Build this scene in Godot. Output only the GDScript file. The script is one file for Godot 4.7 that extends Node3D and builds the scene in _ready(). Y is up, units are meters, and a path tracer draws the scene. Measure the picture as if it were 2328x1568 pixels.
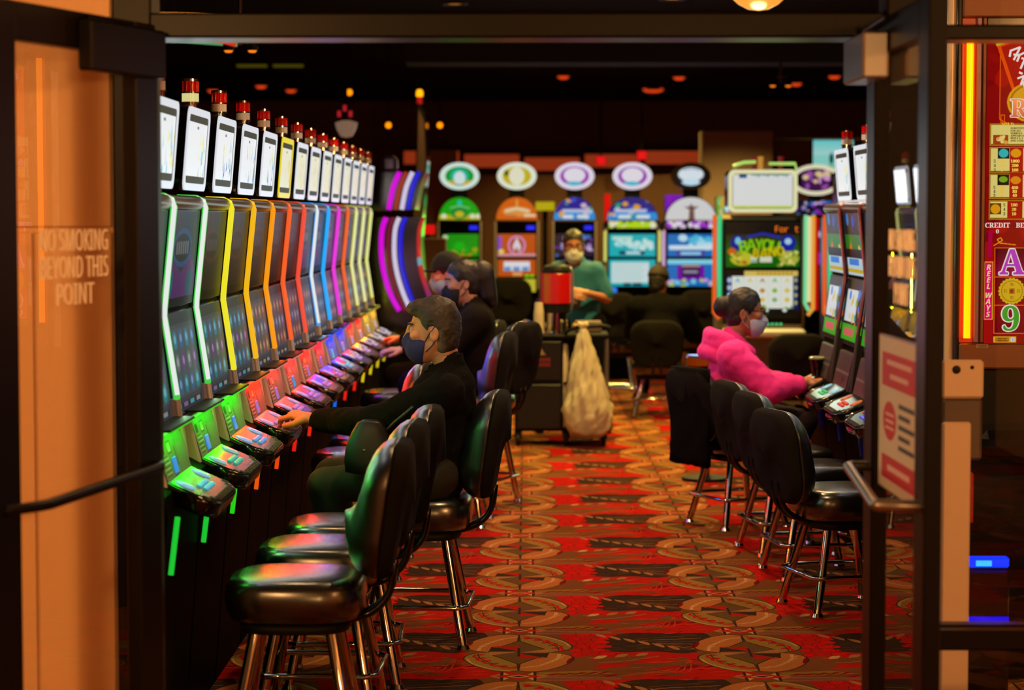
extends Node3D
# A gaming hall seen through the open glass doors of its entrance. Units are metres, y is up, the camera looks along -z.

var M := {}      # materials by name
var S := {}      # meshes shared by alike pieces
var used := {}   # names already taken at top level


func _ready() -> void:
	camera_and_sky()
	ceiling_lights()
	make_materials()
	hall()
	entrance()
	left_row()
	right_row()
	back_bank()
	far_things()
	red_machine()
	chairs()
	cart()
	people()
	small_things()


func camera_and_sky() -> void:
	var c := Camera3D.new()
	c.name = "camera"
	add_child(c)
	c.position = Vector3(0, 1.7, 0)
	c.rotation = Vector3(deg_to_rad(-3.319), deg_to_rad(0.366), 0)
	var a := CameraAttributesPhysical.new()
	a.frustum_focal_length = 76.53
	a.frustum_focus_distance = 8.7
	a.exposure_aperture = 2.8
	a.frustum_near = 0.1
	a.frustum_far = 200.0
	c.attributes = a
	c.fov = 17.826
	c.current = true
	var w := WorldEnvironment.new()
	w.name = "world"
	var e := Environment.new()
	e.background_mode = Environment.BG_COLOR
	e.background_color = Color(0, 0, 0)
	e.tonemap_mode = Environment.TONE_MAPPER_LINEAR
	e.tonemap_exposure = 1.0
	e.sdfgi_enabled = true
	e.ssao_enabled = true
	e.ssil_enabled = true
	w.environment = e
	add_child(w)


const CANS := [  # recessed ceiling lamps: x, depth, energy
	[0.3, 8.0, 3.3, "warm ceiling lamp over the nearest stretch of the aisle"], [0.5, 10.6, 4.6, "warm ceiling lamp over the aisle beside the seated man"], [0.35, 13.2, 6.0, "warm ceiling lamp over the aisle beside the woman in pink"],
	[0.9, 15.6, 14.0, "warm ceiling lamp over the carpet in front of the drinks cart"], [1.2, 18.2, 17.0, "warm ceiling lamp over the man in the brown cap"], [-0.6, 18.6, 6.0, "warm ceiling lamp over the end of the left row"],
	[-2.6, 12.0, 3.0, "warm ceiling lamp behind the left row of machines"], [3.2, 12.5, 3.0, "warm ceiling lamp behind the right row of machines"], [0.6, 21.5, 6.0, "warm ceiling lamp in front of the wheel machines"],
	[-0.95, 8.3, 0.8, "added ceiling lamp brightening the seated man from above the left row"], [-0.95, 12.4, 0.8, "added ceiling lamp brightening the ponytailed woman from above the left row"], [1.55, 12.3, 3.0, "added ceiling lamp brightening the woman in pink"],  # lamps added out of view to brighten faces and the pink hoodie
	[2.5, 25.5, 9.0, "added hidden ceiling lamp that lights the tan pillar"], [-1.0, 24.5, 7.0, "added hidden ceiling lamp behind the green wheel machine"], [0.8, 25.5, 8.0, "added hidden ceiling lamp behind the purple ringed wheels"],  # lamps added behind the soffit to light the pillar and back area
	[0.47, 28.0, 5.0, "small orange ceiling light above the purple ringed wheel"], [1.95, 28.2, 5.0, "small orange ceiling light beside the longer one above the tan pillar"], [1.78, 31.0, 5.0, "longest of the small orange ceiling lights, above the dark rimmed wheel"],
	[3.6, 29.5, 1.0, "small orange ceiling light above the television"], [3.9, 28.0, 1.0, "small orange ceiling light farthest right under the door closer"], [-3.6, 30.0, 1.0, "small orange ceiling light over the middle of the left row of toppers"], [-3.3, 31.0, 1.0, "small orange ceiling light right of its twin over the left row of toppers"], [-4.4, 31.0, 1.0, "small orange ceiling light over the nearest toppers of the left row"]]


func ceiling_lights() -> void:
	for i in CANS.size():
		var q: Array = CANS[i]
		var far: bool = q[1] > 25.0
		var t := thing("ceiling_light", q[3], "ceiling light", Vector3(q[0], 3.5, -q[1]), 0, "far recessed ceiling lights" if far else "recessed aisle lamps")
		var rim := Mb.new()
		rim.lathe([[0.075, 0.0], [0.11, -0.004], [0.115, -0.012], [0.10, -0.02], [0.08, -0.012]], 20, Transform3D())
		obj("rim", rim, mat("can_rim", Color(0.05, 0.045, 0.04), 0.5), t)
		var lens := Mb.new()
		var long := 1.9 if i == 17 else 1.0
		lens.lathe([[0.0, -0.055], [0.045, -0.05], [0.07, -0.03], [0.078, -0.002], [0.0, -0.002]] if far else [[0.0, -0.008], [0.078, -0.008], [0.078, -0.002], [0.0, -0.002]], 20, Transform3D(Basis.from_scale(Vector3(long, 1, 1)), Vector3.ZERO))
		obj("lens", lens, glow("can_far" if far else "can_near", Color(1.0, 0.30, 0.10) if far else Color(1.0, 0.62, 0.3), 0.75), t)
		var l := SpotLight3D.new()
		l.name = "lamp"
		l.light_color = Color(1.0, 0.80, 0.56) if q[1] < 14.0 else Color(1.0, 0.84, 0.42)
		l.light_energy = q[2]
		l.light_size = 0.07
		l.spot_angle = 62.0
		l.spot_angle_attenuation = 0.6
		l.spot_range = 12.0
		l.spot_attenuation = 2.0
		l.shadow_enabled = true
		t.add_child(l)
		l.position = Vector3(0, -0.075, 0)
		l.rotation.x = -PI / 2


# ---------------------------------------------------------------- helpers

func numbered(n: String) -> String:
	if not used.has(n):
		used[n] = 0
		return n
	used[n] += 1
	return "%s_%03d" % [n, used[n]]


func thing(n: String, label: String, category: String, at := Vector3.ZERO, turn := 0.0, group := "") -> Node3D:
	var o := Node3D.new()
	o.name = numbered(n)
	add_child(o)
	o.position = at
	o.rotation.y = turn
	meta(o, label, category, group)
	return o


func meta(o: Node, label: String, category := "", group := "") -> void:
	o.set_meta("label", label)
	if category:
		o.set_meta("category", category)
	if group:
		o.set_meta("group", group)


func obj(n: String, shape, m: Material, parent: Node = null, at := Vector3.ZERO) -> MeshInstance3D:
	var o := MeshInstance3D.new()
	o.mesh = shape.mesh() if shape is Mb else shape
	o.material_override = m
	o.name = n if parent else numbered(n)
	(parent if parent else self).add_child(o, true)
	o.position = at
	o.cast_shadow = GeometryInstance3D.SHADOW_CASTING_SETTING_ON
	return o


func struct(n: String, shape, m: Material, parent: Node = null) -> MeshInstance3D:
	var o := obj(n, shape, m, parent)
	if not parent:
		o.set_meta("kind", "structure")
	return o


func bx(lo: Vector3, hi: Vector3, r := 0.004) -> Mb:
	var b := Mb.new()
	b.chamfer((lo + hi) / 2, hi - lo, r)
	return b


func mat(n: String, c: Color, rough := 0.6, metal := 0.0, extra := {}) -> StandardMaterial3D:
	if M.has(n):
		return M[n]
	var m := StandardMaterial3D.new()
	m.resource_name = n
	m.albedo_color = c
	m.roughness = rough
	m.metallic = metal
	for k in extra:
		m.set(k, extra[k])
	M[n] = m
	return m


func glow(n: String, c: Color, e := 1.0, tex: Texture2D = null) -> StandardMaterial3D:
	if M.has(n):
		return M[n]
	var m := StandardMaterial3D.new()
	m.resource_name = n
	m.albedo_color = Color(0.02, 0.02, 0.02)
	m.roughness = 0.25
	m.emission_enabled = true
	m.emission = c
	m.emission_energy_multiplier = e
	if tex:
		m.emission = Color.WHITE
		m.emission_operator = BaseMaterial3D.EMISSION_OP_MULTIPLY
		m.emission_texture = tex
	M[n] = m
	return m


func area(parent: Node, at: Vector3, size: Vector2, facing: Vector3, c: Color, energy: float) -> void:
	var l := AreaLight3D.new()
	l.name = "glow_light"
	l.area_size = size
	l.light_color = c
	l.light_energy = energy
	l.shadow_enabled = true
	parent.add_child(l, true)
	l.position = at
	l.basis = Basis.looking_at(facing, Vector3.UP if absf(facing.normalized().y) < 0.95 else Vector3.FORWARD)


func words(parent: Node, txt: String, height: float, m: Material, xf: Transform3D, font := "Droid Sans", bold := true, depth := 0.003, n := "lettering") -> MeshInstance3D:
	var t := TextMesh.new()
	var f := SystemFont.new()
	f.font_names = PackedStringArray([font])
	f.font_weight = 700 if bold else 400
	t.font = f
	t.font_size = 32
	t.pixel_size = height / 23.0
	t.curve_step = 2.0
	t.depth = depth
	t.text = txt
	var o := MeshInstance3D.new()
	o.mesh = t
	o.material_override = m
	o.name = n
	parent.add_child(o, true)
	o.transform = xf
	return o


# A mesh under construction.
class Mb:
	var V := PackedVector3Array()
	var N := PackedVector3Array()
	var U := PackedVector2Array()
	var I := PackedInt32Array()
	var C := PackedColorArray()   # only where set

	func quad(a: Vector3, b: Vector3, c: Vector3, d: Vector3, out: Vector3) -> void:
		var n := (b - a).cross(c - a)
		if n.length() < 1e-12:
			n = (c - a).cross(d - a)
		n = n.normalized()
		if n.dot(out) < 0:
			n = -n
		var i := V.size()
		V.append_array([a, b, c, d])
		N.append_array([n, n, n, n])
		U.append_array([Vector2(0, 0), Vector2(1, 0), Vector2(1, 1), Vector2(0, 1)])
		I.append_array([i, i + 1, i + 2, i, i + 2, i + 3])

	# a face that shows a picture: corners top left, top right, bottom right, bottom left as the onlooker sees them
	func face(a: Vector3, b: Vector3, c: Vector3, d: Vector3) -> void:
		quad(a, b, c, d, (c - a).cross(b - a))

	func chamfer(c: Vector3, s: Vector3, r: float, B := Basis()) -> void:
		var h := s / 2
		r = minf(r, minf(h.x, minf(h.y, h.z)) * 0.9)
		var f := func(sx: float, sy: float, sz: float, k: int) -> Vector3:
			var p := Vector3(sx * h.x, sy * h.y, sz * h.z)
			for a in 3:
				if a != k:
					p[a] -= signf(p[a]) * r
			return c + B * p
		for k in 3:
			var u := (k + 1) % 3
			var v := (k + 2) % 3
			for s1 in [-1.0, 1.0]:
				var q := []
				for e in [[-1.0, -1.0], [1.0, -1.0], [1.0, 1.0], [-1.0, 1.0]]:
					var g := Vector3()
					g[k] = s1
					g[u] = e[0]
					g[v] = e[1]
					q.append(f.call(g.x, g.y, g.z, k))
				var o := Vector3()
				o[k] = s1
				quad(q[0], q[1], q[2], q[3], B * o)
				for s2 in [-1.0, 1.0]:   # the edge between faces k and u
					var a := Vector3()
					a[k] = s1
					a[u] = s2
					var b := a
					a[v] = -1
					b[v] = 1
					var o2 := Vector3()
					o2[k] = s1
					o2[u] = s2
					quad(f.call(a.x, a.y, a.z, k), f.call(b.x, b.y, b.z, k), f.call(b.x, b.y, b.z, u), f.call(a.x, a.y, a.z, u), B * o2)
		for sx in [-1.0, 1.0]:
			for sy in [-1.0, 1.0]:
				for sz in [-1.0, 1.0]:
					var p: Vector3 = f.call(sx, sy, sz, 2)
					quad(f.call(sx, sy, sz, 0), f.call(sx, sy, sz, 1), p, p, B * Vector3(sx, sy, sz))

	# a rectangular grid of points with smooth normals; rows may be closed; caps fan to the first and last row's middle
	func grid(rows: Array, closed := true, caps := true, flip := 0.0) -> void:
		var nu: int = rows[0].size()
		var nv := rows.size()
		var base := V.size()
		var P := PackedVector3Array()
		for r in rows:
			P.append_array(PackedVector3Array(r))
		var T := PackedInt32Array()
		var lim := nu if closed else nu - 1
		for j in nv - 1:
			for i in lim:
				var a := j * nu + i
				var b := j * nu + (i + 1) % nu
				T.append_array([a, b, b + nu, a, b + nu, a + nu])
		if caps and closed:
			for e in [0, nv - 1]:
				var m := Vector3()
				for i in nu:
					m += P[e * nu + i]
				P.append(m / nu)
				var mi := P.size() - 1
				for i in nu:
					var a: int = e * nu + i
					var b: int = e * nu + (i + 1) % nu
					if e == 0:
						T.append_array([mi, b, a])
					else:
						T.append_array([mi, a, b])
		var n := PackedVector3Array()
		n.resize(P.size())
		var vol := 0.0
		for t in range(0, T.size(), 3):
			var a := P[T[t]]
			var b := P[T[t + 1]]
			var c := P[T[t + 2]]
			var x := (b - a).cross(c - a)
			vol += a.dot(b.cross(c)) if flip == 0.0 else 0.0
			n[T[t]] += x
			n[T[t + 1]] += x
			n[T[t + 2]] += x
		var s := (1.0 if vol > 0 else -1.0) if flip == 0.0 else flip
		if flip == 0.0:   # volume about the middle of the points
			var mid := Vector3()
			for p in P:
				mid += p
			mid /= P.size()
			vol = 0.0
			for t in range(0, T.size(), 3):
				vol += (P[T[t]] - mid).dot((P[T[t + 1]] - mid).cross(P[T[t + 2]] - mid))
			s = 1.0 if vol > 0 else -1.0
		for i in P.size():
			V.append(P[i])
			N.append((n[i] * s).normalized())
			U.append(Vector2(float(i % nu) / maxf(1, nu - 1), float(i / nu) / maxf(1, nv - 1)))
		for t in T:
			I.append(base + t)

	func tube(path: Array, r: float, seg := 8, closed := false, r_end := -1.0) -> void:
		var rows := []
		var n := path.size()
		var side := Vector3.ZERO
		for i in n:
			var a: Vector3 = path[(i - 1 + n) % n] if closed else path[maxi(i - 1, 0)]
			var b: Vector3 = path[(i + 1) % n] if closed else path[mini(i + 1, n - 1)]
			var d := (b - a).normalized()
			if side == Vector3.ZERO:
				side = d.cross(Vector3.UP if absf(d.y) < 0.9 else Vector3.RIGHT).normalized()
			side = (side - d * side.dot(d)).normalized()
			var up := d.cross(side)
			var rr := r if r_end < 0 else lerpf(r, r_end, float(i) / (n - 1))
			var k := 1.0
			if i > 0 and i < n - 1 or closed:
				var p: Vector3 = path[i]
				k = 1.0 / maxf(0.5, cos((p - a).angle_to(b - p) / 2))
			var row := []
			for j in seg:
				var t := TAU * j / seg
				row.append(path[i] + (side * cos(t) + up * sin(t)) * rr * (1.0 + (k - 1.0) * 0.5))
			rows.append(row)
		if closed:
			rows.append(rows[0])
		grid(rows, true, not closed)

	func lathe(prof: Array, seg: int, xf: Transform3D, sharp := true) -> void:
		if sharp:   # every band with its own normals
			for i in prof.size() - 1:
				var a: Array = prof[i]
				var b: Array = prof[i + 1]
				var t := Vector2(b[0] - a[0], b[1] - a[1])
				var nn := Vector2(t.y, -t.x).normalized()
				var base := V.size()
				for j in seg + 1:
					var c := cos(TAU * j / seg)
					var s := sin(TAU * j / seg)
					for q in [a, b]:
						V.append(xf * Vector3(q[0] * c, q[1], q[0] * s))
						N.append((xf.basis * Vector3(nn.x * c, nn.y, nn.x * s)).normalized())
						U.append(Vector2(float(j) / seg, 0))
				for j in seg:
					var k := base + j * 2
					I.append_array([k, k + 1, k + 3, k, k + 3, k + 2])
		else:
			var rows := []
			for q in prof:
				var row := []
				for j in seg:
					row.append(xf * Vector3(q[0] * cos(TAU * j / seg), q[1], q[0] * sin(TAU * j / seg)))
				rows.append(row)
			grid(rows)

	# a polygon in local x, y pushed along local z from z0 to z1
	func prism(poly: Array, z0: float, z1: float, xf := Transform3D()) -> void:
		var pts := PackedVector2Array(poly)
		var area2 := 0.0
		for i in pts.size():
			area2 += pts[i].cross(pts[(i + 1) % pts.size()])
		var sgn := 1.0 if area2 > 0 else -1.0
		var B := xf.basis
		for i in pts.size():
			var a := pts[i]
			var b := pts[(i + 1) % pts.size()]
			var o := Vector2(b.y - a.y, a.x - b.x) * sgn
			quad(xf * Vector3(a.x, a.y, z0), xf * Vector3(b.x, b.y, z0), xf * Vector3(b.x, b.y, z1), xf * Vector3(a.x, a.y, z1), B * Vector3(o.x, o.y, 0))
		var t := Geometry2D.triangulate_polygon(pts)
		for e in [[z0, -1.0], [z1, 1.0]]:
			var base := V.size()
			for p in pts:
				V.append(xf * Vector3(p.x, p.y, e[0]))
				N.append((B * Vector3(0, 0, e[1])).normalized())
				U.append(p)
			for k in t:
				I.append(base + k)

	# a flat ring between two outlines of equally many points, with thickness
	func ring(outer: Array, inner: Array, z0: float, z1: float, xf := Transform3D()) -> void:
		var n := outer.size()
		for i in n:
			var j := (i + 1) % n
			var q := func(p: Vector2, z: float) -> Vector3: return xf * Vector3(p.x, p.y, z)
			var oa: Vector2 = outer[i]
			var ob: Vector2 = outer[j]
			var ia: Vector2 = inner[i]
			var ib: Vector2 = inner[j]
			var o := Vector3(oa.x - ia.x, oa.y - ia.y, 0)
			quad(q.call(oa, z1), q.call(ob, z1), q.call(ib, z1), q.call(ia, z1), xf.basis * Vector3(0, 0, 1))
			quad(q.call(oa, z0), q.call(ob, z0), q.call(ib, z0), q.call(ia, z0), xf.basis * Vector3(0, 0, -1))
			quad(q.call(oa, z0), q.call(ob, z0), q.call(ob, z1), q.call(oa, z1), xf.basis * o)
			quad(q.call(ia, z0), q.call(ib, z0), q.call(ib, z1), q.call(ia, z1), xf.basis * -o)

	func mesh() -> ArrayMesh:
		for t in range(0, I.size(), 3):
			var a := I[t]
			var b := I[t + 1]
			var c := I[t + 2]
			# front faces run clockwise
			if (V[c] - V[a]).cross(V[b] - V[a]).dot(N[a] + N[b] + N[c]) < 0:
				I[t + 1] = c
				I[t + 2] = b
		var arr := []
		arr.resize(Mesh.ARRAY_MAX)
		arr[Mesh.ARRAY_VERTEX] = V
		arr[Mesh.ARRAY_NORMAL] = N
		arr[Mesh.ARRAY_TEX_UV] = U
		arr[Mesh.ARRAY_INDEX] = I
		if C.size():
			arr[Mesh.ARRAY_COLOR] = C
		var m := ArrayMesh.new()
		m.add_surface_from_arrays(Mesh.PRIMITIVE_TRIANGLES, arr)
		return m


# outline of a rounded rectangle about the origin, n points to a corner
static func rounded(w: float, h: float, r: float, n := 5) -> Array:
	var out := []
	for c in [[1, 1, 0.0], [-1, 1, PI / 2], [-1, -1, PI], [1, -1, PI * 1.5]]:
		for i in n:
			var t: float = c[2] + PI / 2 * i / (n - 1)
			out.append(Vector2(c[0] * (w / 2 - r) + cos(t) * r, c[1] * (h / 2 - r) + sin(t) * r))
	return out


static func oval(rx: float, ry: float, n := 32) -> Array:
	var out := []
	for i in n:
		out.append(Vector2(cos(TAU * i / n) * rx, sin(TAU * i / n) * ry))
	return out


# A picture for a printed or lit surface, drawn with flat fills.
class Cv:
	var im: Image
	var w: int
	var h: int

	func _init(w_: int, h_: int, c: Color) -> void:
		w = w_
		h = h_
		im = Image.create(w, h, false, Image.FORMAT_RGBA8)
		im.fill(c)

	func rect(x0: float, y0: float, x1: float, y1: float, c: Color) -> void:
		im.fill_rect(Rect2i(int(x0), int(y0), maxi(1, int(x1) - int(x0)), maxi(1, int(y1) - int(y0))), c)

	func poly(pts: Array, c: Color) -> void:
		var lo := 1e9
		var hi := -1e9
		for p in pts:
			lo = minf(lo, p.y)
			hi = maxf(hi, p.y)
		for y in range(maxi(0, int(floor(lo))), mini(h, int(ceil(hi)) + 1)):
			var xs := []
			var yy := y + 0.5
			for i in pts.size():
				var a: Vector2 = pts[i]
				var b: Vector2 = pts[(i + 1) % pts.size()]
				if (a.y <= yy) != (b.y <= yy):
					xs.append(a.x + (yy - a.y) / (b.y - a.y) * (b.x - a.x))
			xs.sort()
			for i in range(0, xs.size() - 1, 2):
				var x0 := int(round(xs[i]))
				var x1 := int(round(xs[i + 1]))
				if x1 > x0:
					im.fill_rect(Rect2i(x0, y, x1 - x0, 1), c)

	func ell(cx: float, cy: float, rx: float, ry: float, c: Color, rot := 0.0) -> void:
		var pts := []
		for i in 28:
			pts.append(Vector2(cx, cy) + Vector2(cos(TAU * i / 28) * rx, sin(TAU * i / 28) * ry).rotated(rot))
		poly(pts, c)

	func line(pts: Array, wd: float, c: Color) -> void:
		for i in pts.size() - 1:
			var a: Vector2 = pts[i]
			var b: Vector2 = pts[i + 1]
			var n := (b - a).orthogonal().normalized() * wd / 2
			poly([a + n, b + n, b - n, a - n], c)
			ell(b.x, b.y, wd / 2, wd / 2, c)

	func frame(x0: float, y0: float, x1: float, y1: float, t: float, c: Color) -> void:
		rect(x0, y0, x1, y0 + t, c)
		rect(x0, y1 - t, x1, y1, c)
		rect(x0, y0, x0 + t, y1, c)
		rect(x1 - t, y0, x1, y1, c)

	func fade(x0: float, y0: float, x1: float, y1: float, a: Color, b: Color) -> void:
		for y in range(int(y0), int(y1)):
			im.fill_rect(Rect2i(int(x0), y, int(x1) - int(x0), 1), a.lerp(b, (y - y0) / (y1 - y0)))

	func blobs(n: int, seed_: int, x0: float, y0: float, x1: float, y1: float, r0: float, r1: float, cs: Array) -> void:
		var rg := RandomNumberGenerator.new()
		rg.seed = seed_
		for i in n:
			ell(rg.randf_range(x0, x1), rg.randf_range(y0, y1), rg.randf_range(r0, r1), rg.randf_range(r0, r1), cs[rg.randi() % cs.size()], rg.randf() * 3.0)

	func tex() -> ImageTexture:
		return ImageTexture.create_from_image(im)


# A signed-distance field on a grid, for bodies and cloth: tapered capsules and ellipsoids joined smoothly, then meshed as surface nets.
class Sd:
	var lo: Vector3
	var h: float
	var nx: int
	var ny: int
	var nz: int
	var F := PackedFloat32Array()

	func _init(a: Vector3, b: Vector3, cell: float) -> void:
		lo = a
		h = cell
		nx = int(ceil((b.x - a.x) / h)) + 2
		ny = int(ceil((b.y - a.y) / h)) + 2
		nz = int(ceil((b.z - a.z) / h)) + 2
		F.resize(nx * ny * nz)
		F.fill(0.06)

	func span(a: float, b: float, o: float, n: int) -> Vector2i:
		return Vector2i(clampi(int((a - o) / h), 0, n), clampi(int((b - o) / h) + 2, 0, n))

	func cap(a: Vector3, b: Vector3, ra: float, rb: float, k := 0.02, flat := Vector3.ZERO, fs := 1.0) -> void:
		var m := maxf(ra, rb) + 0.03 + k * 0.5
		var X := span(minf(a.x, b.x) - m, maxf(a.x, b.x) + m, lo.x, nx)
		var Y := span(minf(a.y, b.y) - m, maxf(a.y, b.y) + m, lo.y, ny)
		var Z := span(minf(a.z, b.z) - m, maxf(a.z, b.z) + m, lo.z, nz)
		var ab := b - a
		var ll := maxf(ab.length_squared(), 1e-9)
		var g := 1.0 / fs - 1.0
		var sq := fs < 1.0
		for z in range(Z.x, Z.y):
			for y in range(Y.x, Y.y):
				var i := (z * ny + y) * nx + X.x
				for x in range(X.x, X.y):
					var p := lo + Vector3(x, y, z) * h - a
					var t := clampf(p.dot(ab) / ll, 0.0, 1.0)
					var q := p - ab * t
					if sq:
						q += flat * (q.dot(flat) * g)
					var d := q.length() - lerpf(ra, rb, t)
					var e := F[i]
					var s := maxf(k - absf(d - e), 0.0)
					F[i] = minf(d, e) - s * s * 0.25 / k
					i += 1

	func ell(c: Vector3, r: Vector3, B := Basis(), k := 0.015, cutout := false) -> void:
		var m := maxf(r.x, maxf(r.y, r.z)) + 0.03 + k * 0.5
		var X := span(c.x - m, c.x + m, lo.x, nx)
		var Y := span(c.y - m, c.y + m, lo.y, ny)
		var Z := span(c.z - m, c.z + m, lo.z, nz)
		var T := B.transposed()
		var rm := minf(r.x, minf(r.y, r.z))
		for z in range(Z.x, Z.y):
			for y in range(Y.x, Y.y):
				var i := (z * ny + y) * nx + X.x
				for x in range(X.x, X.y):
					var p := T * (lo + Vector3(x, y, z) * h - c)
					var k0 := (p / r).length()
					var k1 := (p / (r * r)).length()
					var d := k0 * (k0 - 1.0) / k1 if k1 > 1e-6 else -rm
					var e := F[i]
					if cutout:
						d = -d
						var s := maxf(k - absf(d - e), 0.0)
						F[i] = maxf(d, e) + s * s * 0.25 / k
					else:
						var s := maxf(k - absf(d - e), 0.0)
						F[i] = minf(d, e) - s * s * 0.25 / k
					i += 1

	# keeps what lies on the side that the normal points away from
	func cut(p: Vector3, n: Vector3) -> void:
		n = n.normalized()
		var i := 0
		for z in nz:
			for y in ny:
				for x in nx:
					F[i] = maxf(F[i], (lo + Vector3(x, y, z) * h - p).dot(n))
					i += 1

	func rough(amp: float, freq: float, seed_ := 1) -> void:
		var f := FastNoiseLite.new()
		f.seed = seed_
		f.frequency = freq
		var i := 0
		for z in nz:
			for y in ny:
				for x in nx:
					if absf(F[i]) < 0.03:
						F[i] += f.get_noise_3d(x * h, y * h, z * h) * amp
					i += 1

	func into(mb: Mb) -> void:
		var at := PackedInt32Array()
		at.resize(nx * ny * nz)
		at.fill(-1)
		var sy := nx
		var sz := nx * ny
		for z in nz - 1:
			for y in ny - 1:
				var i := (z * ny + y) * nx
				for x in nx - 1:
					var a := F[i]
					var b := F[i + 1]
					var c := F[i + sy]
					var d := F[i + sy + 1]
					var e := F[i + sz]
					var f := F[i + sz + 1]
					var g := F[i + sz + sy]
					var k := F[i + sz + sy + 1]
					var lowest := minf(minf(minf(a, b), minf(c, d)), minf(minf(e, f), minf(g, k)))
					if lowest < 0.0 and maxf(maxf(maxf(a, b), maxf(c, d)), maxf(maxf(e, f), maxf(g, k))) >= 0.0:
						var q := Vector3.ZERO
						var n := 0
						for s in [[a, b, 0, Vector3(0, 0, 0)], [c, d, 0, Vector3(0, 1, 0)], [e, f, 0, Vector3(0, 0, 1)], [g, k, 0, Vector3(0, 1, 1)], [a, c, 1, Vector3(0, 0, 0)], [b, d, 1, Vector3(1, 0, 0)], [e, g, 1, Vector3(0, 0, 1)], [f, k, 1, Vector3(1, 0, 1)], [a, e, 2, Vector3(0, 0, 0)], [b, f, 2, Vector3(1, 0, 0)], [c, g, 2, Vector3(0, 1, 0)], [d, k, 2, Vector3(1, 1, 0)]]:
							if (s[0] < 0.0) != (s[1] < 0.0):
								var p: Vector3 = s[3]
								p[s[2]] = s[0] / (s[0] - s[1])
								q += p
								n += 1
						at[i] = mb.V.size()
						mb.V.append(lo + (Vector3(x, y, z) + q / n) * h)
						mb.N.append(Vector3(b + d + f + k - a - c - e - g, c + d + g + k - a - b - e - f, e + f + g + k - a - b - c - d).normalized())
						mb.U.append(Vector2(x * h * 4.0, y * h * 4.0))
					i += 1
		for z in range(1, nz - 1):
			for y in range(1, ny - 1):
				var i := (z * ny + y) * nx + 1
				for x in range(1, nx - 1):
					if at[i] >= 0 or at[i - 1] >= 0 or at[i - sy] >= 0 or at[i - sz] >= 0:
						var v := F[i] < 0.0
						if v != (F[i + 1] < 0.0):
							four(mb, at[i], at[i - sy], at[i - sy - sz], at[i - sz])
						if v != (F[i + sy] < 0.0):
							four(mb, at[i], at[i - 1], at[i - 1 - sz], at[i - sz])
						if v != (F[i + sz] < 0.0):
							four(mb, at[i], at[i - 1], at[i - 1 - sy], at[i - sy])
					i += 1

	func four(mb: Mb, a: int, b: int, c: int, d: int) -> void:
		if a >= 0 and b >= 0 and c >= 0 and d >= 0:
			mb.I.append_array([a, b, c, a, c, d])


func spline(p: Array, n := 6) -> Array:
	var out := []
	for i in p.size() - 1:
		var a: Vector2 = p[maxi(i - 1, 0)]
		var d: Vector2 = p[mini(i + 2, p.size() - 1)]
		for k in n:
			out.append(p[i].cubic_interpolate(p[i + 1], a, d, float(k) / n))
	out.append(p[-1])
	return out


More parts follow.
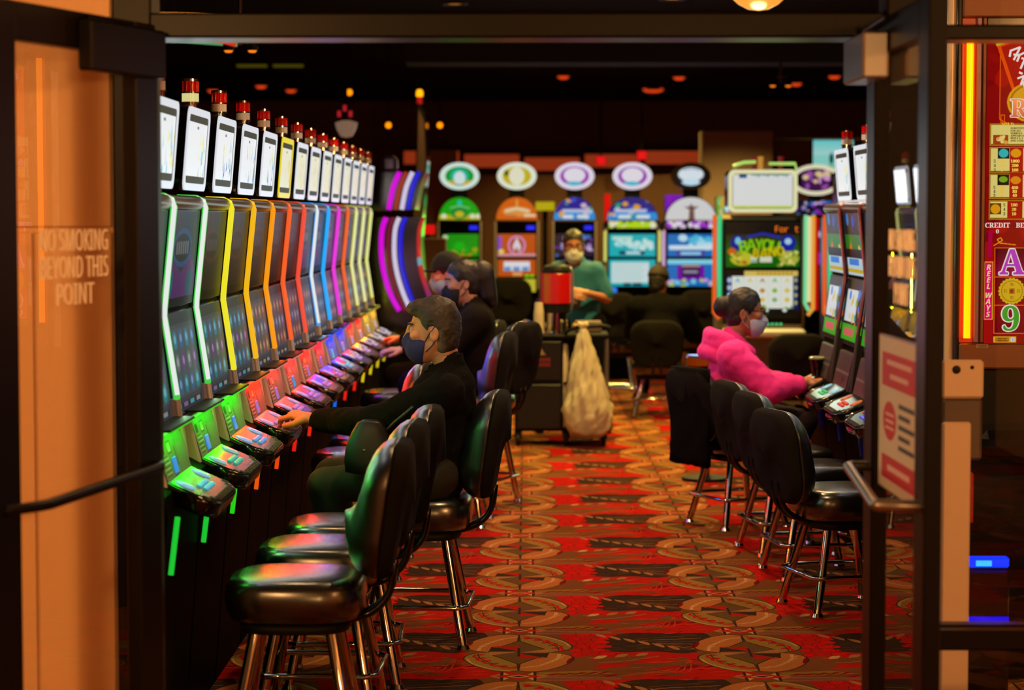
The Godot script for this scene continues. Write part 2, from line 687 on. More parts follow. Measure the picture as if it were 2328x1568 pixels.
func carpet_picture() -> ImageTexture:
	var w := 1024
	var c := Cv.new(w, w, Color(0.48, 0.28, 0.15))
	var red := Color(0.72, 0.11, 0.08)
	var deep := Color(0.52, 0.05, 0.05)
	var tan_ := Color(0.66, 0.44, 0.27)
	var pale := Color(0.80, 0.60, 0.40)
	var olive := Color(0.56, 0.42, 0.17)
	var dark := Color(0.24, 0.17, 0.13)
	var brown := Color(0.46, 0.27, 0.15)
	var mauve := Color(0.40, 0.29, 0.25)
	var put := func(pts: Array, col: Color) -> void:
		for du in [-1, 0, 1]:
			for dv in [-1, 0, 1]:
				var q := []
				var lo := Vector2(9, 9)
				var hi := Vector2(-9, -9)
				for p in pts:
					var s := Vector2(p.x + du, p.y + dv)
					lo = lo.min(s)
					hi = hi.max(s)
					q.append(s * w)
				if hi.x > 0 and lo.x < 1 and hi.y > 0 and lo.y < 1:
					c.poly(q, col)
	var V := func(l: Array) -> Array:
		var o := []
		for i in range(0, l.size(), 2):
			o.append(Vector2(l[i], l[i + 1]))
		return o
	var stroke := func(pts: Array, wd: float, col: Color) -> void:
		for i in pts.size() - 1:
			var a: Vector2 = pts[i]
			var b: Vector2 = pts[i + 1]
			var n := (b - a).orthogonal().normalized() * wd / 2
			var e := (b - a).normalized() * wd * 0.3
			put.call([a + n - e, b + n + e, b - n + e, a - n - e], col)
	# the field between the columns: flames, petals, a dark patch with drops, feathers
	put.call(spline(V.call([0.22, 0.36, 0.30, 0.42, 0.38, 0.38, 0.50, 0.44, 0.62, 0.36, 0.72, 0.46, 0.66, 0.98, 0.45, 0.95, 0.30, 0.99, 0.18, 0.92, 0.24, 0.62, 0.22, 0.36])), red)
	put.call(spline(V.call([0.36, 0.54, 0.46, 0.50, 0.58, 0.52, 0.74, 0.48, 0.80, 0.60, 0.86, 0.72, 0.84, 0.94, 0.70, 0.99, 0.52, 0.95, 0.42, 0.88, 0.36, 0.70, 0.36, 0.54])), dark)
	put.call(spline(V.call([0.40, -0.02, 0.52, 0.04, 0.64, 0.10, 0.56, 0.16, 0.66, 0.22, 0.74, 0.30, 0.70, 0.42, 0.76, 0.50, 0.80, 0.36, 0.88, 0.30, 0.97, 0.22, 0.98, 0.08, 0.86, -0.04, 0.70, -0.06, 0.55, -0.05, 0.40, -0.02])), red)
	put.call(spline(V.call([0.30, 0.16, 0.44, 0.20, 0.58, 0.24, 0.68, 0.34, 0.60, 0.42, 0.48, 0.30, 0.36, 0.26, 0.30, 0.16])), red)
	put.call(spline(V.call([0.44, 0.22, 0.54, 0.20, 0.64, 0.26, 0.66, 0.31, 0.58, 0.28, 0.50, 0.27, 0.44, 0.22])), brown)
	put.call(spline(V.call([0.34, 0.07, 0.48, 0.08, 0.60, 0.03, 0.70, 0.02, 0.60, 0.10, 0.46, 0.14, 0.34, 0.07])), brown)
	put.call(spline(V.call([0.74, 0.12, 0.82, 0.17, 0.86, 0.26, 0.80, 0.22, 0.74, 0.12])), deep)
	put.call(spline(V.call([0.62, 0.14, 0.72, 0.16, 0.78, 0.26, 0.74, 0.36, 0.70, 0.24, 0.62, 0.14])), deep)
	for k in 5:   # thin pale contours that follow the flames
		var o := 0.035 * k
		stroke.call(spline(V.call([0.42 + o, 0.01 + o, 0.56 + o, 0.09, 0.66 + o * 0.5, 0.17 + o, 0.74, 0.26 + o * 0.5, 0.80 + o * 0.6, 0.22])), 0.006, Color(0.76, 0.28, 0.16))
	var rg := RandomNumberGenerator.new()
	rg.seed = 5
	for k in 70:   # licks of darker and lighter dye in the red
		var a := Vector2(rg.randf_range(0.24, 0.95), rg.randf_range(-0.08, 0.45))
		var l := rg.randf_range(0.03, 0.10)
		put.call(spline([a, a + Vector2(l * 0.5, rg.randf_range(-0.02, 0.03)), a + Vector2(l, 0.02), a + Vector2(l * 0.5, 0.012), a]), [deep, Color(0.80, 0.20, 0.10), brown, Color(0.62, 0.16, 0.09)][k % 4])
	for k in 60:   # flecks in the dark patch
		var a := Vector2(rg.randf_range(0.38, 0.82), rg.randf_range(0.54, 0.94))
		stroke.call([a, a + Vector2(rg.randf_range(0.02, 0.06), rg.randf_range(-0.01, 0.015))], 0.006, [brown, Color(0.34, 0.26, 0.18), Color(0.18, 0.12, 0.10)][k % 3])
	for k in 26:   # petals outlined in dark
		var p := Vector2(rg.randf_range(0.22, 0.46), rg.randf_range(0.42, 0.94))
		var q := []
		for j in 7:
			q.append(p + Vector2(cos(TAU * j / 7), sin(TAU * j / 7)) * rg.randf_range(0.02, 0.045))
		if p.x < 0.40 or p.y < 0.5:
			stroke.call(q + [q[0]], 0.007, deep if k % 3 else dark)
			put.call(q, Color(0.80, 0.10, 0.07))
	for k in 6:   # drops on the dark patch
		var a := Vector2(0.34 + 0.062 * k, 0.93 - 0.055 * k)
		put.call(spline([a, a + Vector2(0.012, -0.05), a + Vector2(0.045, -0.10), a + Vector2(0.05, -0.06), a + Vector2(0.03, -0.02), a]), tan_)
	for k in 7:   # needles
		stroke.call([Vector2(0.52 + 0.03 * k, 0.80 - 0.03 * k), Vector2(0.80 + 0.012 * k, 0.90 - 0.075 * k)], 0.007, tan_ if k % 2 else brown)
	for k in 3:   # the lower sprig
		var a := Vector2(0.32 + 0.09 * k, 0.36 + 0.03 * k)
		put.call(spline([a, a + Vector2(0.04, 0.015), a + Vector2(0.06, 0.07), a + Vector2(0.02, 0.06), a]), pale if k == 0 else tan_)
	stroke.call(spline(V.call([0.28, 0.26, 0.40, 0.34, 0.52, 0.38, 0.62, 0.46])), 0.008, brown)
	stroke.call(spline(V.call([0.34, 0.28, 0.46, 0.32, 0.60, 0.42])), 0.008, tan_)
	put.call(V.call([0.05, -0.10, 0.42, -0.06, 0.42, -0.01, 0.10, 0.0]), Color(0.58, 0.34, 0.24))   # feathers from the knot
	put.call(V.call([0.10, 0.0, 0.40, 0.06, 0.30, 0.12, 0.08, 0.08]), olive)
	for k in 5:
		put.call(V.call([0.14 + 0.05 * k, 0.02 + 0.008 * k, 0.19 + 0.05 * k, 0.055 + 0.01 * k, 0.16 + 0.05 * k, 0.06 + 0.01 * k, 0.11 + 0.05 * k, 0.03]), deep)
		stroke.call([Vector2(0.06, -0.05), Vector2(0.42, -0.085 + 0.018 * k)], 0.004, mauve)
	# the ribbon column: an eye, two pairs of leaves, a pinwheel and a knot
	put.call(spline(V.call([-0.15, 0.5, -0.09, 0.59, 0.0, 0.76, 0.09, 0.59, 0.15, 0.5, 0.09, 0.41, 0.0, 0.24, -0.09, 0.41, -0.15, 0.5])), Color(0.42, 0.30, 0.15))
	for m in 4:
		var right := m % 2 == 0
		var near := m < 2
		var leaf := V.call([0.0, 0.11, 0.06, 0.095, 0.13, 0.135, 0.20, 0.24, 0.235, 0.36, 0.21, 0.45, 0.135, 0.50, 0.125, 0.46, 0.10, 0.41, 0.05, 0.33, 0.005, 0.25])
		var vein := V.call([0.02, 0.17, 0.08, 0.21, 0.13, 0.29, 0.165, 0.37, 0.175, 0.46])
		var turn := func(l: Array) -> Array:
			var o := []
			for p in l:
				o.append(Vector2(p.x if right else -p.x, p.y if near else 1.0 - p.y))
			return o
		var shape: Array = turn.call(spline(leaf))
		var green := right != near
		put.call(shape, olive.lightened(0.06) if green else Color(0.70, 0.42, 0.22))
		var mid: Array = turn.call(spline(vein, 8))
		if green:
			var wav := []
			for i in mid.size():
				wav.append(mid[i] + Vector2(0.022 * sin(i * 1.1), 0.022 * cos(i * 1.1)))
			stroke.call(wav, 0.016, red)
			stroke.call(turn.call(spline(V.call([0.03, 0.10, 0.12, 0.155, 0.195, 0.26, 0.22, 0.36]))), 0.008, pale)
			stroke.call(mid, 0.006, dark)
		else:
			stroke.call(mid, 0.016, pale)
			for i in range(2, mid.size() - 3, 4):
				stroke.call([mid[i], mid[i] + Vector2(0.03, 0.035)], 0.006, pale)
				stroke.call([mid[i], mid[i] - Vector2(0.03, 0.03)], 0.006, tan_)
			put.call(turn.call(spline(V.call([0.20, 0.26, 0.235, 0.32, 0.235, 0.40, 0.21, 0.34, 0.20, 0.26]))), deep)
		stroke.call(shape + [shape[0]], 0.007, dark)
	for s in [1.0, -1.0]:
		put.call([Vector2(0, 0.5 + 0.03 * s), Vector2(0, 0.5 + 0.13 * s), Vector2(-0.115 * s, 0.5 + 0.13 * s)], red)
		put.call([Vector2(-0.005 * s, 0.5 + 0.03 * s), Vector2(-0.12 * s, 0.5 + 0.12 * s), Vector2(-0.13 * s, 0.5 + 0.02 * s)], dark)
		put.call([Vector2(-0.01 * s, 0.5 + 0.005 * s), Vector2(-0.13 * s, 0.5 + 0.005 * s), Vector2(-0.13 * s, 0.5 - 0.075 * s)], tan_)
		put.call([Vector2(0.0, 0.5 + 0.03 * s), Vector2(0.0, 0.5 + 0.12 * s), Vector2(0.08 * s, 0.5 + 0.04 * s)], mauve)
	put.call([Vector2(-0.006, 0.41), Vector2(0.006, 0.41), Vector2(0.006, 0.59), Vector2(-0.006, 0.59)], dark)
	for s in [1.0, -1.0]:
		put.call([Vector2(0.02 * s, 0.0), Vector2(0.065 * s, 0.085), Vector2(0.065 * s, -0.085)], pale)
		put.call([Vector2(0.062 * s, 0.09), Vector2(0.074 * s, 0.09), Vector2(0.074 * s, -0.09), Vector2(0.062 * s, -0.09)], dark)
		put.call([Vector2(0.075 * s, 0.05), Vector2(0.12 * s, 0.0), Vector2(0.075 * s, -0.05)], tan_)
	put.call([Vector2(-0.10, 0), Vector2(0, 0.055), Vector2(0.10, 0), Vector2(0, -0.055)], red)
	put.call([Vector2(-0.05, 0), Vector2(0, 0.03), Vector2(0.05, 0), Vector2(0, -0.03)], pale)
	put.call([Vector2(-0.03, 0), Vector2(0, 0.018), Vector2(0.03, 0), Vector2(0, -0.018)], dark)
	return c.tex()


func noise_tex(freq: float, lo: float, hi: float, size := 256, seed_ := 1) -> NoiseTexture2D:
	var n := FastNoiseLite.new()
	n.seed = seed_
	n.frequency = freq
	var t := NoiseTexture2D.new()
	t.width = size
	t.height = size
	t.seamless = true
	t.noise = n
	var g := Gradient.new()
	g.set_color(0, Color(lo, lo, lo))
	g.set_color(1, Color(hi, hi, hi))
	t.color_ramp = g
	return t


func make_materials() -> void:
	var grain := noise_tex(0.05, 0.55, 1.0, 512, 3)
	var cp := mat("carpet", Color(1, 1, 1), 1.0, 0.0, {"albedo_texture": carpet_picture(), "detail_enabled": true, "detail_albedo": noise_tex(0.12, 0.72, 1.0, 1024, 8), "detail_blend_mode": BaseMaterial3D.BLEND_MODE_MUL, "metallic_specular": 0.1})
	cp.heightmap_enabled = true
	cp.heightmap_texture = noise_tex(0.2, 0.0, 1.0, 1024, 4)
	cp.heightmap_scale = 0.3
	mat("ceiling", Color(0.05, 0.05, 0.05), 0.95, 0.0, {"metallic_specular": 0.2})
	mat("soffit", Color(0.11, 0.105, 0.11), 0.9)
	mat("wall_brown", Color(0.42, 0.29, 0.22), 0.9, 0.0, {"roughness_texture": grain})
	mat("wall_tan", Color(0.60, 0.50, 0.45), 0.9)
	mat("plaster", Color(0.86, 0.70, 0.52), 0.75, 0.0, {"roughness_texture": grain})
	mat("bronze", Color(0.05, 0.038, 0.034), 0.36, 0.0, {"metallic_specular": 0.28})
	mat("black_shiny", Color(0.05, 0.05, 0.055), 0.14)
	mat("black", Color(0.06, 0.055, 0.055), 0.6, 0.0, {"metallic_specular": 0.3})
	mat("dark_cabinet", Color(0.035, 0.035, 0.04), 0.5, 0.0, {"metallic_specular": 0.06})
	mat("steel", Color(0.62, 0.60, 0.60), 0.3, 0.9)
	mat("silver", Color(0.72, 0.69, 0.69), 0.42, 0.3)
	mat("chrome", Color(0.82, 0.80, 0.78), 0.07, 1.0)
	mat("vinyl", Color(0.05, 0.045, 0.05), 0.27, 0.0, {"metallic_specular": 0.7, "clearcoat_enabled": true, "clearcoat": 1.0, "clearcoat_roughness": 0.24})
	mat("back_vinyl", Color(0.05, 0.045, 0.05), 0.36, 0.0, {"metallic_specular": 0.6, "clearcoat_enabled": true, "clearcoat": 1.0, "clearcoat_roughness": 0.33})
	mat("back_cloth", Color(0.10, 0.09, 0.085), 0.9, 0.0, {"metallic_specular": 0.2})
	mat("screen_glass", Color(0.012, 0.012, 0.014), 0.05)
	mat("glass", Color(1, 1, 1, 0.0), 0.0, 0.0, {"transparency": BaseMaterial3D.TRANSPARENCY_ALPHA})
	mat("bezel", Color(0.20, 0.19, 0.20), 0.4, 0.3)


func floor_mesh(x0: float, x1: float, d0: float, d1: float) -> Mb:
	var b := Mb.new()
	b.quad(Vector3(x0, 0, -d0), Vector3(x1, 0, -d0), Vector3(x1, 0, -d1), Vector3(x0, 0, -d1), Vector3.UP)
	for i in 4:
		b.U[i] = Vector2((b.V[i].x + 0.028) / 0.905, (-b.V[i].z - 8.078) / 0.905)
	var s := bx(Vector3(x0, -0.12, -d1), Vector3(x1, -0.002, -d0), 0.0005)
	var o := b.V.size()
	b.V.append_array(s.V)
	b.N.append_array(s.N)
	b.U.append_array(s.U)
	for k in s.I:
		b.I.append(k + o)
	return b


func hall() -> void:
	struct("floor", floor_mesh(-9, 9, -4.2, 34.2), M.carpet)
	struct("ceiling", bx(Vector3(-9.1, 3.5, -34.2), Vector3(9.1, 3.62, -6.2)), M.ceiling)
	struct("trim_1", bx(Vector3(-1.1, 3.10, -20.6), Vector3(4.6, 3.5, -20.0)), M.soffit)
	struct("wall_left", bx(Vector3(-9.12, 0, -34.2), Vector3(-9, 3.5, -6.2)), M.wall_brown)
	struct("wall_right", bx(Vector3(9, 0, -34.2), Vector3(9.12, 3.5, -6.2)), M.wall_brown)
	struct("wall_back", bx(Vector3(-9.1, 0, -34.3), Vector3(9.1, 3.5, -34.15)), M.wall_brown)
	struct("wall_right_return", bx(Vector3(2.16, 0, -27.6), Vector3(3.02, 2.76, -27.0), 0.01), M.wall_tan)
	struct("wall_right_panel", bx(Vector3(3.02, 0, -27.9), Vector3(4.8, 2.68, -27.5), 0.01), M.wall_brown)
	struct("wall_left_return", bx(Vector3(-1.5, 0, -30.3), Vector3(-0.95, 2.62, -30.0), 0.01), M.wall_tan)
	struct("wall_low_partition", bx(Vector3(-1.25, 0, -21.6), Vector3(-0.78, 1.50, -21.4), 0.01), M.wall_brown)
	struct("wall_back_panel", bx(Vector3(-0.92, 0, -29.75), Vector3(2.14, 2.27, -29.6), 0.01), M.wall_brown)
	# a band of orange cove panels high on the back wall
	for i in 5:
		var x0 := -1.9 + i * 0.93
		var sag := 0.05 * absf(i - 2.0)
		var c := thing("cove_light", ["orange cove panel high on the back wall, first from the left", "orange cove panel high on the back wall above the green lit machine", "orange cove panel high on the back wall, lowest of the band", "orange cove panel high on the back wall above the purple ringed wheel", "orange cove panel high on the back wall beside the tan pillar"][i], "cove light", Vector3(x0, 2.52 + sag, -34.0), 0, "orange cove panels")
		obj("housing", bx(Vector3(0, -0.13, -0.15), Vector3(0.88, 0.13, -0.02), 0.01), M.black, c)
		obj("diffuser", bx(Vector3(0.015, -0.10, -0.02), Vector3(0.865, 0.10, 0.0), 0.004), glow("cove", Color(0.60, 0.20, 0.08), 0.75), c)
	# the lobby on the camera's side of the entrance
	struct("wall_lobby_left", bx(Vector3(-3.62, 0, -6.0), Vector3(-3.5, 3.3, 4.2)), M.plaster)
	struct("wall_lobby_right", bx(Vector3(3.5, 0, -6.0), Vector3(3.62, 3.3, 4.2)), M.plaster)
	struct("wall_lobby_back", bx(Vector3(-3.6, 0, 4.1), Vector3(3.6, 3.3, 4.22)), mat("wall_dark", Color(0.12, 0.09, 0.075), 0.9))
	struct("ceiling_lobby", bx(Vector3(-3.6, 3.3, -6.25), Vector3(3.6, 3.42, 4.2)), mat("lobby_ceiling", Color(0.35, 0.28, 0.22), 0.9))


func entrance() -> void:
	# the shop-front wall at a depth of about six metres: plaster on the left, bronze frames and glass in the middle and on the right
	var wl := struct("wall_front", bx(Vector3(-9, 0, -6.2), Vector3(-1.135, 3.5, -6.06), 0.003), M.plaster)
	for q in [[-3.4, -1.36, 0.0, 1.66], [-3.4, -1.42, 1.67, 3.28], [-1.352, -1.14, 0.0, 1.66], [-1.412, -1.14, 1.67, 3.28]]:
		obj("panel", bx(Vector3(q[0], q[2] + 0.004, -6.062), Vector3(q[1], q[3], -6.045), 0.003), M.plaster, wl)
	struct("wall_front_right", bx(Vector3(2.62, 0, -6.2), Vector3(9, 3.5, -6.06), 0.003), M.plaster)
	struct("wall_front_top", bx(Vector3(-1.135, 2.92, -6.2), Vector3(2.62, 3.5, -6.06), 0.003), M.plaster)
	struct("trim_2", bx(Vector3(-1.135, 0, -6.20), Vector3(-1.026, 2.92, -6.05), 0.006), M.bronze)
	struct("trim_3", bx(Vector3(0.985, 0, -6.20), Vector3(1.075, 2.92, -6.05), 0.006), M.bronze)
	struct("trim_4", bx(Vector3(-1.03, 2.19, -6.22), Vector3(0.99, 2.258, -6.04), 0.006), M.bronze)
	struct("trim_5", bx(Vector3(1.07, 2.185, -6.20), Vector3(2.62, 2.225, -6.05), 0.005), M.bronze)
	struct("trim_6", bx(Vector3(1.07, 0.50, -6.20), Vector3(2.62, 0.556, -6.05), 0.006), M.bronze)
	struct("trim_7", bx(Vector3(2.54, 0, -6.20), Vector3(2.63, 2.92, -6.05), 0.006), M.bronze)
	struct("trim_8", bx(Vector3(1.07, 0.0, -6.20), Vector3(2.62, 0.10, -6.05), 0.006), M.bronze)
	for q in [[-1.026, 0.985, 2.258, 2.92], [1.075, 2.54, 0.556, 2.185], [1.075, 2.54, 2.225, 2.92], [1.075, 2.54, 0.10, 0.50]]:
		var win := struct("window_%d" % (used.get("win", 0) + 1), bx(Vector3(q[0], q[2] - 0.002, -6.14), Vector3(q[1], q[2] + 0.006, -6.11), 0.002), M.bronze)
		used["win"] = used.get("win", 0) + 1
		var pane := Mb.new()
		pane.quad(Vector3(q[0], q[2], -6.125), Vector3(q[1], q[2], -6.125), Vector3(q[1], q[3], -6.125), Vector3(q[0], q[3], -6.125), Vector3(0, 0, 1))
		obj("pane", pane, M.glass, win)
	door("door_1", Vector3(-1.03, 0, -6.06), -108.0, -1.0)
	door("door_2", Vector3(0.955, 0, -6.06), -89.2, 1.0)
	# lobby pendants behind the camera: their light falls on the plaster and frames, their bowls are mirrored in the glass
	pendant(Vector3(1.1, 2.45, 2.5), "glowing glass bowl pendant hanging in the lobby")
	pendant(Vector3(-1.6, 2.6, -2.2), "glowing glass bowl pendant hanging by the left lobby wall", 0.44, 5.0)
	pendant(Vector3(3.0, 2.75, -3.4), "glowing glass bowl pendant hanging by the right lobby wall")
	pendant(Vector3(1.31, 2.93, -12.5), "yellow glowing bowl pendant seen through the glass above the entrance beam", 0.3, 0.6)


func pendant(at: Vector3, label: String, dia := 0.44, e := 7.0) -> void:
	var t := thing("pendant_lamp", label, "lamp", at, 0, "glass bowl pendants")
	var r := dia / 2
	var top := 3.3 if at.z > -6 else 3.5
	var stem := Mb.new()
	stem.tube([Vector3(0, r * 0.2, 0), Vector3(0, top - at.y, 0)], 0.008, 8)
	stem.lathe([[0.0, top - at.y - 0.03], [0.06, top - at.y - 0.03], [0.06, top - at.y], [0.0, top - at.y]], 16, Transform3D())
	obj("stem", stem, M.bronze, t)
	var bowl := Mb.new()
	bowl.lathe([[0.0, -0.10 * dia / 0.44], [r * 0.4, -0.085 * dia / 0.44], [r * 0.75, -0.045 * dia / 0.44], [r * 0.97, 0.0], [r, 0.012], [r * 0.6, 0.02], [0.0, 0.02]], 28, Transform3D(), false)
	obj("bowl", bowl, glow("bowl_glass", Color(1.0, 0.66, 0.24), 1.0) if e < 1.0 else glow("bowl_glass_bright", Color(1.0, 0.62, 0.26), 9.0), t)
	var l := OmniLight3D.new()
	l.name = "lamp"
	l.light_color = Color(1.0, 0.72, 0.42)
	l.light_energy = e
	l.light_size = r * 0.6
	l.omni_range = 14.0
	l.omni_attenuation = 2.0
	l.shadow_enabled = true
	t.add_child(l)
	l.position = Vector3(0, -0.12 * dia / 0.44 - r * 0.6 - 0.01, 0)


# a glazed leaf whose hinge is at its origin; it runs along its own x; side tells which of its faces the camera sees
func door(n: String, at: Vector3, turn: float, side: float) -> void:
	var o := Node3D.new()
	o.name = n
	o.set_meta("kind", "structure")
	meta(o, "left glass entrance door standing open with white no smoking lettering" if side < 0 else "right glass entrance door standing open with a red and white notice")
	add_child(o)
	o.position = at
	o.rotation_degrees.y = turn
	var w := 0.86
	var top := 2.225
	var b: Material = M.bronze
	obj("stile", bx(Vector3(0, 0.01, -0.022), Vector3(0.125, top, 0.022), 0.004), b, o)
	obj("stile", bx(Vector3(w - 0.125, 0.01, -0.022), Vector3(w, top, 0.022), 0.004), b, o)
	obj("top_rail", bx(Vector3(0.125, 2.13, -0.022), Vector3(w - 0.125, top, 0.022), 0.004), b, o)
	obj("bottom_rail", bx(Vector3(0.125, 0.01, -0.022), Vector3(w - 0.125, 0.26, 0.022), 0.004), b, o)
	var p := Mb.new()
	p.quad(Vector3(0.125, 0.26, 0), Vector3(w - 0.125, 0.26, 0), Vector3(w - 0.125, 2.13, 0), Vector3(0.125, 2.13, 0), Vector3(0, 0, side))
	obj("pane", p, M.glass, o)
	var cl := obj("closer", bx(Vector3(0.02, 2.06, 0.022 * side), Vector3(0.34, 2.18, 0.09 * side), 0.006) if side > 0 else bx(Vector3(0.03, 2.075, -0.065), Vector3(0.44, 2.205, -0.022), 0.006), M.bronze if side < 0 else M.steel, o)
	cl.set_meta("label", "boxy door closer")
	var arm := Mb.new()
	arm.tube([Vector3(0.10, 2.20, 0.045 * side), Vector3(0.42, 2.21, 0.045 * side)], 0.008, 6)
	obj("closer_arm", arm, b, o)
	var bar := Mb.new()
	if side < 0:
		bar.tube([Vector3(0.05, 1.02, -0.02), Vector3(0.05, 1.02, -0.045), Vector3(0.07, 1.02, -0.055), Vector3(w - 0.20, 0.99, -0.055), Vector3(w - 0.17, 0.99, -0.05), Vector3(w - 0.05, 0.99, -0.02)], 0.014, 12)
	else:
		bar.tube([Vector3(0.05, 1.02, 0.02), Vector3(0.05, 1.02, 0.06), Vector3(0.07, 1.02, 0.075), Vector3(w - 0.08, 1.01, 0.125), Vector3(w - 0.055, 1.01, 0.12), Vector3(w - 0.05, 1.01, 0.02)], 0.014, 12)
	obj("push_bar", bar, M.bronze if side < 0 else M.steel, o)
	var ink := mat("door_lettering", Color(0.97, 0.95, 0.91), 0.7)
	var y := 1.0
	var lines := ["NO SMOKING", "BEYOND THIS", "POINT"]
	for i in 3:
		var B := Basis(Vector3(side, 0, 0), Vector3.UP, Vector3(0, 0, side))
		var m := words(o, lines[i], 0.052, ink, Transform3D(B, Vector3(0.43, 1.640 - 0.069 * i, 0.003 * side)), "Droid Sans", false, 0.002)
		var ab := m.get_aabb()
		m.scale.x *= ([0.345, 0.345, 0.19][i]) / maxf(ab.size.x, 0.01)
	if side > 0:   # a paper notice fixed to the pane: red bands, a red octagon and grey lines too blurred to read
		var c := Cv.new(256, 360, Color(0.88, 0.84, 0.76))
		c.rect(22, 36, 234, 116, Color(0.80, 0.06, 0.12))
		c.rect(22, 280, 234, 336, Color(0.80, 0.06, 0.12))
		for k in 2:
			c.rect(52 + k * 20, 52 + k * 32, 204 - k * 20, 64 + k * 32, Color(0.93, 0.75, 0.72))
		c.rect(60, 300, 196, 314, Color(0.93, 0.75, 0.72))
		for k in 5:
			c.rect(128, 146 + k * 24, 222 - (k % 2) * 24, 157 + k * 24, Color(0.25, 0.24, 0.26))
		c.ell(72, 196, 42, 46, Color(0.80, 0.08, 0.12))
		for k in 3:
			c.rect(46, 178 + k * 16, 98, 184 + k * 16, Color(0.93, 0.78, 0.75))
		var sg := Mb.new()
		sg.face(Vector3(0.145, 1.385, 0.006), Vector3(0.725, 1.385, 0.006), Vector3(0.725, 0.985, 0.006), Vector3(0.145, 0.985, 0.006))
		var back := bx(Vector3(0.14, 0.98, 0.001), Vector3(0.73, 1.39, 0.0055), 0.001)
		var s := obj("notice", back, mat("acrylic", Color(0.6, 0.58, 0.56), 0.3), o)
		s.set_meta("label", "red and white paper notice behind clear acrylic")
		obj("print", sg, mat("notice_print", Color.WHITE, 0.6, 0.0, {"albedo_texture": c.tex()}), s)


const SIDE := Transform3D(Basis(Vector3(0, 0, 1), Vector3(0, 1, 0), Vector3(1, 0, 0)), Vector3.ZERO)   # polygon x -> z, extrusion -> x


# point on a panel line: z and y at the share t from a to b
static func along(a: Vector2, b: Vector2, t: float) -> Vector2:
	return a.lerp(b, t)


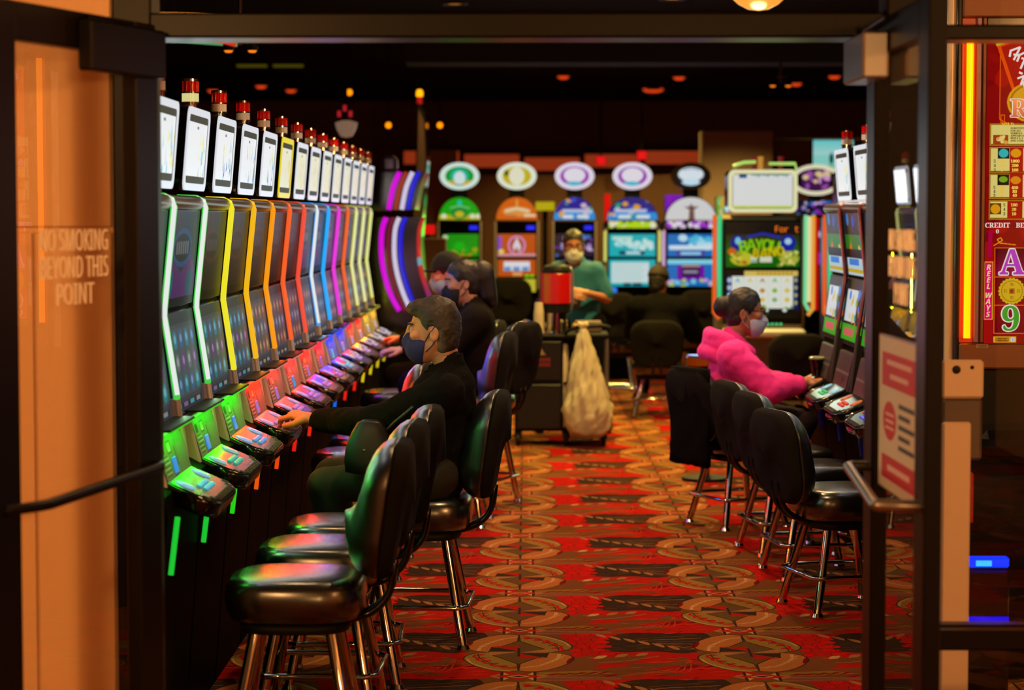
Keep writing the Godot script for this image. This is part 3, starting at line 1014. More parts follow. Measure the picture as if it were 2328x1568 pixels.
func machine_shapes(dy: float) -> void:
	var k := "%.2f" % dy
	if S.has("cab" + k):
		return
	var b := Mb.new()
	b.prism([Vector2(-0.5, 0.0), Vector2(0.02, 0.0), Vector2(0.03, 0.10), Vector2(0.085, 0.80 + dy), Vector2(0.075, 0.86 + dy), Vector2(0.0, 0.90 + dy), Vector2(-0.02, 1.06), Vector2(-0.058, 1.38), Vector2(-0.03, 1.72), Vector2(-0.06, 1.752), Vector2(-0.5, 1.76)], -0.403, 0.278, SIDE)
	S["cab" + k] = b.mesh()
	b = Mb.new()   # deck: rounded front, tilted towards the player
	var out := []
	for q in [[-0.24, 0.0], [0.24, 0.0]]:
		out.append(Vector2(q[0], q[1]))
	for i in 8:
		var t := PI / 2 * i / 7
		out.append(Vector2(0.24 - 0.09 + cos(t) * 0.09, 0.105 + sin(t) * 0.075))
	for i in 8:
		var t := PI / 2 + PI / 2 * i / 7
		out.append(Vector2(-0.24 + 0.09 + cos(t) * 0.09, 0.105 + sin(t) * 0.075))
	var rows := []
	for q in [[0.90, -0.060], [0.97, -0.055], [1.0, -0.042], [1.0, -0.014], [0.985, -0.004], [0.955, 0.0]]:
		var row := []
		for p in out:
			row.append(Vector3(p.x * q[0], q[1], p.y * q[0] + 0.0))
		rows.append(row)
	b.grid(rows)
	S["deck" + k] = b.mesh()
	b = Mb.new()   # the lit picture on top of the deck
	var pic := []
	for p in out:
		pic.append(Vector2(p.x * 0.93, p.y * 0.82 + 0.006))
	for p in pic:
		b.V.append(Vector3(p.x, 0.0015, p.y))
		b.N.append(Vector3.UP)
		b.U.append(Vector2(p.x / 0.46 + 0.5, p.y / 0.155))
	var tri := Geometry2D.triangulate_polygon(PackedVector2Array(pic))
	b.I.append_array(tri)
	S["deck_face" + k] = b.mesh()
	b = Mb.new()
	b.lathe([[0.0, 0.006], [0.014, 0.0055], [0.017, 0.003], [0.018, 0.0]], 10, Transform3D(Basis(Vector3(0.75, 0, 0), Vector3.UP, Vector3(0, 0, 0.55)), Vector3.ZERO), false)
	S.button = b.mesh()
	b = Mb.new()
	b.lathe([[0.0, 0.006], [0.036, 0.0055], [0.041, 0.003], [0.043, 0.0]], 16, Transform3D(Basis(Vector3(0.62, 0, 0), Vector3.UP, Vector3(0, 0, 0.8)), Vector3.ZERO), false)
	S.big_button = b.mesh()
	b = Mb.new()
	for i in 13:
		var x := 0.21 - 0.035 * i
		b.chamfer(Vector3(x, 0.001, 0.158 - 0.5 * maxf(0.0, absf(x) - 0.15)), Vector3(0.008, 0.006, 0.024), 0.001)
	S.ridges = b.mesh()
	b = Mb.new()
	b.tube([Vector3(0.285, 1.772, -0.10), Vector3(0.285, 1.770, -0.03), Vector3(0.285, 1.758, -0.006), Vector3(0.285, 1.735, 0.002), Vector3(0.285, 1.40, -0.033), Vector3(0.285, 1.375, -0.034), Vector3(0.285, 1.35, -0.030), Vector3(0.285, 1.106, 0.006), Vector3(0.285, 1.096, 0.004)], 0.0115, 10)
	S.strip = b.mesh()
	b = Mb.new()   # the brighter line along the middle of the strip
	b.tube([Vector3(0.279, 1.770, -0.03), Vector3(0.279, 1.759, -0.004), Vector3(0.279, 1.735, 0.004), Vector3(0.279, 1.40, -0.031), Vector3(0.279, 1.375, -0.032), Vector3(0.279, 1.35, -0.028), Vector3(0.279, 1.115, 0.008)], 0.0085, 10)
	S.strip_core = b.mesh()
	b = Mb.new()
	b.tube([Vector3(0.285, 1.098, 0.003), Vector3(0.285, 0.864 + dy, 0.036), Vector3(0.285, 0.85 + dy, 0.036)], 0.014, 10)
	b.prism([Vector2(-0.03, 1.10), Vector2(0.0, 1.10), Vector2(0.035, 0.85 + dy), Vector2(0.0, 0.85 + dy)], 0.272, 0.298, SIDE)
	S["arm" + k] = b.mesh()
	b = Mb.new()
	b.tube([Vector3(0.285, 0.80 + dy, 0.112), Vector3(0.285, 0.625 + dy, 0.090)], 0.0085, 8)
	S["base_strip" + k] = b.mesh()
	b = Mb.new()
	b.tube([Vector3(-0.408, 1.750, -0.028), Vector3(0.272, 1.750, -0.028)], 0.026, 12)
	S.rail = b.mesh()
	for q in [["upper", -0.400, 1.722, -0.014, 1.395, -0.046], ["lower", -0.400, 1.372, -0.047, 1.035, -0.003]]:
		b = Mb.new()
		var a := Vector3(q[1], q[2], q[3])
		var d := Vector3(q[1], q[4], q[5])
		var w := Vector3(0.665, 0, 0)
		b.face(a, a + w, d + w, d)
		S[q[0]] = b.mesh()
		b = Mb.new()
		var u := (d - a).normalized()
		var nrm := w.cross(-u).normalized()
		b.chamfer((a + d + w) / 2 - nrm * 0.011, Vector3(0.685, (d - a).length() + 0.012, 0.018), 0.005, Basis(Vector3.RIGHT, -u, nrm))
		S[q[0] + "_frame"] = b.mesh()
	b = Mb.new()   # panel between screens and deck: a silver frame with a lit face in it
	var top := Vector3(-0.245, 1.020 + dy * 0.5, 0.022)
	var bot := Vector3(-0.245, 0.880 + dy, 0.058)
	var pw := Vector3(0.49, 0, 0)
	var pu := (bot - top).normalized()
	var pn := pw.cross(-pu).normalized()
	b.chamfer((top + bot + pw) / 2 - pn * 0.025, Vector3(0.50, (bot - top).length() + 0.03, 0.048), 0.008, Basis(Vector3.RIGHT, -pu, pn))
	S["panel" + k] = b.mesh()
	b = Mb.new()
	var lift := pn * 0.0015
	b.face(top + lift + Vector3(0.012, -0.006, 0), top + pw + lift + Vector3(-0.012, -0.006, 0), bot + pw + lift + Vector3(-0.012, 0.004, 0), bot + lift + Vector3(0.012, 0.004, 0))
	S["panel_face" + k] = b.mesh()
	S["hood" + k] = bx(Vector3(-0.245, 1.041 + dy * 0.5, 0.0), Vector3(0.245, 1.048 + dy * 0.5, 0.072), 0.004).mesh()
	S["added_led" + k] = bx(Vector3(-0.22, 1.034 + dy * 0.5, 0.055), Vector3(0.22, 1.041 + dy * 0.5, 0.069), 0.002).mesh()
	b = Mb.new()
	var mid := top.lerp(bot, 0.72) + pw * 0.415
	b.chamfer(mid + pn * 0.003, Vector3(0.066, 0.052, 0.006), 0.002, Basis(Vector3.RIGHT, -pu, pn))
	S["note" + k] = b.mesh()
	# topper: leans forward a little; its parts share one tilted frame
	var T := Transform3D(Basis(Vector3.RIGHT, 0.085), Vector3(0, 1.79, 0.0))
	b = Mb.new()
	var rr := rounded(0.5, 0.285, 0.035)
	var mv := []
	for p in rr:
		mv.append(p + Vector2(0, 0.145))
	b.prism(mv, -0.14, 0.0, T)
	S.topper = b.mesh()
	var shift := func(l: Array) -> Array:
		var o := []
		for p in l:
			o.append(p + Vector2(0, 0.145))
		return o
	b = Mb.new()
	b.ring(shift.call(rounded(0.498, 0.283, 0.034)), shift.call(rounded(0.446, 0.235, 0.016)), -0.01, 0.006, T)
	S.topper_ring = b.mesh()
	b = Mb.new()
	b.ring(shift.call(rounded(0.446, 0.233, 0.015)), shift.call(rounded(0.428, 0.185, 0.006)), 0.0, 0.003, T)
	S.topper_bezel = b.mesh()
	b = Mb.new()
	b.face(T * Vector3(-0.214, 0.2375, 0.0025), T * Vector3(0.214, 0.2375, 0.0025), T * Vector3(0.214, 0.0525, 0.0025), T * Vector3(-0.214, 0.0525, 0.0025))
	S.topper_face = b.mesh()
	var C := Transform3D(Basis(), Vector3(0, 2.068, -0.006))
	b = Mb.new()
	b.lathe([[0.036, 0.0], [0.036, 0.004], [0.030, 0.006], [0.027, 0.012], [0.027, 0.026], [0.032, 0.028], [0.032, 0.032]], 18, C)
	S.candle_neck = b.mesh()
	b = Mb.new()
	b.lathe([[0.0, 0.032], [0.029, 0.032], [0.029, 0.062], [0.0, 0.062]], 18, C)
	S.candle_white = b.mesh()
	b = Mb.new()
	b.lathe([[0.0, 0.064], [0.027, 0.064], [0.0265, 0.104], [0.0, 0.104]], 18, C)
	for i in 9:
		var t := TAU * i / 9
		b.tube([C * Vector3(cos(t) * 0.0268, 0.065, sin(t) * 0.0268), C * Vector3(cos(t) * 0.0268, 0.103, sin(t) * 0.0268)], 0.0035, 5)
	S.candle_red = b.mesh()
	b = Mb.new()
	b.lathe([[0.0, 0.061], [0.030, 0.061], [0.030, 0.066], [0.0, 0.066]], 18, C)
	S.candle_collar = b.mesh()
	b = Mb.new()
	b.lathe([[0.0, 0.103], [0.029, 0.103], [0.029, 0.111], [0.024, 0.113], [0.0, 0.111]], 18, C)
	S.candle_cap = b.mesh()


# o: the look of this machine
func slot_machine(label: String, at: Vector3, turn: float, dy: float, o: Dictionary, group: String) -> Node3D:
	machine_shapes(dy)
	var k := "%.2f" % dy
	var t := thing("slot_machine", label, "slot machine", at, turn, group)
	obj("cabinet", S["cab" + k], M.dark_cabinet, t)
	for q in ["upper", "lower"]:
		var f := obj(q + "_screen", S[q + "_frame"], M.bezel if o.has("lit") else M.black_shiny, t)
		obj("glass", S[q], o[q], f)
	obj("rail", S.rail, M.steel, t)
	var ls := obj("light_strip", S.strip, o.strip, t)
	if o.has("core"):
		obj("bright_core", S.strip_core, o.core, ls)
	obj("side_arm", S["arm" + k], M.bezel if o.has("lit") else M.silver, t)
	obj("base_light_strip", S["base_strip" + k], o.base, t)
	if o.has("near_strip"):
		obj("base_light_strip", S["base_strip" + k], o.base, t, Vector3(-0.672, 0, 0))
	var p := obj("player_panel", S["panel" + k], M.bezel if o.has("lit") else M.silver, t)
	obj("panel_display", S["panel_face" + k], o.panel, p)
	var d := obj("button_deck", S["deck" + k], M.black_shiny, t, Vector3(0, 0.886 + dy, 0.055))
	d.rotation.x = 0.40
	obj("deck_display", S["deck_face" + k], o.deck, d)
	for i in 10:
		obj("button", S.button, o.button, d, Vector3(-0.068 + 0.034 * (i % 5), 0.001, 0.082 + 0.022 * (i / 5)))
	for s in [-1.0, 1.0]:
		obj("button", S.big_button, o.big, d, Vector3(0.16 * s, 0.001, 0.05))
	obj("ridges", S.ridges, M.bezel, d).set_meta("kind", "stuff")
	if o.get("topper", null):
		var back := Vector3(0, 0, -0.07) if o.has("lit") else Vector3.ZERO
		var b := obj("topper", S.topper, M.black_shiny, t, back)
		obj("glow_ring", S.topper_ring, o.ring, b)
		obj("bezel", S.topper_bezel, M.bezel, b)
		obj("topper_screen", S.topper_face, o.topper, b)
		var c := obj("candle_light", S.candle_neck, M.chrome, t, back)
		obj("white_lens", S.candle_white, o.get("candle", mat("lens_white", Color(0.92, 0.88, 0.86), 0.3)), c)
		obj("red_lens", S.candle_red, mat("lens_red", Color(0.88, 0.05, 0.07), 0.12), c)
		obj("collar", S.candle_collar, M.chrome, c)
		obj("cap", S.candle_cap, M.chrome, c)
		area(t, Vector3(0, 1.93, 0.03) + back, Vector2(0.42, 0.24), Vector3(0, -0.1, 1), Color(0.95, 0.97, 1.0), o.get("topper_power", 0.1))
	if o.has("added_led"):   # added lip with an added light bar under it, to wash panel and deck
		var hood := obj("added_hood", S["hood" + k], M.black, t)
		obj("light_bar", S["added_led" + k], o.added_led, hood)  # added source of the panel's colour wash
		obj("note_slot", S["note" + k], o.note, p)
		area(t, Vector3(0.0, 1.030 + dy * 0.5, 0.062), Vector2(0.44, 0.014), Vector3(0, -1, 0.12), Color(o.tint.r ** 2, o.tint.g ** 2, o.tint.b ** 2), 0.34)
	if o.has("strip_tint"):
		area(t, Vector3(0.285, 1.23, 0.03), Vector2(0.025, 0.42), Vector3(0, 0, 1), o.strip_tint, 0.35)
	return t


func panel_tex() -> ImageTexture:   # grey painted metal: printed rules, a card slot, a keypad, a note slot
	if S.has("panel_print"):
		return S.panel_print
	var base := Color(0.42, 0.41, 0.41)
	var c := Cv.new(160, 64, base)
	c.rect(98, 0, 100, 64, base.darkened(0.35))
	c.rect(8, 10, 26, 24, Color(0.05, 0.05, 0.05))
	for i in 9:
		c.rect(7 + (i * 5) % 4, 28 + 3.6 * i, 36 + (i * 7) % 11, 30 + 3.6 * i, base.lightened(0.4) if i % 2 else base.darkened(0.5))
	c.rect(44, 8, 70, 28, base.darkened(0.45))
	c.rect(48, 11, 66, 25, base.lightened(0.35))
	c.rect(52, 34, 80, 60, base.darkened(0.6))
	c.rect(84, 20, 92, 50, base.darkened(0.45))
	S.panel_print = c.tex()
	return S.panel_print


const ROW := [   # name of the strip's colour, strip, base strip, added panel light, buttons, name of the panel light: the fourteen machines, nearest first
	["white-green", Color(0.72, 0.86, 0.74), Color(0.10, 0.80, 0.20), Color(0.16, 0.78, 0.05), Color(0.25, 0.75, 0.85), "green"],
	["white-green", Color(0.72, 0.86, 0.74), Color(0.15, 0.85, 0.10), Color(0.16, 0.78, 0.05), Color(0.15, 0.72, 0.62), "green"],
	["yellow", Color(0.86, 0.82, 0.15), Color(0.95, 0.35, 0.05), Color(0.16, 0.82, 0.04), Color(0.30, 0.62, 0.90), "green"],
	["amber", Color(0.88, 0.66, 0.08), Color(0.95, 0.28, 0.05), Color(0.95, 0.36, 0.14), Color(0.75, 0.45, 0.75), "orange"],
	["orange", Color(0.90, 0.55, 0.06), Color(0.92, 0.10, 0.06), Color(0.84, 0.42, 0.36), Color(0.72, 0.45, 0.78), "coral"],
	["red-orange", Color(0.90, 0.34, 0.14), Color(0.92, 0.14, 0.06), Color(0.93, 0.40, 0.38), Color(0.70, 0.42, 0.80), "pink"],
	["red-pink", Color(0.88, 0.28, 0.20), Color(0.05, 0.45, 0.95), Color(0.93, 0.36, 0.28), Color(0.72, 0.46, 0.80), "coral"],
	["white-blue", Color(0.78, 0.86, 0.95), Color(0.05, 0.42, 0.95), Color(0.90, 0.20, 0.34), Color(0.72, 0.40, 0.80), "crimson"],
	["blue", Color(0.10, 0.62, 0.92), Color(0.95, 0.12, 0.06), Color(0.05, 0.38, 0.90), Color(0.40, 0.78, 0.92), "blue"],
	["magenta", Color(0.86, 0.20, 0.80), Color(0.95, 0.10, 0.06), Color(0.05, 0.30, 0.90), Color(0.72, 0.60, 0.85), "blue"],
	["orange-red", Color(0.88, 0.36, 0.14), Color(0.90, 0.80, 0.08), Color(0.90, 0.20, 0.26), Color(0.75, 0.62, 0.85), "red"],
	["yellow", Color(0.86, 0.84, 0.36), Color(0.90, 0.80, 0.08), Color(0.90, 0.14, 0.14), Color(0.78, 0.66, 0.85), "red"],
	["pale yellow", Color(0.86, 0.86, 0.52), Color(0.88, 0.78, 0.08), Color(0.82, 0.72, 0.10), Color(0.80, 0.74, 0.86), "yellow"],
	["yellow-green", Color(0.84, 0.86, 0.22), Color(0.88, 0.78, 0.08), Color(0.84, 0.70, 0.08), Color(0.80, 0.78, 0.90), "yellow"]]


func topper_tex(i: int) -> ImageTexture:
	var c := Cv.new(128, 60, Color(0.88, 0.89, 0.90))
	var rg := RandomNumberGenerator.new()
	rg.seed = 40 + i
	if i > 4:
		c.rect(0, 0, 128, 60, Color(0.86, 0.85, 0.74))
	var cs: Array = [[Color(0.30, 0.72, 0.80), Color(0.88, 0.86, 0.30), Color(0.70, 0.80, 0.84)], [Color(0.10, 0.36, 0.70), Color(0.55, 0.74, 0.80), Color(0.84, 0.82, 0.45)], [Color(0.88, 0.84, 0.25), Color(0.84, 0.70, 0.30), Color(0.86, 0.80, 0.55)]][0 if i < 2 else 1 if i < 5 else 2]
	for n in 14:
		var x := rg.randf_range(50, 126) if n < 9 else rg.randf_range(100, 128)
		var y := rg.randf_range(20, 60)
		c.poly([Vector2(x, y - rg.randf_range(6, 22)), Vector2(x + rg.randf_range(2, 7), y), Vector2(x - rg.randf_range(0, 4), y + 4)], cs[n % 3])
	c.rect(58, 4, 70, 7, Color(0.4, 0.42, 0.5))
	return c.tex()


func dim_tex(n: int, reels: bool) -> ImageTexture:   # made-up picture, scene above, reels below; its glow stands in for reflections
	var back: Color = [Color(0.15, 0.17, 0.20), Color(0.13, 0.07, 0.06), Color(0.19, 0.18, 0.21)][n]
	var c := Cv.new(128, 88, back)
	var sets: Array = [[Color(0.14, 0.26, 0.42), Color(0.30, 0.14, 0.36), Color(0.08, 0.36, 0.42), Color(0.30, 0.31, 0.33)], [Color(0.24, 0.10, 0.06), Color(0.14, 0.08, 0.08), Color(0.20, 0.12, 0.06), Color(0.16, 0.10, 0.12)], [Color(0.42, 0.20, 0.22), Color(0.22, 0.28, 0.40), Color(0.40, 0.30, 0.16), Color(0.34, 0.33, 0.34)]]
	var cs: Array = sets[n]
	if reels:
		c.rect(0, 0, 128, 10, back.darkened(0.5))
		for i in 5:
			c.rect(4 + i * 24, 14, 26 + i * 24, 74, back.lightened(0.06))
			for k in 3:
				var q: Color = cs[(i * 2 + k) % 4]
				c.ell(15 + i * 24, 24 + k * 20, 8, 8, q)
				c.ell(15 + i * 24, 23 + k * 20, 4, 4, q.lightened(0.25))
		c.rect(10, 78, 118, 84, back.darkened(0.35))
		for i in 4:
			c.rect(14 + i * 27, 79, 30 + i * 27, 83, cs[i].lightened(0.15))
	else:
		c.poly([Vector2(0, 88), Vector2(0, 60), Vector2(30, 44), Vector2(64, 58), Vector2(100, 40), Vector2(128, 56), Vector2(128, 88)], cs[1])
		c.ell(64, 34, 40, 18, cs[0])
		c.ell(64, 34, 34, 13, back.darkened(0.3))
		for i in 6:
			c.rect(38 + i * 9, 28, 44 + i * 9, 40, cs[3].lightened(0.1))
		c.ell(22, 66, 12, 14, cs[2])
		c.ell(104, 68, 14, 13, cs[2].darkened(0.2))
		c.rect(0, 80, 128, 88, back.darkened(0.5))
	return c.tex()


func left_row() -> void:
	var names := ["nearest in the left row", "second in the left row, turquoise buttons", "third in the left row", "where the man in navy mask plays", "fifth in the left row", "golden deck, sixth in the left row", "blue strip under its deck, left row", "eighth in the left row", "ninth in the left row", "tenth in the left row", "violet deck, left row", "twelfth in the left row", "last but one in the left row", "farthest, by the curved neon machine"]
	for i in 14:
		var q: Array = ROW[i]
		var o := {
			"strip": glow("strip_%d" % i, q[1], 1.2), "base": glow("base_strip_%d" % i, q[2], 0.9), "tint": q[3], "strip_tint": Color(q[1].r ** 2, q[1].g ** 2, q[1].b ** 2),
			"panel": mat("panel_metal", Color.WHITE, 0.6, 0.0, {"albedo_texture": panel_tex()}), "added_led": glow("added_led_%d" % i, q[3], 1.0), "note": glow("note_%d" % i, Color(0.2, 0.6, 0.9) if i < 3 or i == 5 else q[4], 0.8),
			"deck": mat("deck_plate", Color(0.24, 0.24, 0.25), 0.24),
			"button": glow("button_%d" % i, q[4], 0.8), "big": glow("big_button_%d" % i, q[4].lerp(Color(0.85, 0.85, 0.95), 0.5), 0.8),
			"ring": glow("topper_ring_%d" % (0 if i != 5 else 1), Color(0.84, 0.85, 0.88) if i != 5 else Color(0.88, 0.80, 0.10), 1.0),
			"topper": glow("topper_%d" % i, Color.WHITE, 1.0, topper_tex(i)),
			"upper": glow("dim_upper_%d" % (1 if i in [2, 3, 4, 5, 6] else 0), Color.WHITE, 0.8, dim_tex(1 if i in [2, 3, 4, 5, 6] else 0, false)), "lower": glow("dim_lower_%d" % (0 if i < 4 else 2), Color.WHITE, 1.3, dim_tex(0 if i < 4 else 2, true))}
		for g in ["upper", "lower"]:
			o[g].roughness = 0.3
			o[g].metallic_specular = 0.1
		if i == 0:
			o.near_strip = true
		if i < 2:
			o.core = glow("core_white", Color(0.86, 0.88, 0.86), 1.1)
			o.strip = glow("strip_green", Color(0.25, 0.80, 0.28), 1.0)
		elif i == 7:
			o.core = glow("core_white", Color(0.86, 0.88, 0.86), 1.1)
			o.strip = glow("strip_sky", Color(0.25, 0.62, 0.95), 1.0)
		elif i > 10:
			o.core = glow("core_cream", Color(0.86, 0.86, 0.62), 1.1)
		if i == 1:
			o.candle = glow("candle_lit", Color(0.88, 0.84, 0.55), 0.9)
		slot_machine("slot machine with %s strip and %s panel, %s" % [q[0], q[5], names[i]], Vector3(-1.16, 0, -(6.955 + 0.71 * i)), PI / 2, 0.0, o, "slot machines in the left row")


func game_tex(n: int, w := 192, h := 128) -> ImageTexture:   # bright game pictures
	var c := Cv.new(w, h, Color(0.05, 0.05, 0.06))
	var x := w / 192.0
	if n == 0:      # bright reels in a jungle scene
		c.rect(0, 0, w, h * 0.35, Color(0.03, 0.03, 0.04))
		c.blobs(7, 5, w * 0.05, h * 0.06, w * 0.7, h * 0.24, 5, 14, [Color(0.06, 0.22, 0.70), Color(0.10, 0.45, 0.80), Color(0.05, 0.10, 0.40)])
		c.rect(0, h * 0.35, w, h, Color(0.10, 0.45, 0.06))
		c.blobs(22, 3, 0, h * 0.4, w, h * 0.95, 4 * x, 16 * x, [Color(0.55, 0.72, 0.10), Color(0.85, 0.40, 0.08), Color(0.80, 0.78, 0.15), Color(0.20, 0.60, 0.08)])
		c.rect(0, h * 0.58, w, h * 0.72, Color(0.02, 0.02, 0.02))
		c.rect(0, h * 0.72, w, h, Color(0.74, 0.82, 0.84))
		c.rect(w * 0.1, h * 0.74, w * 0.6, h * 0.84, Color(0.20, 0.50, 0.85))
		c.rect(0, h * 0.90, w, h * 0.96, Color(0.80, 0.68, 0.10))
	elif n == 1:
		c.rect(0, 0, w, h, Color(0.04, 0.05, 0.05))
		c.rect(w * 0.05, h * 0.16, w * 0.6, h * 0.66, Color(0.80, 0.83, 0.84))
		c.blobs(22, 4, w * 0.55, h * 0.15, w, h * 0.8, 5, 12, [Color(0.15, 0.50, 0.85), Color(0.10, 0.62, 0.60), Color(0.85, 0.42, 0.12), Color(0.10, 0.16, 0.30), Color(0.45, 0.60, 0.10)])
		c.blobs(5, 6, w * 0.1, h * 0.2, w * 0.5, h * 0.6, 5, 12, [Color(0.15, 0.45, 0.80), Color(0.80, 0.72, 0.30)])
		c.rect(0, h * 0.70, w, h * 0.95, Color(0.20, 0.62, 0.10))
		c.rect(w * 0.12, h * 0.76, w * 0.6, h * 0.88, Color(0.80, 0.35, 0.35))
	return c.tex()


func right_row() -> void:
	var labels := ["slot machine with lit game screens in the right row, half hidden behind the door edge", "slot machine in the right row, second chrome-rimmed deck from the door edge", "slot machine in the right row with a chrome deck rimmed in red light", "slot machine in the right row with green and white buttons on its chrome deck", "right row slot machine with a drink on its deck, beside the woman in pink"]
	for i in 5:
		var o := {
			"lit": true, "strip": mat("right_strip", Color(0.55, 0.30, 0.32), 0.2, 0.6), "base": glow("right_base", Color(0.08, 0.05, 0.35), 0.15), "tint": Color(1.0, 0.6, 0.5),
			"panel": mat("speaker_panel", Color.WHITE, 0.4, 0.3, {"albedo_texture": grille_tex()}),
			"deck": mat("deck_grey", Color(0.11, 0.11, 0.115), 0.12, 0.3),
			"button": glow("right_button_%d" % i, [Color(0.2, 0.3, 0.9), Color(0.3, 0.3, 0.9), Color(0.9, 0.12, 0.06), Color(0.10, 0.75, 0.40), Color(0.9, 0.10, 0.06)][i], 0.8), "big": glow("right_big_%d" % i, [Color(0.5, 0.5, 0.9), Color(0.8, 0.2, 0.2), Color(0.9, 0.40, 0.20), Color(0.6, 0.85, 0.9), Color(0.9, 0.10, 0.06)][i], 0.8),
			"ring": glow("topper_ring_0", Color(0.84, 0.85, 0.88), 1.0), "topper": glow("topper_1", Color.WHITE),
			"upper": glow("game_0", Color.WHITE, 0.8, game_tex(0)), "lower": glow("game_1", Color.WHITE, 0.9, game_tex(1))}
		for g in ["upper", "lower"]:
			o[g].metallic_specular = 0.1
		slot_machine(labels[i], Vector3(1.70, 0, -(9.28 + 0.72 * i)), -PI / 2, -0.06, o, "slot machines in the right row").position.x = 1.69
	# chrome rims under the right hand decks
	for c in get_children():
		if c.has_meta("group") and c.get_meta("group") == "slot machines in the right row":
			var rim := Mb.new()
			var p := []
			for i in 20:
				var t := PI * i / 19
				p.append(Vector3(cos(t) * 0.245, -0.03, 0.09 + sin(t) * 0.094))
			p.push_front(Vector3(0.245, -0.03, 0.0))
			p.push_back(Vector3(-0.245, -0.03, 0.0))
			rim.tube(p, 0.009, 8)
			obj("chrome_rim", rim, M.chrome, c.get_node("button_deck"))


func grille_tex() -> ImageTexture:
	if S.has("grille"):
		return S.grille
	var c := Cv.new(128, 64, Color(0.20, 0.18, 0.17))
	for i in 10:
		c.rect(0, i * 3, 128, i * 3 + 1, Color(0.05, 0.05, 0.05))
	c.rect(0, 32, 128, 37, Color(0.38, 0.38, 0.38))
	c.rect(70, 42, 90, 56, Color(0.06, 0.05, 0.05))
	S.grille = c.tex()
	return S.grille


func slab_face(parent: Node, n: String, x0: float, y0: float, x1: float, y1: float, z: float, m: Material, thick := 0.02) -> MeshInstance3D:
	var b := bx(Vector3(x0, y0, z - thick), Vector3(x1, y1, z - 0.001), 0.002)
	var o := obj(n, b, M.black_shiny, parent)
	var f := Mb.new()
	f.face(Vector3(x0 + 0.003, y1 - 0.003, z), Vector3(x1 - 0.003, y1 - 0.003, z), Vector3(x1 - 0.003, y0 + 0.003, z), Vector3(x0 + 0.003, y0 + 0.003, z))
	obj("display", f, m, o)
	return o


func arch_tex(n: int) -> ImageTexture:
	var c := Cv.new(128, 72, [Color(0.02, 0.62, 0.06), Color(0.80, 0.36, 0.03), Color(0.08, 0.08, 0.55), Color(0.10, 0.12, 0.50), Color(0.80, 0.80, 0.80)][n])
	if n == 0:
		c.rect(0, 56, 128, 72, Color(0.70, 0.66, 0.08))
		c.ell(64, 52, 26, 18, Color(0.05, 0.50, 0.20))
		c.ell(64, 54, 14, 10, Color(0.75, 0.70, 0.12))
		for x in [16, 104, 122]:
			c.ell(x, 60, 9, 8, Color(0.84, 0.84, 0.70))
		c.ell(64, 18, 8, 9, Color(0.10, 0.72, 0.62))
		c.line([Vector2(34, 34), Vector2(64, 28), Vector2(94, 34)], 4, Color(0.45, 0.75, 0.50))
	elif n == 1:
		c.ell(64, 46, 44, 16, Color(0.85, 0.55, 0.25))
		c.line([Vector2(28, 44), Vector2(64, 36), Vector2(100, 44)], 9, Color(0.85, 0.78, 0.62))
		c.line([Vector2(64, 8), Vector2(64, 28)], 5, Color(0.85, 0.66, 0.30))
		c.rect(86, 54, 122, 62, Color(0.86, 0.80, 0.66))
		c.rect(30, 56, 64, 62, Color(0.70, 0.40, 0.25))
	elif n < 4:
		c.rect(0, 48, 128, 72, Color(0.05, 0.55, 0.85))
		c.blobs(16, 20 + n, 10, 8, 118, 66, 4, 10, [Color(0.70, 0.72, 0.85), Color(0.10, 0.60, 0.40), Color(0.80, 0.70, 0.75), Color(0.85, 0.60, 0.20), Color(0.15, 0.30, 0.80)])
		c.rect(26, 38, 100, 48, Color(0.72, 0.74, 0.84))
		c.rect(28, 56, 60, 68, Color(0.80, 0.84, 0.86))
		c.rect(74, 56, 108, 68, Color(0.80, 0.84, 0.86))
	else:
		c.poly([Vector2(58, 72), Vector2(60, 40), Vector2(46, 30), Vector2(60, 30), Vector2(64, 20), Vector2(70, 30), Vector2(84, 28), Vector2(72, 40), Vector2(74, 72)], Color(0.42, 0.30, 0.26))
	return c.tex()


func wheel_tex(n: int) -> ImageTexture:
	var c := Cv.new(128, 88, [Color(0.03, 0.55, 0.10), Color(0.72, 0.66, 0.05), Color(0.55, 0.08, 0.66), Color(0.52, 0.10, 0.64), Color(0.05, 0.10, 0.14)][n])
	if n == 0:
		c.ell(64, 44, 42, 36, Color(0.06, 0.66, 0.55))
		c.ell(24, 78, 26, 14, Color(0.78, 0.62, 0.10))
		c.ell(104, 78, 26, 14, Color(0.78, 0.62, 0.10))
		c.ell(64, 52, 26, 30, Color(0.78, 0.84, 0.84))
	elif n == 1:
		c.ell(64, 44, 34, 42, Color(0.84, 0.84, 0.74))
		c.ell(18, 30, 10, 14, Color(0.35, 0.30, 0.05))
	elif n < 4:
		c.ell(64, 40, 48, 34, Color(0.84, 0.82, 0.86))
		c.ell(60, 78, 36, 10, Color(0.20, 0.68, 0.78))
	else:
		c.ell(64, 36, 56, 32, Color(0.80, 0.85, 0.88))
		c.ell(64, 72, 40, 14, Color(0.72, 0.84, 0.90))
		c.line([Vector2(30, 18), Vector2(50, 12), Vector2(80, 12), Vector2(100, 18)], 3, Color(0.20, 0.26, 0.40))
	return c.tex()


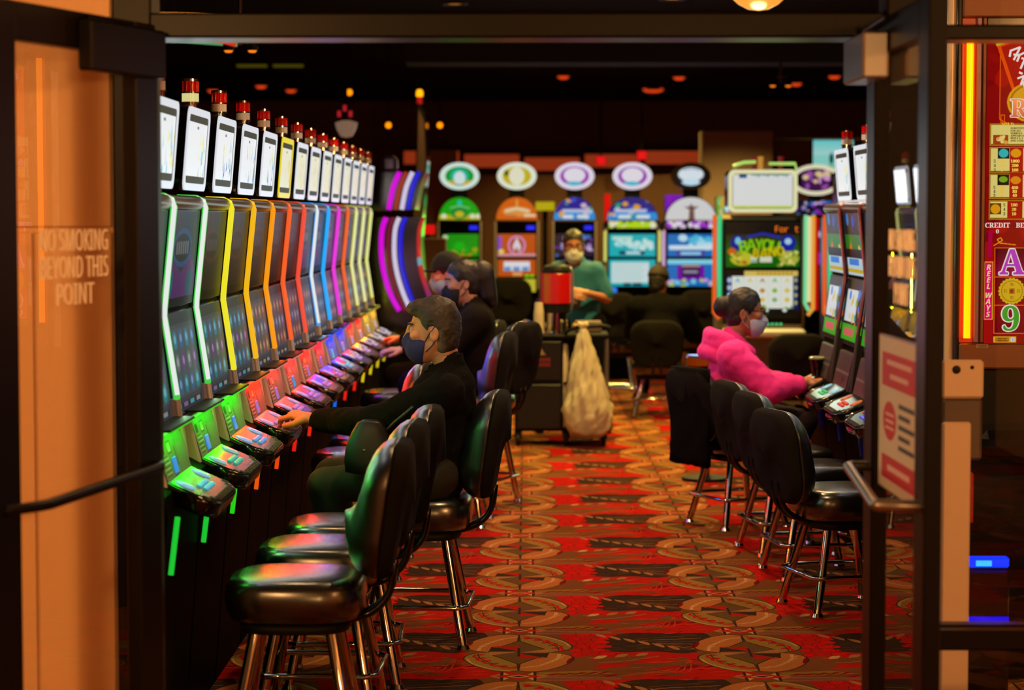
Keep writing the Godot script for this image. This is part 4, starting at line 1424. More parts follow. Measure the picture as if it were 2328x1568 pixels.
func bank_tex(n: int, low: bool) -> ImageTexture:
	var c := Cv.new(128, 80, Color(0.03, 0.55, 0.05))
	if n == 0:
		c.blobs(18, 31, 0, 50, 128, 80, 4, 10, [Color(0.55, 0.60, 0.06), Color(0.72, 0.45, 0.06), Color(0.10, 0.60, 0.10)])
		c.ell(64, 44, 20, 16, Color(0.02, 0.66, 0.08))
		c.rect(0, 0, 22, 80, Color(0.03, 0.10, 0.04))
		c.ell(16, 12, 9, 9, Color(0.70, 0.82, 0.60))
		if low:
			c.rect(20, 20, 100, 70, Color(0.75, 0.84, 0.80))
	elif n == 1:
		c = Cv.new(128, 80, Color(0.72, 0.30, 0.04))
		if low:
			c.rect(20, 10, 108, 54, Color(0.84, 0.84, 0.86))
			for i in 3:
				c.rect(22 + i * 30, 34, 44 + i * 30, 54, Color(0.36, 0.55, 0.75))
			c.rect(50, 60, 82, 76, Color(0.84, 0.60, 0.35))
		else:
			c.ell(64, 40, 30, 34, Color(0.80, 0.55, 0.75))
			c.ell(64, 40, 24, 28, Color(0.66, 0.28, 0.18))
			c.poly([Vector2(64, 12), Vector2(78, 44), Vector2(72, 66), Vector2(64, 44), Vector2(56, 62), Vector2(50, 44)], Color(0.84, 0.80, 0.84))
			c.rect(0, 70, 128, 80, Color(0.80, 0.55, 0.60))
			c.rect(0, 8, 14, 60, Color(0.55, 0.30, 0.70))
			c.ell(12, 62, 10, 8, Color(0.86, 0.80, 0.30))
	elif n == 2:
		c = Cv.new(128, 80, Color(0.10, 0.07, 0.16))
		c.blobs(26, 17, 0, 0, 128, 80, 3, 10, [Color(0.60, 0.50, 0.75), Color(0.55, 0.15, 0.70), Color(0.15, 0.45, 0.75), Color(0.75, 0.65, 0.80)])
	elif n == 3:
		c = Cv.new(128, 80, Color(0.04, 0.66, 0.70))
		if low:
			c.rect(6, 8, 110, 70, Color(0.78, 0.85, 0.85))
			for i in 9:
				c.rect(10, 12 + i * 6, 104 - (i * 7) % 20, 14 + i * 6, Color(0.62, 0.78, 0.78))
			c.rect(40, 70, 60, 78, Color(0.03, 0.10, 0.20))
			c.rect(66, 70, 90, 78, Color(0.03, 0.10, 0.20))
		else:
			c.rect(8, 8, 64, 22, Color(0.66, 0.84, 0.78))
			c.blobs(14, 5, 12, 26, 116, 54, 6, 13, [Color(0.74, 0.86, 0.85), Color(0.55, 0.82, 0.82)])
			c.rect(28, 60, 98, 74, Color(0.02, 0.25, 0.35))
			c.rect(46, 62, 86, 72, Color(0.70, 0.86, 0.88))
	else:
		c = Cv.new(128, 80, Color(0.08, 0.42, 0.72))
		if low:
			c.rect(0, 0, 128, 14, Color(0.50, 0.80, 0.88))
			c.rect(26, 18, 102, 62, Color(0.42, 0.06, 0.62))
			c.rect(40, 24, 88, 50, Color(0.05, 0.03, 0.08))
			c.rect(44, 32, 84, 42, Color(0.55, 0.50, 0.62))
			c.rect(40, 18, 90, 22, Color(0.85, 0.60, 0.10))
			c.blobs(14, 8, 0, 62, 128, 80, 4, 9, [Color(0.45, 0.75, 0.85), Color(0.80, 0.60, 0.80), Color(0.70, 0.78, 0.30)])
		else:
			c.blobs(14, 6, 10, 10, 118, 44, 7, 16, [Color(0.62, 0.84, 0.88), Color(0.30, 0.70, 0.85), Color(0.72, 0.84, 0.90)])
			c.rect(4, 40, 124, 56, Color(0.78, 0.86, 0.90))
			c.rect(24, 60, 104, 78, Color(0.30, 0.25, 0.60))
			c.rect(36, 64, 92, 74, Color(0.55, 0.80, 0.90))
	return c.tex()


func back_bank() -> void:
	var labels := ["slot machine with a green glowing arch under a white ringed oval wheel", "slot machine with an orange glowing arch and flame picture under a yellow oval wheel", "slot machine behind the attendant with a blue arch under a purple oval wheel", "slot machine with turquoise screens and yellow side bars, second from the tall machine", "slot machine with a white arch and a dark rimmed wheel beside the tall machine"]
	var rings := [Color(0.78, 0.86, 0.82), Color(0.84, 0.86, 0.78), Color(0.84, 0.80, 0.86), Color(0.84, 0.80, 0.86), Color(0.14, 0.13, 0.18)]
	var xs := [-0.695, -0.097, 0.506, 1.11, 1.72]
	for n in 5:
		var w := 0.235 if n < 3 else 0.285
		var t := thing("wheel_slot_machine", labels[n], "slot machine", Vector3(xs[n], 0, -23.0), 0, "wheel topped machines across the hall")
		obj("cabinet", bx(Vector3(-w, 0, -0.55), Vector3(w, 1.66, 0), 0.02), M.dark_cabinet, t)
		for s in [-1.0, 1.0]:
			obj("side_post", bx(Vector3(s * (w - 0.012) - 0.012, 0.95, -0.01), Vector3(s * (w - 0.012) + 0.012, 1.66, 0.012), 0.004), M.silver, t)
		var arch := Mb.new()
		var pts := []
		for i in 21:
			pts.append(Vector2(cos(PI * i / 20) * w * 0.95, 1.672 + sin(PI * i / 20) * 0.245))
		arch.prism(pts, -0.12, -0.002)
		var a := obj("arch_sign", arch, M.black_shiny, t)
		var f := Mb.new()
		for p in pts:
			f.V.append(Vector3(p.x * 0.97, 1.672 + (p.y - 1.672) * 0.96 + 0.003, 0.0))
			f.N.append(Vector3(0, 0, 1))
			f.U.append(Vector2(p.x / (w * 1.9) + 0.5, 1.0 - (p.y - 1.672) / 0.245))
		f.I.append_array(Geometry2D.triangulate_polygon(PackedVector2Array(pts)))
		obj("display", f, glow("arch_%d" % n, Color.WHITE, 0.95, arch_tex(n)), a)
		var wh := Mb.new()
		var T := Transform3D(Basis(), Vector3(0, 2.13, -0.02))
		wh.prism(oval(0.207, 0.143), -0.12, -0.01, T)
		var d := obj("wheel_topper", wh, M.black_shiny, t)
		wh = Mb.new()
		wh.ring(oval(0.207, 0.143), oval(0.150, 0.100), -0.02, 0.015, T)
		obj("glow_ring", wh, glow("wheel_ring_%d" % n, rings[n], 1.0) if n < 4 else M.bezel, d)
		wh = Mb.new()
		var o2 := oval(0.152, 0.102)
		for p in o2:
			wh.V.append(T * Vector3(p.x, p.y, 0.0))
			wh.N.append(Vector3(0, 0, 1))
			wh.U.append(Vector2(p.x / 0.304 + 0.5, 0.5 - p.y / 0.204))
		wh.I.append_array(Geometry2D.triangulate_polygon(PackedVector2Array(o2)))
		obj("wheel_display", wh, glow("wheel_%d" % n, Color.WHITE, 1.0, wheel_tex(n)), d)
		obj("stem", bx(Vector3(-0.08, 1.88, -0.10), Vector3(0.08, 2.02, -0.04), 0.005), M.black, t)
		if n < 3:
			obj("badge_light", bx(Vector3(0.10, 1.57, 0.0), Vector3(0.19, 1.615, 0.012), 0.01), glow("badge_blue", Color(0.10, 0.14, 0.95), 1.0), t)
		var y1 := 1.53
		if n >= 3:
			var c := Cv.new(64, 8, Color(0.05, 0.05, 0.05))
			c.blobs(26, n, 2, 1, 62, 7, 2, 5, [Color(0.84, 0.84, 0.70), Color(0.66, 0.80, 0.10)] if n == 3 else [Color(0.84, 0.80, 0.86), Color(0.60, 0.20, 0.75)])
			slab_face(t, "ticker", -w, 1.585, w, 1.665, 0.015, glow("ticker_%d" % n, Color.WHITE, 1.0, c.tex()))
			for s in [-1.0, 1.0]:
				var bar := Mb.new()
				bar.tube([Vector3(s * w, 1.24 if n == 3 else 1.18, 0.02), Vector3(s * w, 1.56, 0.02)], 0.014, 8)
				obj("light_bar", bar, glow("bank_bar_%d" % n, Color(0.82, 0.84, 0.42) if n == 3 else Color(0.84, 0.66, 0.86), 1.0), t)
		slab_face(t, "main_screen", -w * 0.86, 1.29, w * 0.86, y1, 0.012, glow("bank_a%d" % n, Color.WHITE, 0.95, bank_tex(n, false)))
		slab_face(t, "lower_screen", -w * 0.86, (0.98 if n >= 3 else 1.08), w * 0.86, 1.265, 0.012, glow("bank_b%d" % n, Color.WHITE, 0.95, bank_tex(n, true)))
		obj("deck", bx(Vector3(-w, 0.80, -0.02), Vector3(w, 0.86, 0.24), 0.02), M.black_shiny, t)
		if n == 1:
			slab_face(t, "bill_panel", 0.06, 0.92, 0.20, 1.06, 0.02, glow("bill_panel", Color(0.80, 0.76, 0.20), 0.8))
			for k in 2:
				obj("pilot_light", bx(Vector3(0.09 + 0.05 * k, 1.075, 0.0), Vector3(0.125 + 0.05 * k, 1.105, 0.02), 0.012), glow("pilot_green", Color(0.05, 0.85, 0.10), 1.0), t)
		if n == 3:
			obj("pilot_light", bx(Vector3(-0.28, 0.90, 0.0), Vector3(-0.16, 0.97, 0.03), 0.02), glow("pilot_blue", Color(0.15, 0.45, 0.95), 1.0), t)
		area(t, Vector3(0, 1.35, 0.06), Vector2(w * 1.6, 0.7), Vector3(0, -0.15, 1), [Color(0.2, 0.9, 0.2), Color(1.0, 0.6, 0.3), Color(0.6, 0.5, 0.9), Color(0.6, 0.95, 0.95), Color(0.65, 0.75, 1.0)][n], 0.22)


func bayou_tex(top: bool) -> ImageTexture:
	var w := 248
	var c := Cv.new(w, 166 if top else 164, Color(0.03, 0.03, 0.03))
	if top:
		c.rect(0, 0, w, 48, Color(0.07, 0.06, 0.05))
		c.fade(0, 44, w, 120, Color(0.16, 0.14, 0.06), Color(0.10, 0.42, 0.05))
		c.rect(0, 112, w, 166, Color(0.04, 0.36, 0.04))
		c.ell(40, 76, 24, 30, Color(0.05, 0.10, 0.50))
		c.ell(210, 76, 26, 30, Color(0.06, 0.12, 0.58))
		c.ell(40, 68, 10, 14, Color(0.45, 0.75, 0.85))
		c.ell(210, 70, 12, 12, Color(0.62, 0.78, 0.86))
		c.line([Vector2(70, 54), Vector2(124, 40), Vector2(180, 54)], 9, Color(0.12, 0.16, 0.62))
		c.ell(54, 134, 40, 26, Color(0.72, 0.70, 0.16))
		c.ell(20, 108, 14, 14, Color(0.80, 0.34, 0.06))
		c.ell(214, 132, 34, 26, Color(0.66, 0.66, 0.22))
		c.blobs(16, 2, 0, 100, 70, 160, 3, 9, [Color(0.78, 0.76, 0.30), Color(0.70, 0.36, 0.08), Color(0.30, 0.52, 0.10)])
		c.blobs(12, 7, 180, 100, 248, 160, 3, 9, [Color(0.80, 0.78, 0.45), Color(0.40, 0.56, 0.12)])
		c.rect(84, 126, 106, 148, Color(0.78, 0.80, 0.76))
		c.rect(114, 126, 156, 148, Color(0.80, 0.80, 0.70))
		c.rect(84, 140, 106, 144, Color(0.2, 0.5, 0.2))
	else:
		c.rect(62, 4, 244, 22, Color(0.80, 0.70, 0.34))
		for i in 9:
			c.ell(110 + i * 14, 13, 5, 6, Color(0.70, 0.55, 0.12))
		c.rect(6, 22, 18, 140, Color(0.04, 0.06, 0.40))
		c.rect(230, 22, 244, 140, Color(0.05, 0.08, 0.40))
		for i in 4:
			c.ell(12, 36 + i * 26, 7, 9, Color(0.66, 0.74, 0.86))
			c.ell(237, 36 + i * 26, 6, 8, Color(0.60, 0.62, 0.40))
		c.rect(20, 22, 228, 134, Color(0.83, 0.84, 0.80))
		for i in 4:
			c.rect(60 + i * 42, 24, 61 + i * 42, 132, Color(0.70, 0.74, 0.68))
		var ic := [Color(0.10, 0.62, 0.72), Color(0.82, 0.72, 0.16), Color(0.62, 0.30, 0.06), Color(0.18, 0.66, 0.12), Color(0.84, 0.72, 0.30)]
		for i in 5:
			c.poly([Vector2(30 + i * 42, 46), Vector2(40 + i * 42, 28), Vector2(50 + i * 42, 46), Vector2(40 + i * 42, 38)], ic[i])
			for k in 2:
				c.ell(40 + i * 42, 72 + k * 32, 9, 8, ic[(i + k * 2) % 5].lerp(Color(0.8, 0.7, 0.2), 0.5))
		c.blobs(14, 12, 0, 116, 248, 150, 4, 10, [Color(0.20, 0.55, 0.06), Color(0.55, 0.62, 0.10)])
		c.rect(6, 134, 240, 150, Color(0.03, 0.05, 0.04))
		c.ell(140, 140, 6, 5, Color(0.80, 0.84, 0.84))
		c.ell(200, 140, 8, 6, Color(0.80, 0.84, 0.84))
	return c.tex()


func tall_machine(label: String, x: float, right_one: bool) -> void:
	var t := thing("tall_slot_machine", label, "slot machine", Vector3(x, 0, -18.5), 0, "tall jungle game machines")
	obj("cabinet", bx(Vector3(-0.36, 0, -0.6), Vector3(0.36, 1.72, 0), 0.03), mat("tan_cabinet", Color(0.42, 0.36, 0.30), 0.4, 0.2), t)
	obj("screen_surround", bx(Vector3(-0.335, 0.80, -0.01), Vector3(0.335, 1.69, 0.012), 0.02), M.black_shiny, t)
	var a := slab_face(t, "upper_screen", -0.31, 1.28, 0.31, 1.66, 0.022, glow("jungle_top", Color.WHITE, 0.95, bayou_tex(true)))
	slab_face(t, "reel_screen", -0.31, 0.86, 0.31, 1.265, 0.022, glow("jungle_low", Color.WHITE, 0.95, bayou_tex(false)))
	var green := glow("word_green", Color(0.50, 0.74, 0.06), 1.0)
	var gold := glow("word_gold", Color(0.78, 0.68, 0.04), 1.0)
	var word := "BAYOU"
	for i in 5:   # letters that hop up and down
		var u: float = i - 2.0
		words(a, word[i], 0.085 + 0.008 * absf(u), green, Transform3D(Basis(Vector3(0, 0, 1), -0.10 * u), Vector3(-0.03 + 0.066 * u, 1.475 - 0.006 * u * u, 0.024)), "Droid Sans", true, 0.004)
	word = "BAND"
	for i in 4:
		var u: float = i - 1.5
		words(a, word[i], 0.075, gold, Transform3D(Basis(Vector3(0, 0, 1), 0.06 * u), Vector3(0.045 + 0.068 * u, 1.395 + 0.008 * i, 0.027)), "Droid Sans", true, 0.004)
	words(a, "For t", 0.05, glow("word_amber", Color(0.95, 0.45, 0.10), 1.2), Transform3D(Basis(), Vector3(0.20, 1.60, 0.024)), "Droid Sans Mono", true, 0.003)
	for i in 7:
		obj("row_light", bx(Vector3(-0.07 + 0.036 * i, 0.795, 0.012), Vector3(-0.048 + 0.036 * i, 0.815, 0.024), 0.006), glow("row_green", Color(0.25, 0.84, 0.50), 1.0), t)
	# light tubes down both sides and their turned in lower ends
	for s in [-1.0, 1.0]:
		for k in 2:
			var xx: float = s * (0.36 + (0.055 if s > 0 else 0.035) * k)
			var b := Mb.new()
			var y0 := 0.98 - 0.08 * k if s < 0 else 0.98 - 0.05 * k
			b.tube([Vector3(xx, 1.72, 0.02), Vector3(xx, y0, 0.02), Vector3(xx - s * 0.0 + s * 0.03, y0 - 0.06, 0.02)] if k == 0 else [Vector3(xx + s * 0.01, 1.72, 0.02), Vector3(xx + s * 0.01, y0, 0.02), Vector3(xx - s * 0.035, y0 - 0.05, 0.02)], 0.016, 8)
			obj("light_tube", b, glow("tube_%d%d" % [k, int(s > 0)], [[Color(0.15, 0.82, 0.52), Color(0.45, 0.84, 0.60)], [Color(0.90, 0.36, 0.10), Color(0.88, 0.60, 0.20)]][k][int(s > 0)], 1.0), t)
	obj("side_fin", bx(Vector3(0.438, 0.92, -0.3), Vector3(0.470, 1.70, 0.015), 0.008), glow("fin_red", Color(0.80, 0.05, 0.05), 0.8), t)
	obj("light_panel", bx(Vector3(0.376, 0.99, -0.02), Vector3(0.408, 1.71, 0.012), 0.006), glow("cream_panel", Color(0.86, 0.84, 0.60), 1.0), t)
	# the lit box on top, its rounded glowing frame, and two short beacons
	var T := Transform3D(Basis(), Vector3(0, 1.92, 0))
	var b := Mb.new()
	b.prism(rounded(0.58, 0.36, 0.05), -0.35, 0.0, T)
	var box := obj("topper", b, M.black_shiny, t)
	b = Mb.new()
	b.ring(rounded(0.578, 0.358, 0.05), rounded(0.512, 0.292, 0.025), -0.01, 0.016, T)
	obj("glow_ring", b, glow("ring_cream", Color(0.86, 0.85, 0.66), 1.0), box)
	var c := Cv.new(96, 56, Color(0.82, 0.83, 0.82))
	c.rect(10, 0, 22, 6, Color(0.10, 0.30, 0.50))
	for i in 12:
		c.rect(30 + i * 5, 0, 33 + i * 5, 2 + (i * 7) % 3, Color(0.3, 0.5, 0.55))
	c.rect(0, 52, 96, 56, Color(0.75, 0.80, 0.35))
	b = Mb.new()
	b.face(T * Vector3(-0.25, 0.14, 0.003), T * Vector3(0.25, 0.14, 0.003), T * Vector3(0.25, -0.14, 0.003), T * Vector3(-0.25, -0.14, 0.003))
	obj("topper_screen", b, glow("jungle_topper", Color.WHITE, 1.0, c.tex()), box)
	b = Mb.new()
	b.tube([Vector3(-0.25, 2.13, 0.0), Vector3(-0.16, 2.16, 0.0), Vector3(-0.06, 2.165, 0.0)], 0.014, 8)
	b.tube([Vector3(0.05, 2.15, 0.0), Vector3(0.27, 2.15, 0.0), Vector3(0.28, 2.10, 0.0)], 0.012, 8)
	obj("crown_tube", b, glow("crown_tube", Color(0.66, 0.84, 0.40), 1.0), box)
	for q in [-0.06, -0.01, 0.16]:
		b = Mb.new()
		b.lathe([[0.0, 2.10], [0.022, 2.10], [0.022, 2.19], [0.026, 2.195], [0.026, 2.21], [0.0, 2.215]], 12, Transform3D(Basis(), Vector3(q, 0, -0.1)))
		obj("beacon", b, glow("beacon_%d" % int(q * 100), Color(0.80, 0.55, 0.20) if q == -0.01 else Color(0.45, 0.06, 0.10), 0.8), box)
	obj("deck", bx(Vector3(-0.34, 0.70, -0.02), Vector3(0.34, 0.77, 0.26), 0.02), M.silver, t)
	area(t, Vector3(0, 1.3, 0.08), Vector2(0.6, 0.8), Vector3(0, -0.1, 1), Color(0.75, 1.0, 0.6), 0.30)
	area(t, Vector3(0, 1.92, 0.06), Vector2(0.5, 0.3), Vector3(0, -0.15, 1), Color(0.95, 1.0, 0.9), 0.12)


func far_things() -> void:
	tall_machine("tall jungle game slot machine with green light tubes and a lit box on top", 1.985, false)
	tall_machine("tall jungle game slot machine half hidden behind the right row", 2.91, true)
	# a wheel machine between the two tall ones, two glowing arcs round a purple picture
	var t := thing("arc_slot_machine", "slot machine with two glowing white arcs round its topper, behind the tall jungle machines", "slot machine", Vector3(3.02, 0, -23.0))
	obj("cabinet", bx(Vector3(-0.28, 0, -0.5), Vector3(0.28, 1.72, 0), 0.02), M.dark_cabinet, t)
	var wh := Mb.new()
	wh.prism(oval(0.20, 0.16), -0.1, 0.0, Transform3D(Basis(), Vector3(0, 2.09, 0)))
	var d := obj("wheel_topper", wh, M.black_shiny, t)
	for s in [1.0, -1.0]:
		var p := []
		for i in 13:
			var a := PI * (0.12 + 0.76 * i / 12.0)
			p.append(Vector3(cos(a) * 0.23, 2.09 + s * (0.02 + sin(a) * 0.12), 0.02))
		wh = Mb.new()
		wh.tube(p, 0.022, 8)
		obj("glow_arc", wh, glow("arc_cream", Color(0.85, 0.82, 0.70), 1.0), d)
	var c := Cv.new(64, 48, Color(0.25, 0.08, 0.30))
	c.blobs(14, 4, 4, 6, 60, 44, 3, 9, [Color(0.80, 0.55, 0.80), Color(0.85, 0.75, 0.55), Color(0.60, 0.30, 0.65)])
	var f := Mb.new()
	f.face(Vector3(-0.15, 2.19, 0.004), Vector3(0.15, 2.19, 0.004), Vector3(0.15, 1.99, 0.004), Vector3(-0.15, 1.99, 0.004))
	obj("display", f, glow("arc_picture", Color.WHITE, 0.9, c.tex()), d)
	slab_face(t, "arch_sign", -0.2, 1.73, 0.2, 1.88, 0.01, glow("bank_a2", Color.WHITE, 0.95, bank_tex(2, false)))
	slab_face(t, "main_screen", -0.24, 1.2, 0.24, 1.6, 0.01, glow("bank_a2", Color.WHITE, 0.95))
	obj("stem", bx(Vector3(-0.06, 1.85, -0.1), Vector3(0.06, 1.98, -0.03), 0.004), M.black, t)
	# television on the far right
	t = thing("television", "wall television with a pale turquoise picture high on the right", "television", Vector3(3.74, 2.45, -26.9), 0.12)
	obj("housing", bx(Vector3(-0.26, -0.20, -0.06), Vector3(0.26, 0.20, -0.002), 0.01), M.black, t)
	c = Cv.new(96, 64, Color(0.52, 0.80, 0.76))
	c.fade(0, 0, 96, 30, Color(0.40, 0.78, 0.78), Color(0.66, 0.82, 0.80))
	c.ell(44, 38, 5, 12, Color(0.05, 0.25, 0.24))
	c.ell(42, 54, 8, 3, Color(0.45, 0.66, 0.40))
	f = Mb.new()
	f.face(Vector3(-0.25, 0.19, 0.0), Vector3(0.25, 0.19, 0.0), Vector3(0.25, -0.19, 0.0), Vector3(-0.25, -0.19, 0.0))
	obj("screen", f, glow("tv_picture", Color.WHITE, 0.9, c.tex()), t)
	obj("bracket", bx(Vector3(-0.03, -0.03, -0.62), Vector3(0.03, 0.03, -0.06), 0.004), M.black, t)
	curved_machine()
	# exit lights
	for q in [[0.99, 2.45, "red exit light on the left under the cove"], [1.53, 2.52, "red exit light on the right under the cove"]]:
		t = thing("exit_light", q[2], "exit light", Vector3(q[0], q[1], -29.2))
		obj("housing", bx(Vector3(-0.07, -0.06, -0.05), Vector3(0.07, 0.06, 0.0), 0.008), M.black, t)
		obj("lens", bx(Vector3(-0.062, -0.055, 0.0), Vector3(0.062, 0.055, 0.008), 0.006), glow("exit_red", Color(0.90, 0.03, 0.08), 1.0), t)
		obj("hanger", bx(Vector3(-0.012, 0.06, -0.03), Vector3(0.012, 3.5 - q[1], -0.01), 0.002), M.black, t)
	# small lit signs and machines far behind the bank
	var s := [["purple lit game sign standing behind the white arch machine", Vector3(1.72, 1.62, -25.5), Vector2(0.22, 0.34), Color(0.50, 0.10, 0.72)], ["slim green and yellow game sign left of the tall jungle machine", Vector3(2.25, 1.60, -25.5), Vector2(0.10, 0.34), Color(0.40, 0.62, 0.20)], ["thin red upright light behind the blue arch machine", Vector3(0.94, 1.55, -25.5), Vector2(0.07, 0.42), Color(0.90, 0.06, 0.05)], ["yellow glowing sign behind the orange arch machine", Vector3(0.22, 1.78, -25.5), Vector2(0.22, 0.10), Color(0.72, 0.66, 0.06)], ["red lit counter at the left end of the wheel machines", Vector3(-1.06, 1.52, -23.6), Vector2(0.17, 0.10), Color(0.90, 0.05, 0.06)]]
	for i in s.size():
		t = thing("lit_sign", s[i][0], "sign", s[i][1])
		var z: Vector2 = s[i][2]
		c = Cv.new(32, 48, s[i][3])
		if i < 2:
			c.blobs(8, 3 + i, 4, 4, 28, 44, 3, 8, [Color(0.85, 0.80, 0.70), Color(0.85, 0.66, 0.12), Color(s[i][3]).lightened(0.3)])
		obj("box", bx(Vector3(-z.x / 2, 0, -0.2), Vector3(z.x / 2, z.y, -0.002), 0.008), M.black, t)
		f = Mb.new()
		f.face(Vector3(-z.x / 2, z.y, 0), Vector3(z.x / 2, z.y, 0), Vector3(z.x / 2, 0, 0), Vector3(-z.x / 2, 0, 0))
		obj("display", f, glow("lit_sign_%d" % i, Color.WHITE, 0.9, c.tex()), t)
		obj("pedestal", bx(Vector3(-0.03, -s[i][1].y, -0.16), Vector3(0.03, 0, -0.06), 0.004), M.black, t)


func curved_machine() -> void:
	var t := thing("curved_slot_machine", "tall curved slot machine edged with magenta, red, white and blue neon arcs", "slot machine", Vector3(-1.1, 0, -17.0))
	var prof := func(dx: float) -> Array:   # the bow of its front, x towards the aisle
		return spline([Vector2(0.02 + dx, 1.70), Vector2(-0.012 + dx, 1.60), Vector2(-0.018 + dx, 1.42), Vector2(0.005 + dx, 1.26), Vector2(0.055 + dx, 1.10), Vector2(0.12 + dx * 0.9, 0.98)], 5)
	var top := func(dx: float) -> Array:
		return spline([Vector2(0.125 + dx, 2.05), Vector2(0.075 + dx, 1.93), Vector2(0.04 + dx, 1.76)], 5)
	var body := []
	for p in prof.call(0.27):
		body.append(p)
	body.append_array([Vector2(0.5, 0.9), Vector2(0.5, 0.86), Vector2(0.36, 0.80), Vector2(0.34, 0.0), Vector2(-0.4, 0.0), Vector2(-0.4, 1.7)])
	var b := Mb.new()
	b.prism(body, -0.75, -0.02)
	obj("cabinet", b, M.black_shiny, t)
	var upper := []
	for p in top.call(0.20):
		upper.append(p)
	upper.append_array([Vector2(-0.3, 1.74), Vector2(-0.3, 2.05)])
	b = Mb.new()
	b.prism(upper, -0.75, -0.02)
	obj("topper", b, M.black_shiny, t)
	var cs := [["magenta", Color(0.84, 0.0, 0.84), 0.0, 0.020], ["red", Color(0.45, 0.03, 0.16), 0.052, 0.014], ["white", Color(0.80, 0.76, 0.86), 0.10, 0.018], ["blue", Color(0.12, 0.10, 0.80), 0.148, 0.018]]
	for q in cs:
		for k in 2:
			var pts := []
			for p in (prof if k == 0 else top).call(q[2]):
				pts.append(Vector3(p.x, p.y, 0.0))
			b = Mb.new()
			b.tube(pts, q[3], 8)
			var o := obj("neon_arc", b, glow("neon_" + q[0], q[1], 1.0) if not (q[0] == "red" and k == 1) else glow("neon_rust", Color(0.62, 0.18, 0.05), 1.0), t)
			o.set_meta("label", "%s neon arc" % q[0])
	# the bowed screen that faces the aisle, red
	var rows := []
	for p in prof.call(0.272):
		rows.append([Vector3(p.x + 0.002, p.y, -0.05), Vector3(p.x + 0.002, p.y, -0.72)])
	b = Mb.new()
	b.grid(rows, false, false, 1.0)
	for i in b.N.size():
		if b.N[i].x < 0:
			b.N[i] = -b.N[i]
	var c := Cv.new(32, 96, Color(0.75, 0.03, 0.05))
	c.fade(0, 60, 32, 96, Color(0.75, 0.03, 0.10), Color(0.25, 0.05, 0.70))
	c.rect(0, 42, 32, 50, Color(0.45, 0.62, 0.66))
	c.blobs(10, 6, 0, 0, 32, 40, 2, 7, [Color(0.55, 0.05, 0.05), Color(0.85, 0.25, 0.10)])
	obj("bowed_screen", b, glow("bowed_screen", Color.WHITE, 0.9, c.tex()), t)
	M.bowed_screen.metallic_specular = 0.05
	M.bowed_screen.roughness = 0.5
	obj("ornament", bx(Vector3(-0.02, 2.05, -0.3), Vector3(0.10, 2.18, -0.05), 0.03), mat("ornament", Color(0.55, 0.5, 0.6), 0.25, 0.5), t)
	obj("deck", bx(Vector3(0.30, 0.80, -0.70), Vector3(0.52, 0.86, -0.04), 0.02), M.silver, t)
	area(t, Vector3(0.30, 1.35, -0.38), Vector2(0.5, 0.6), Vector3(1, 0, 0), Color(1.0, 0.2, 0.35), 0.25)
	# tall leaning display behind it
	t = thing("display_tower", "tall leaning dark display tower with a yellow lamp on top", "display tower", Vector3(-0.93, 0, -19.4))
	b = Mb.new()
	b.prism([Vector2(-0.10, 0), Vector2(0.10, 0), Vector2(0.0, 1.5), Vector2(0.06, 2.2), Vector2(0.04, 2.62), Vector2(-0.02, 2.72), Vector2(-0.03, 2.2), Vector2(-0.08, 1.5)], -0.6, 0.0)
	obj("tower", b, M.black_shiny, t)
	b = Mb.new()
	b.prism([Vector2(-0.075, 1.5), Vector2(-0.01, 1.5), Vector2(0.045, 2.2), Vector2(0.03, 2.55), Vector2(-0.015, 2.65), Vector2(-0.025, 2.2)], 0.0, 0.01)
	obj("edge_trim", b, mat("tower_trim", Color(0.35, 0.26, 0.24), 0.25, 0.6), t)
	b = Mb.new()
	b.lathe([[0.0, 2.70], [0.024, 2.70], [0.024, 2.76], [0.0, 2.765]], 12, Transform3D(Basis(), Vector3(-0.01, 0, -0.1)))
	obj("red_lens", b, glow("tower_red", Color(0.75, 0.08, 0.10), 0.8), t)
	b = Mb.new()
	b.lathe([[0.0, 2.765], [0.030, 2.765], [0.032, 2.80], [0.022, 2.825], [0.0, 2.83]], 12, Transform3D(Basis(), Vector3(-0.01, 0, -0.1)))
	obj("yellow_lamp", b, glow("tower_yellow", Color(1.0, 0.66, 0.04), 1.6), t)


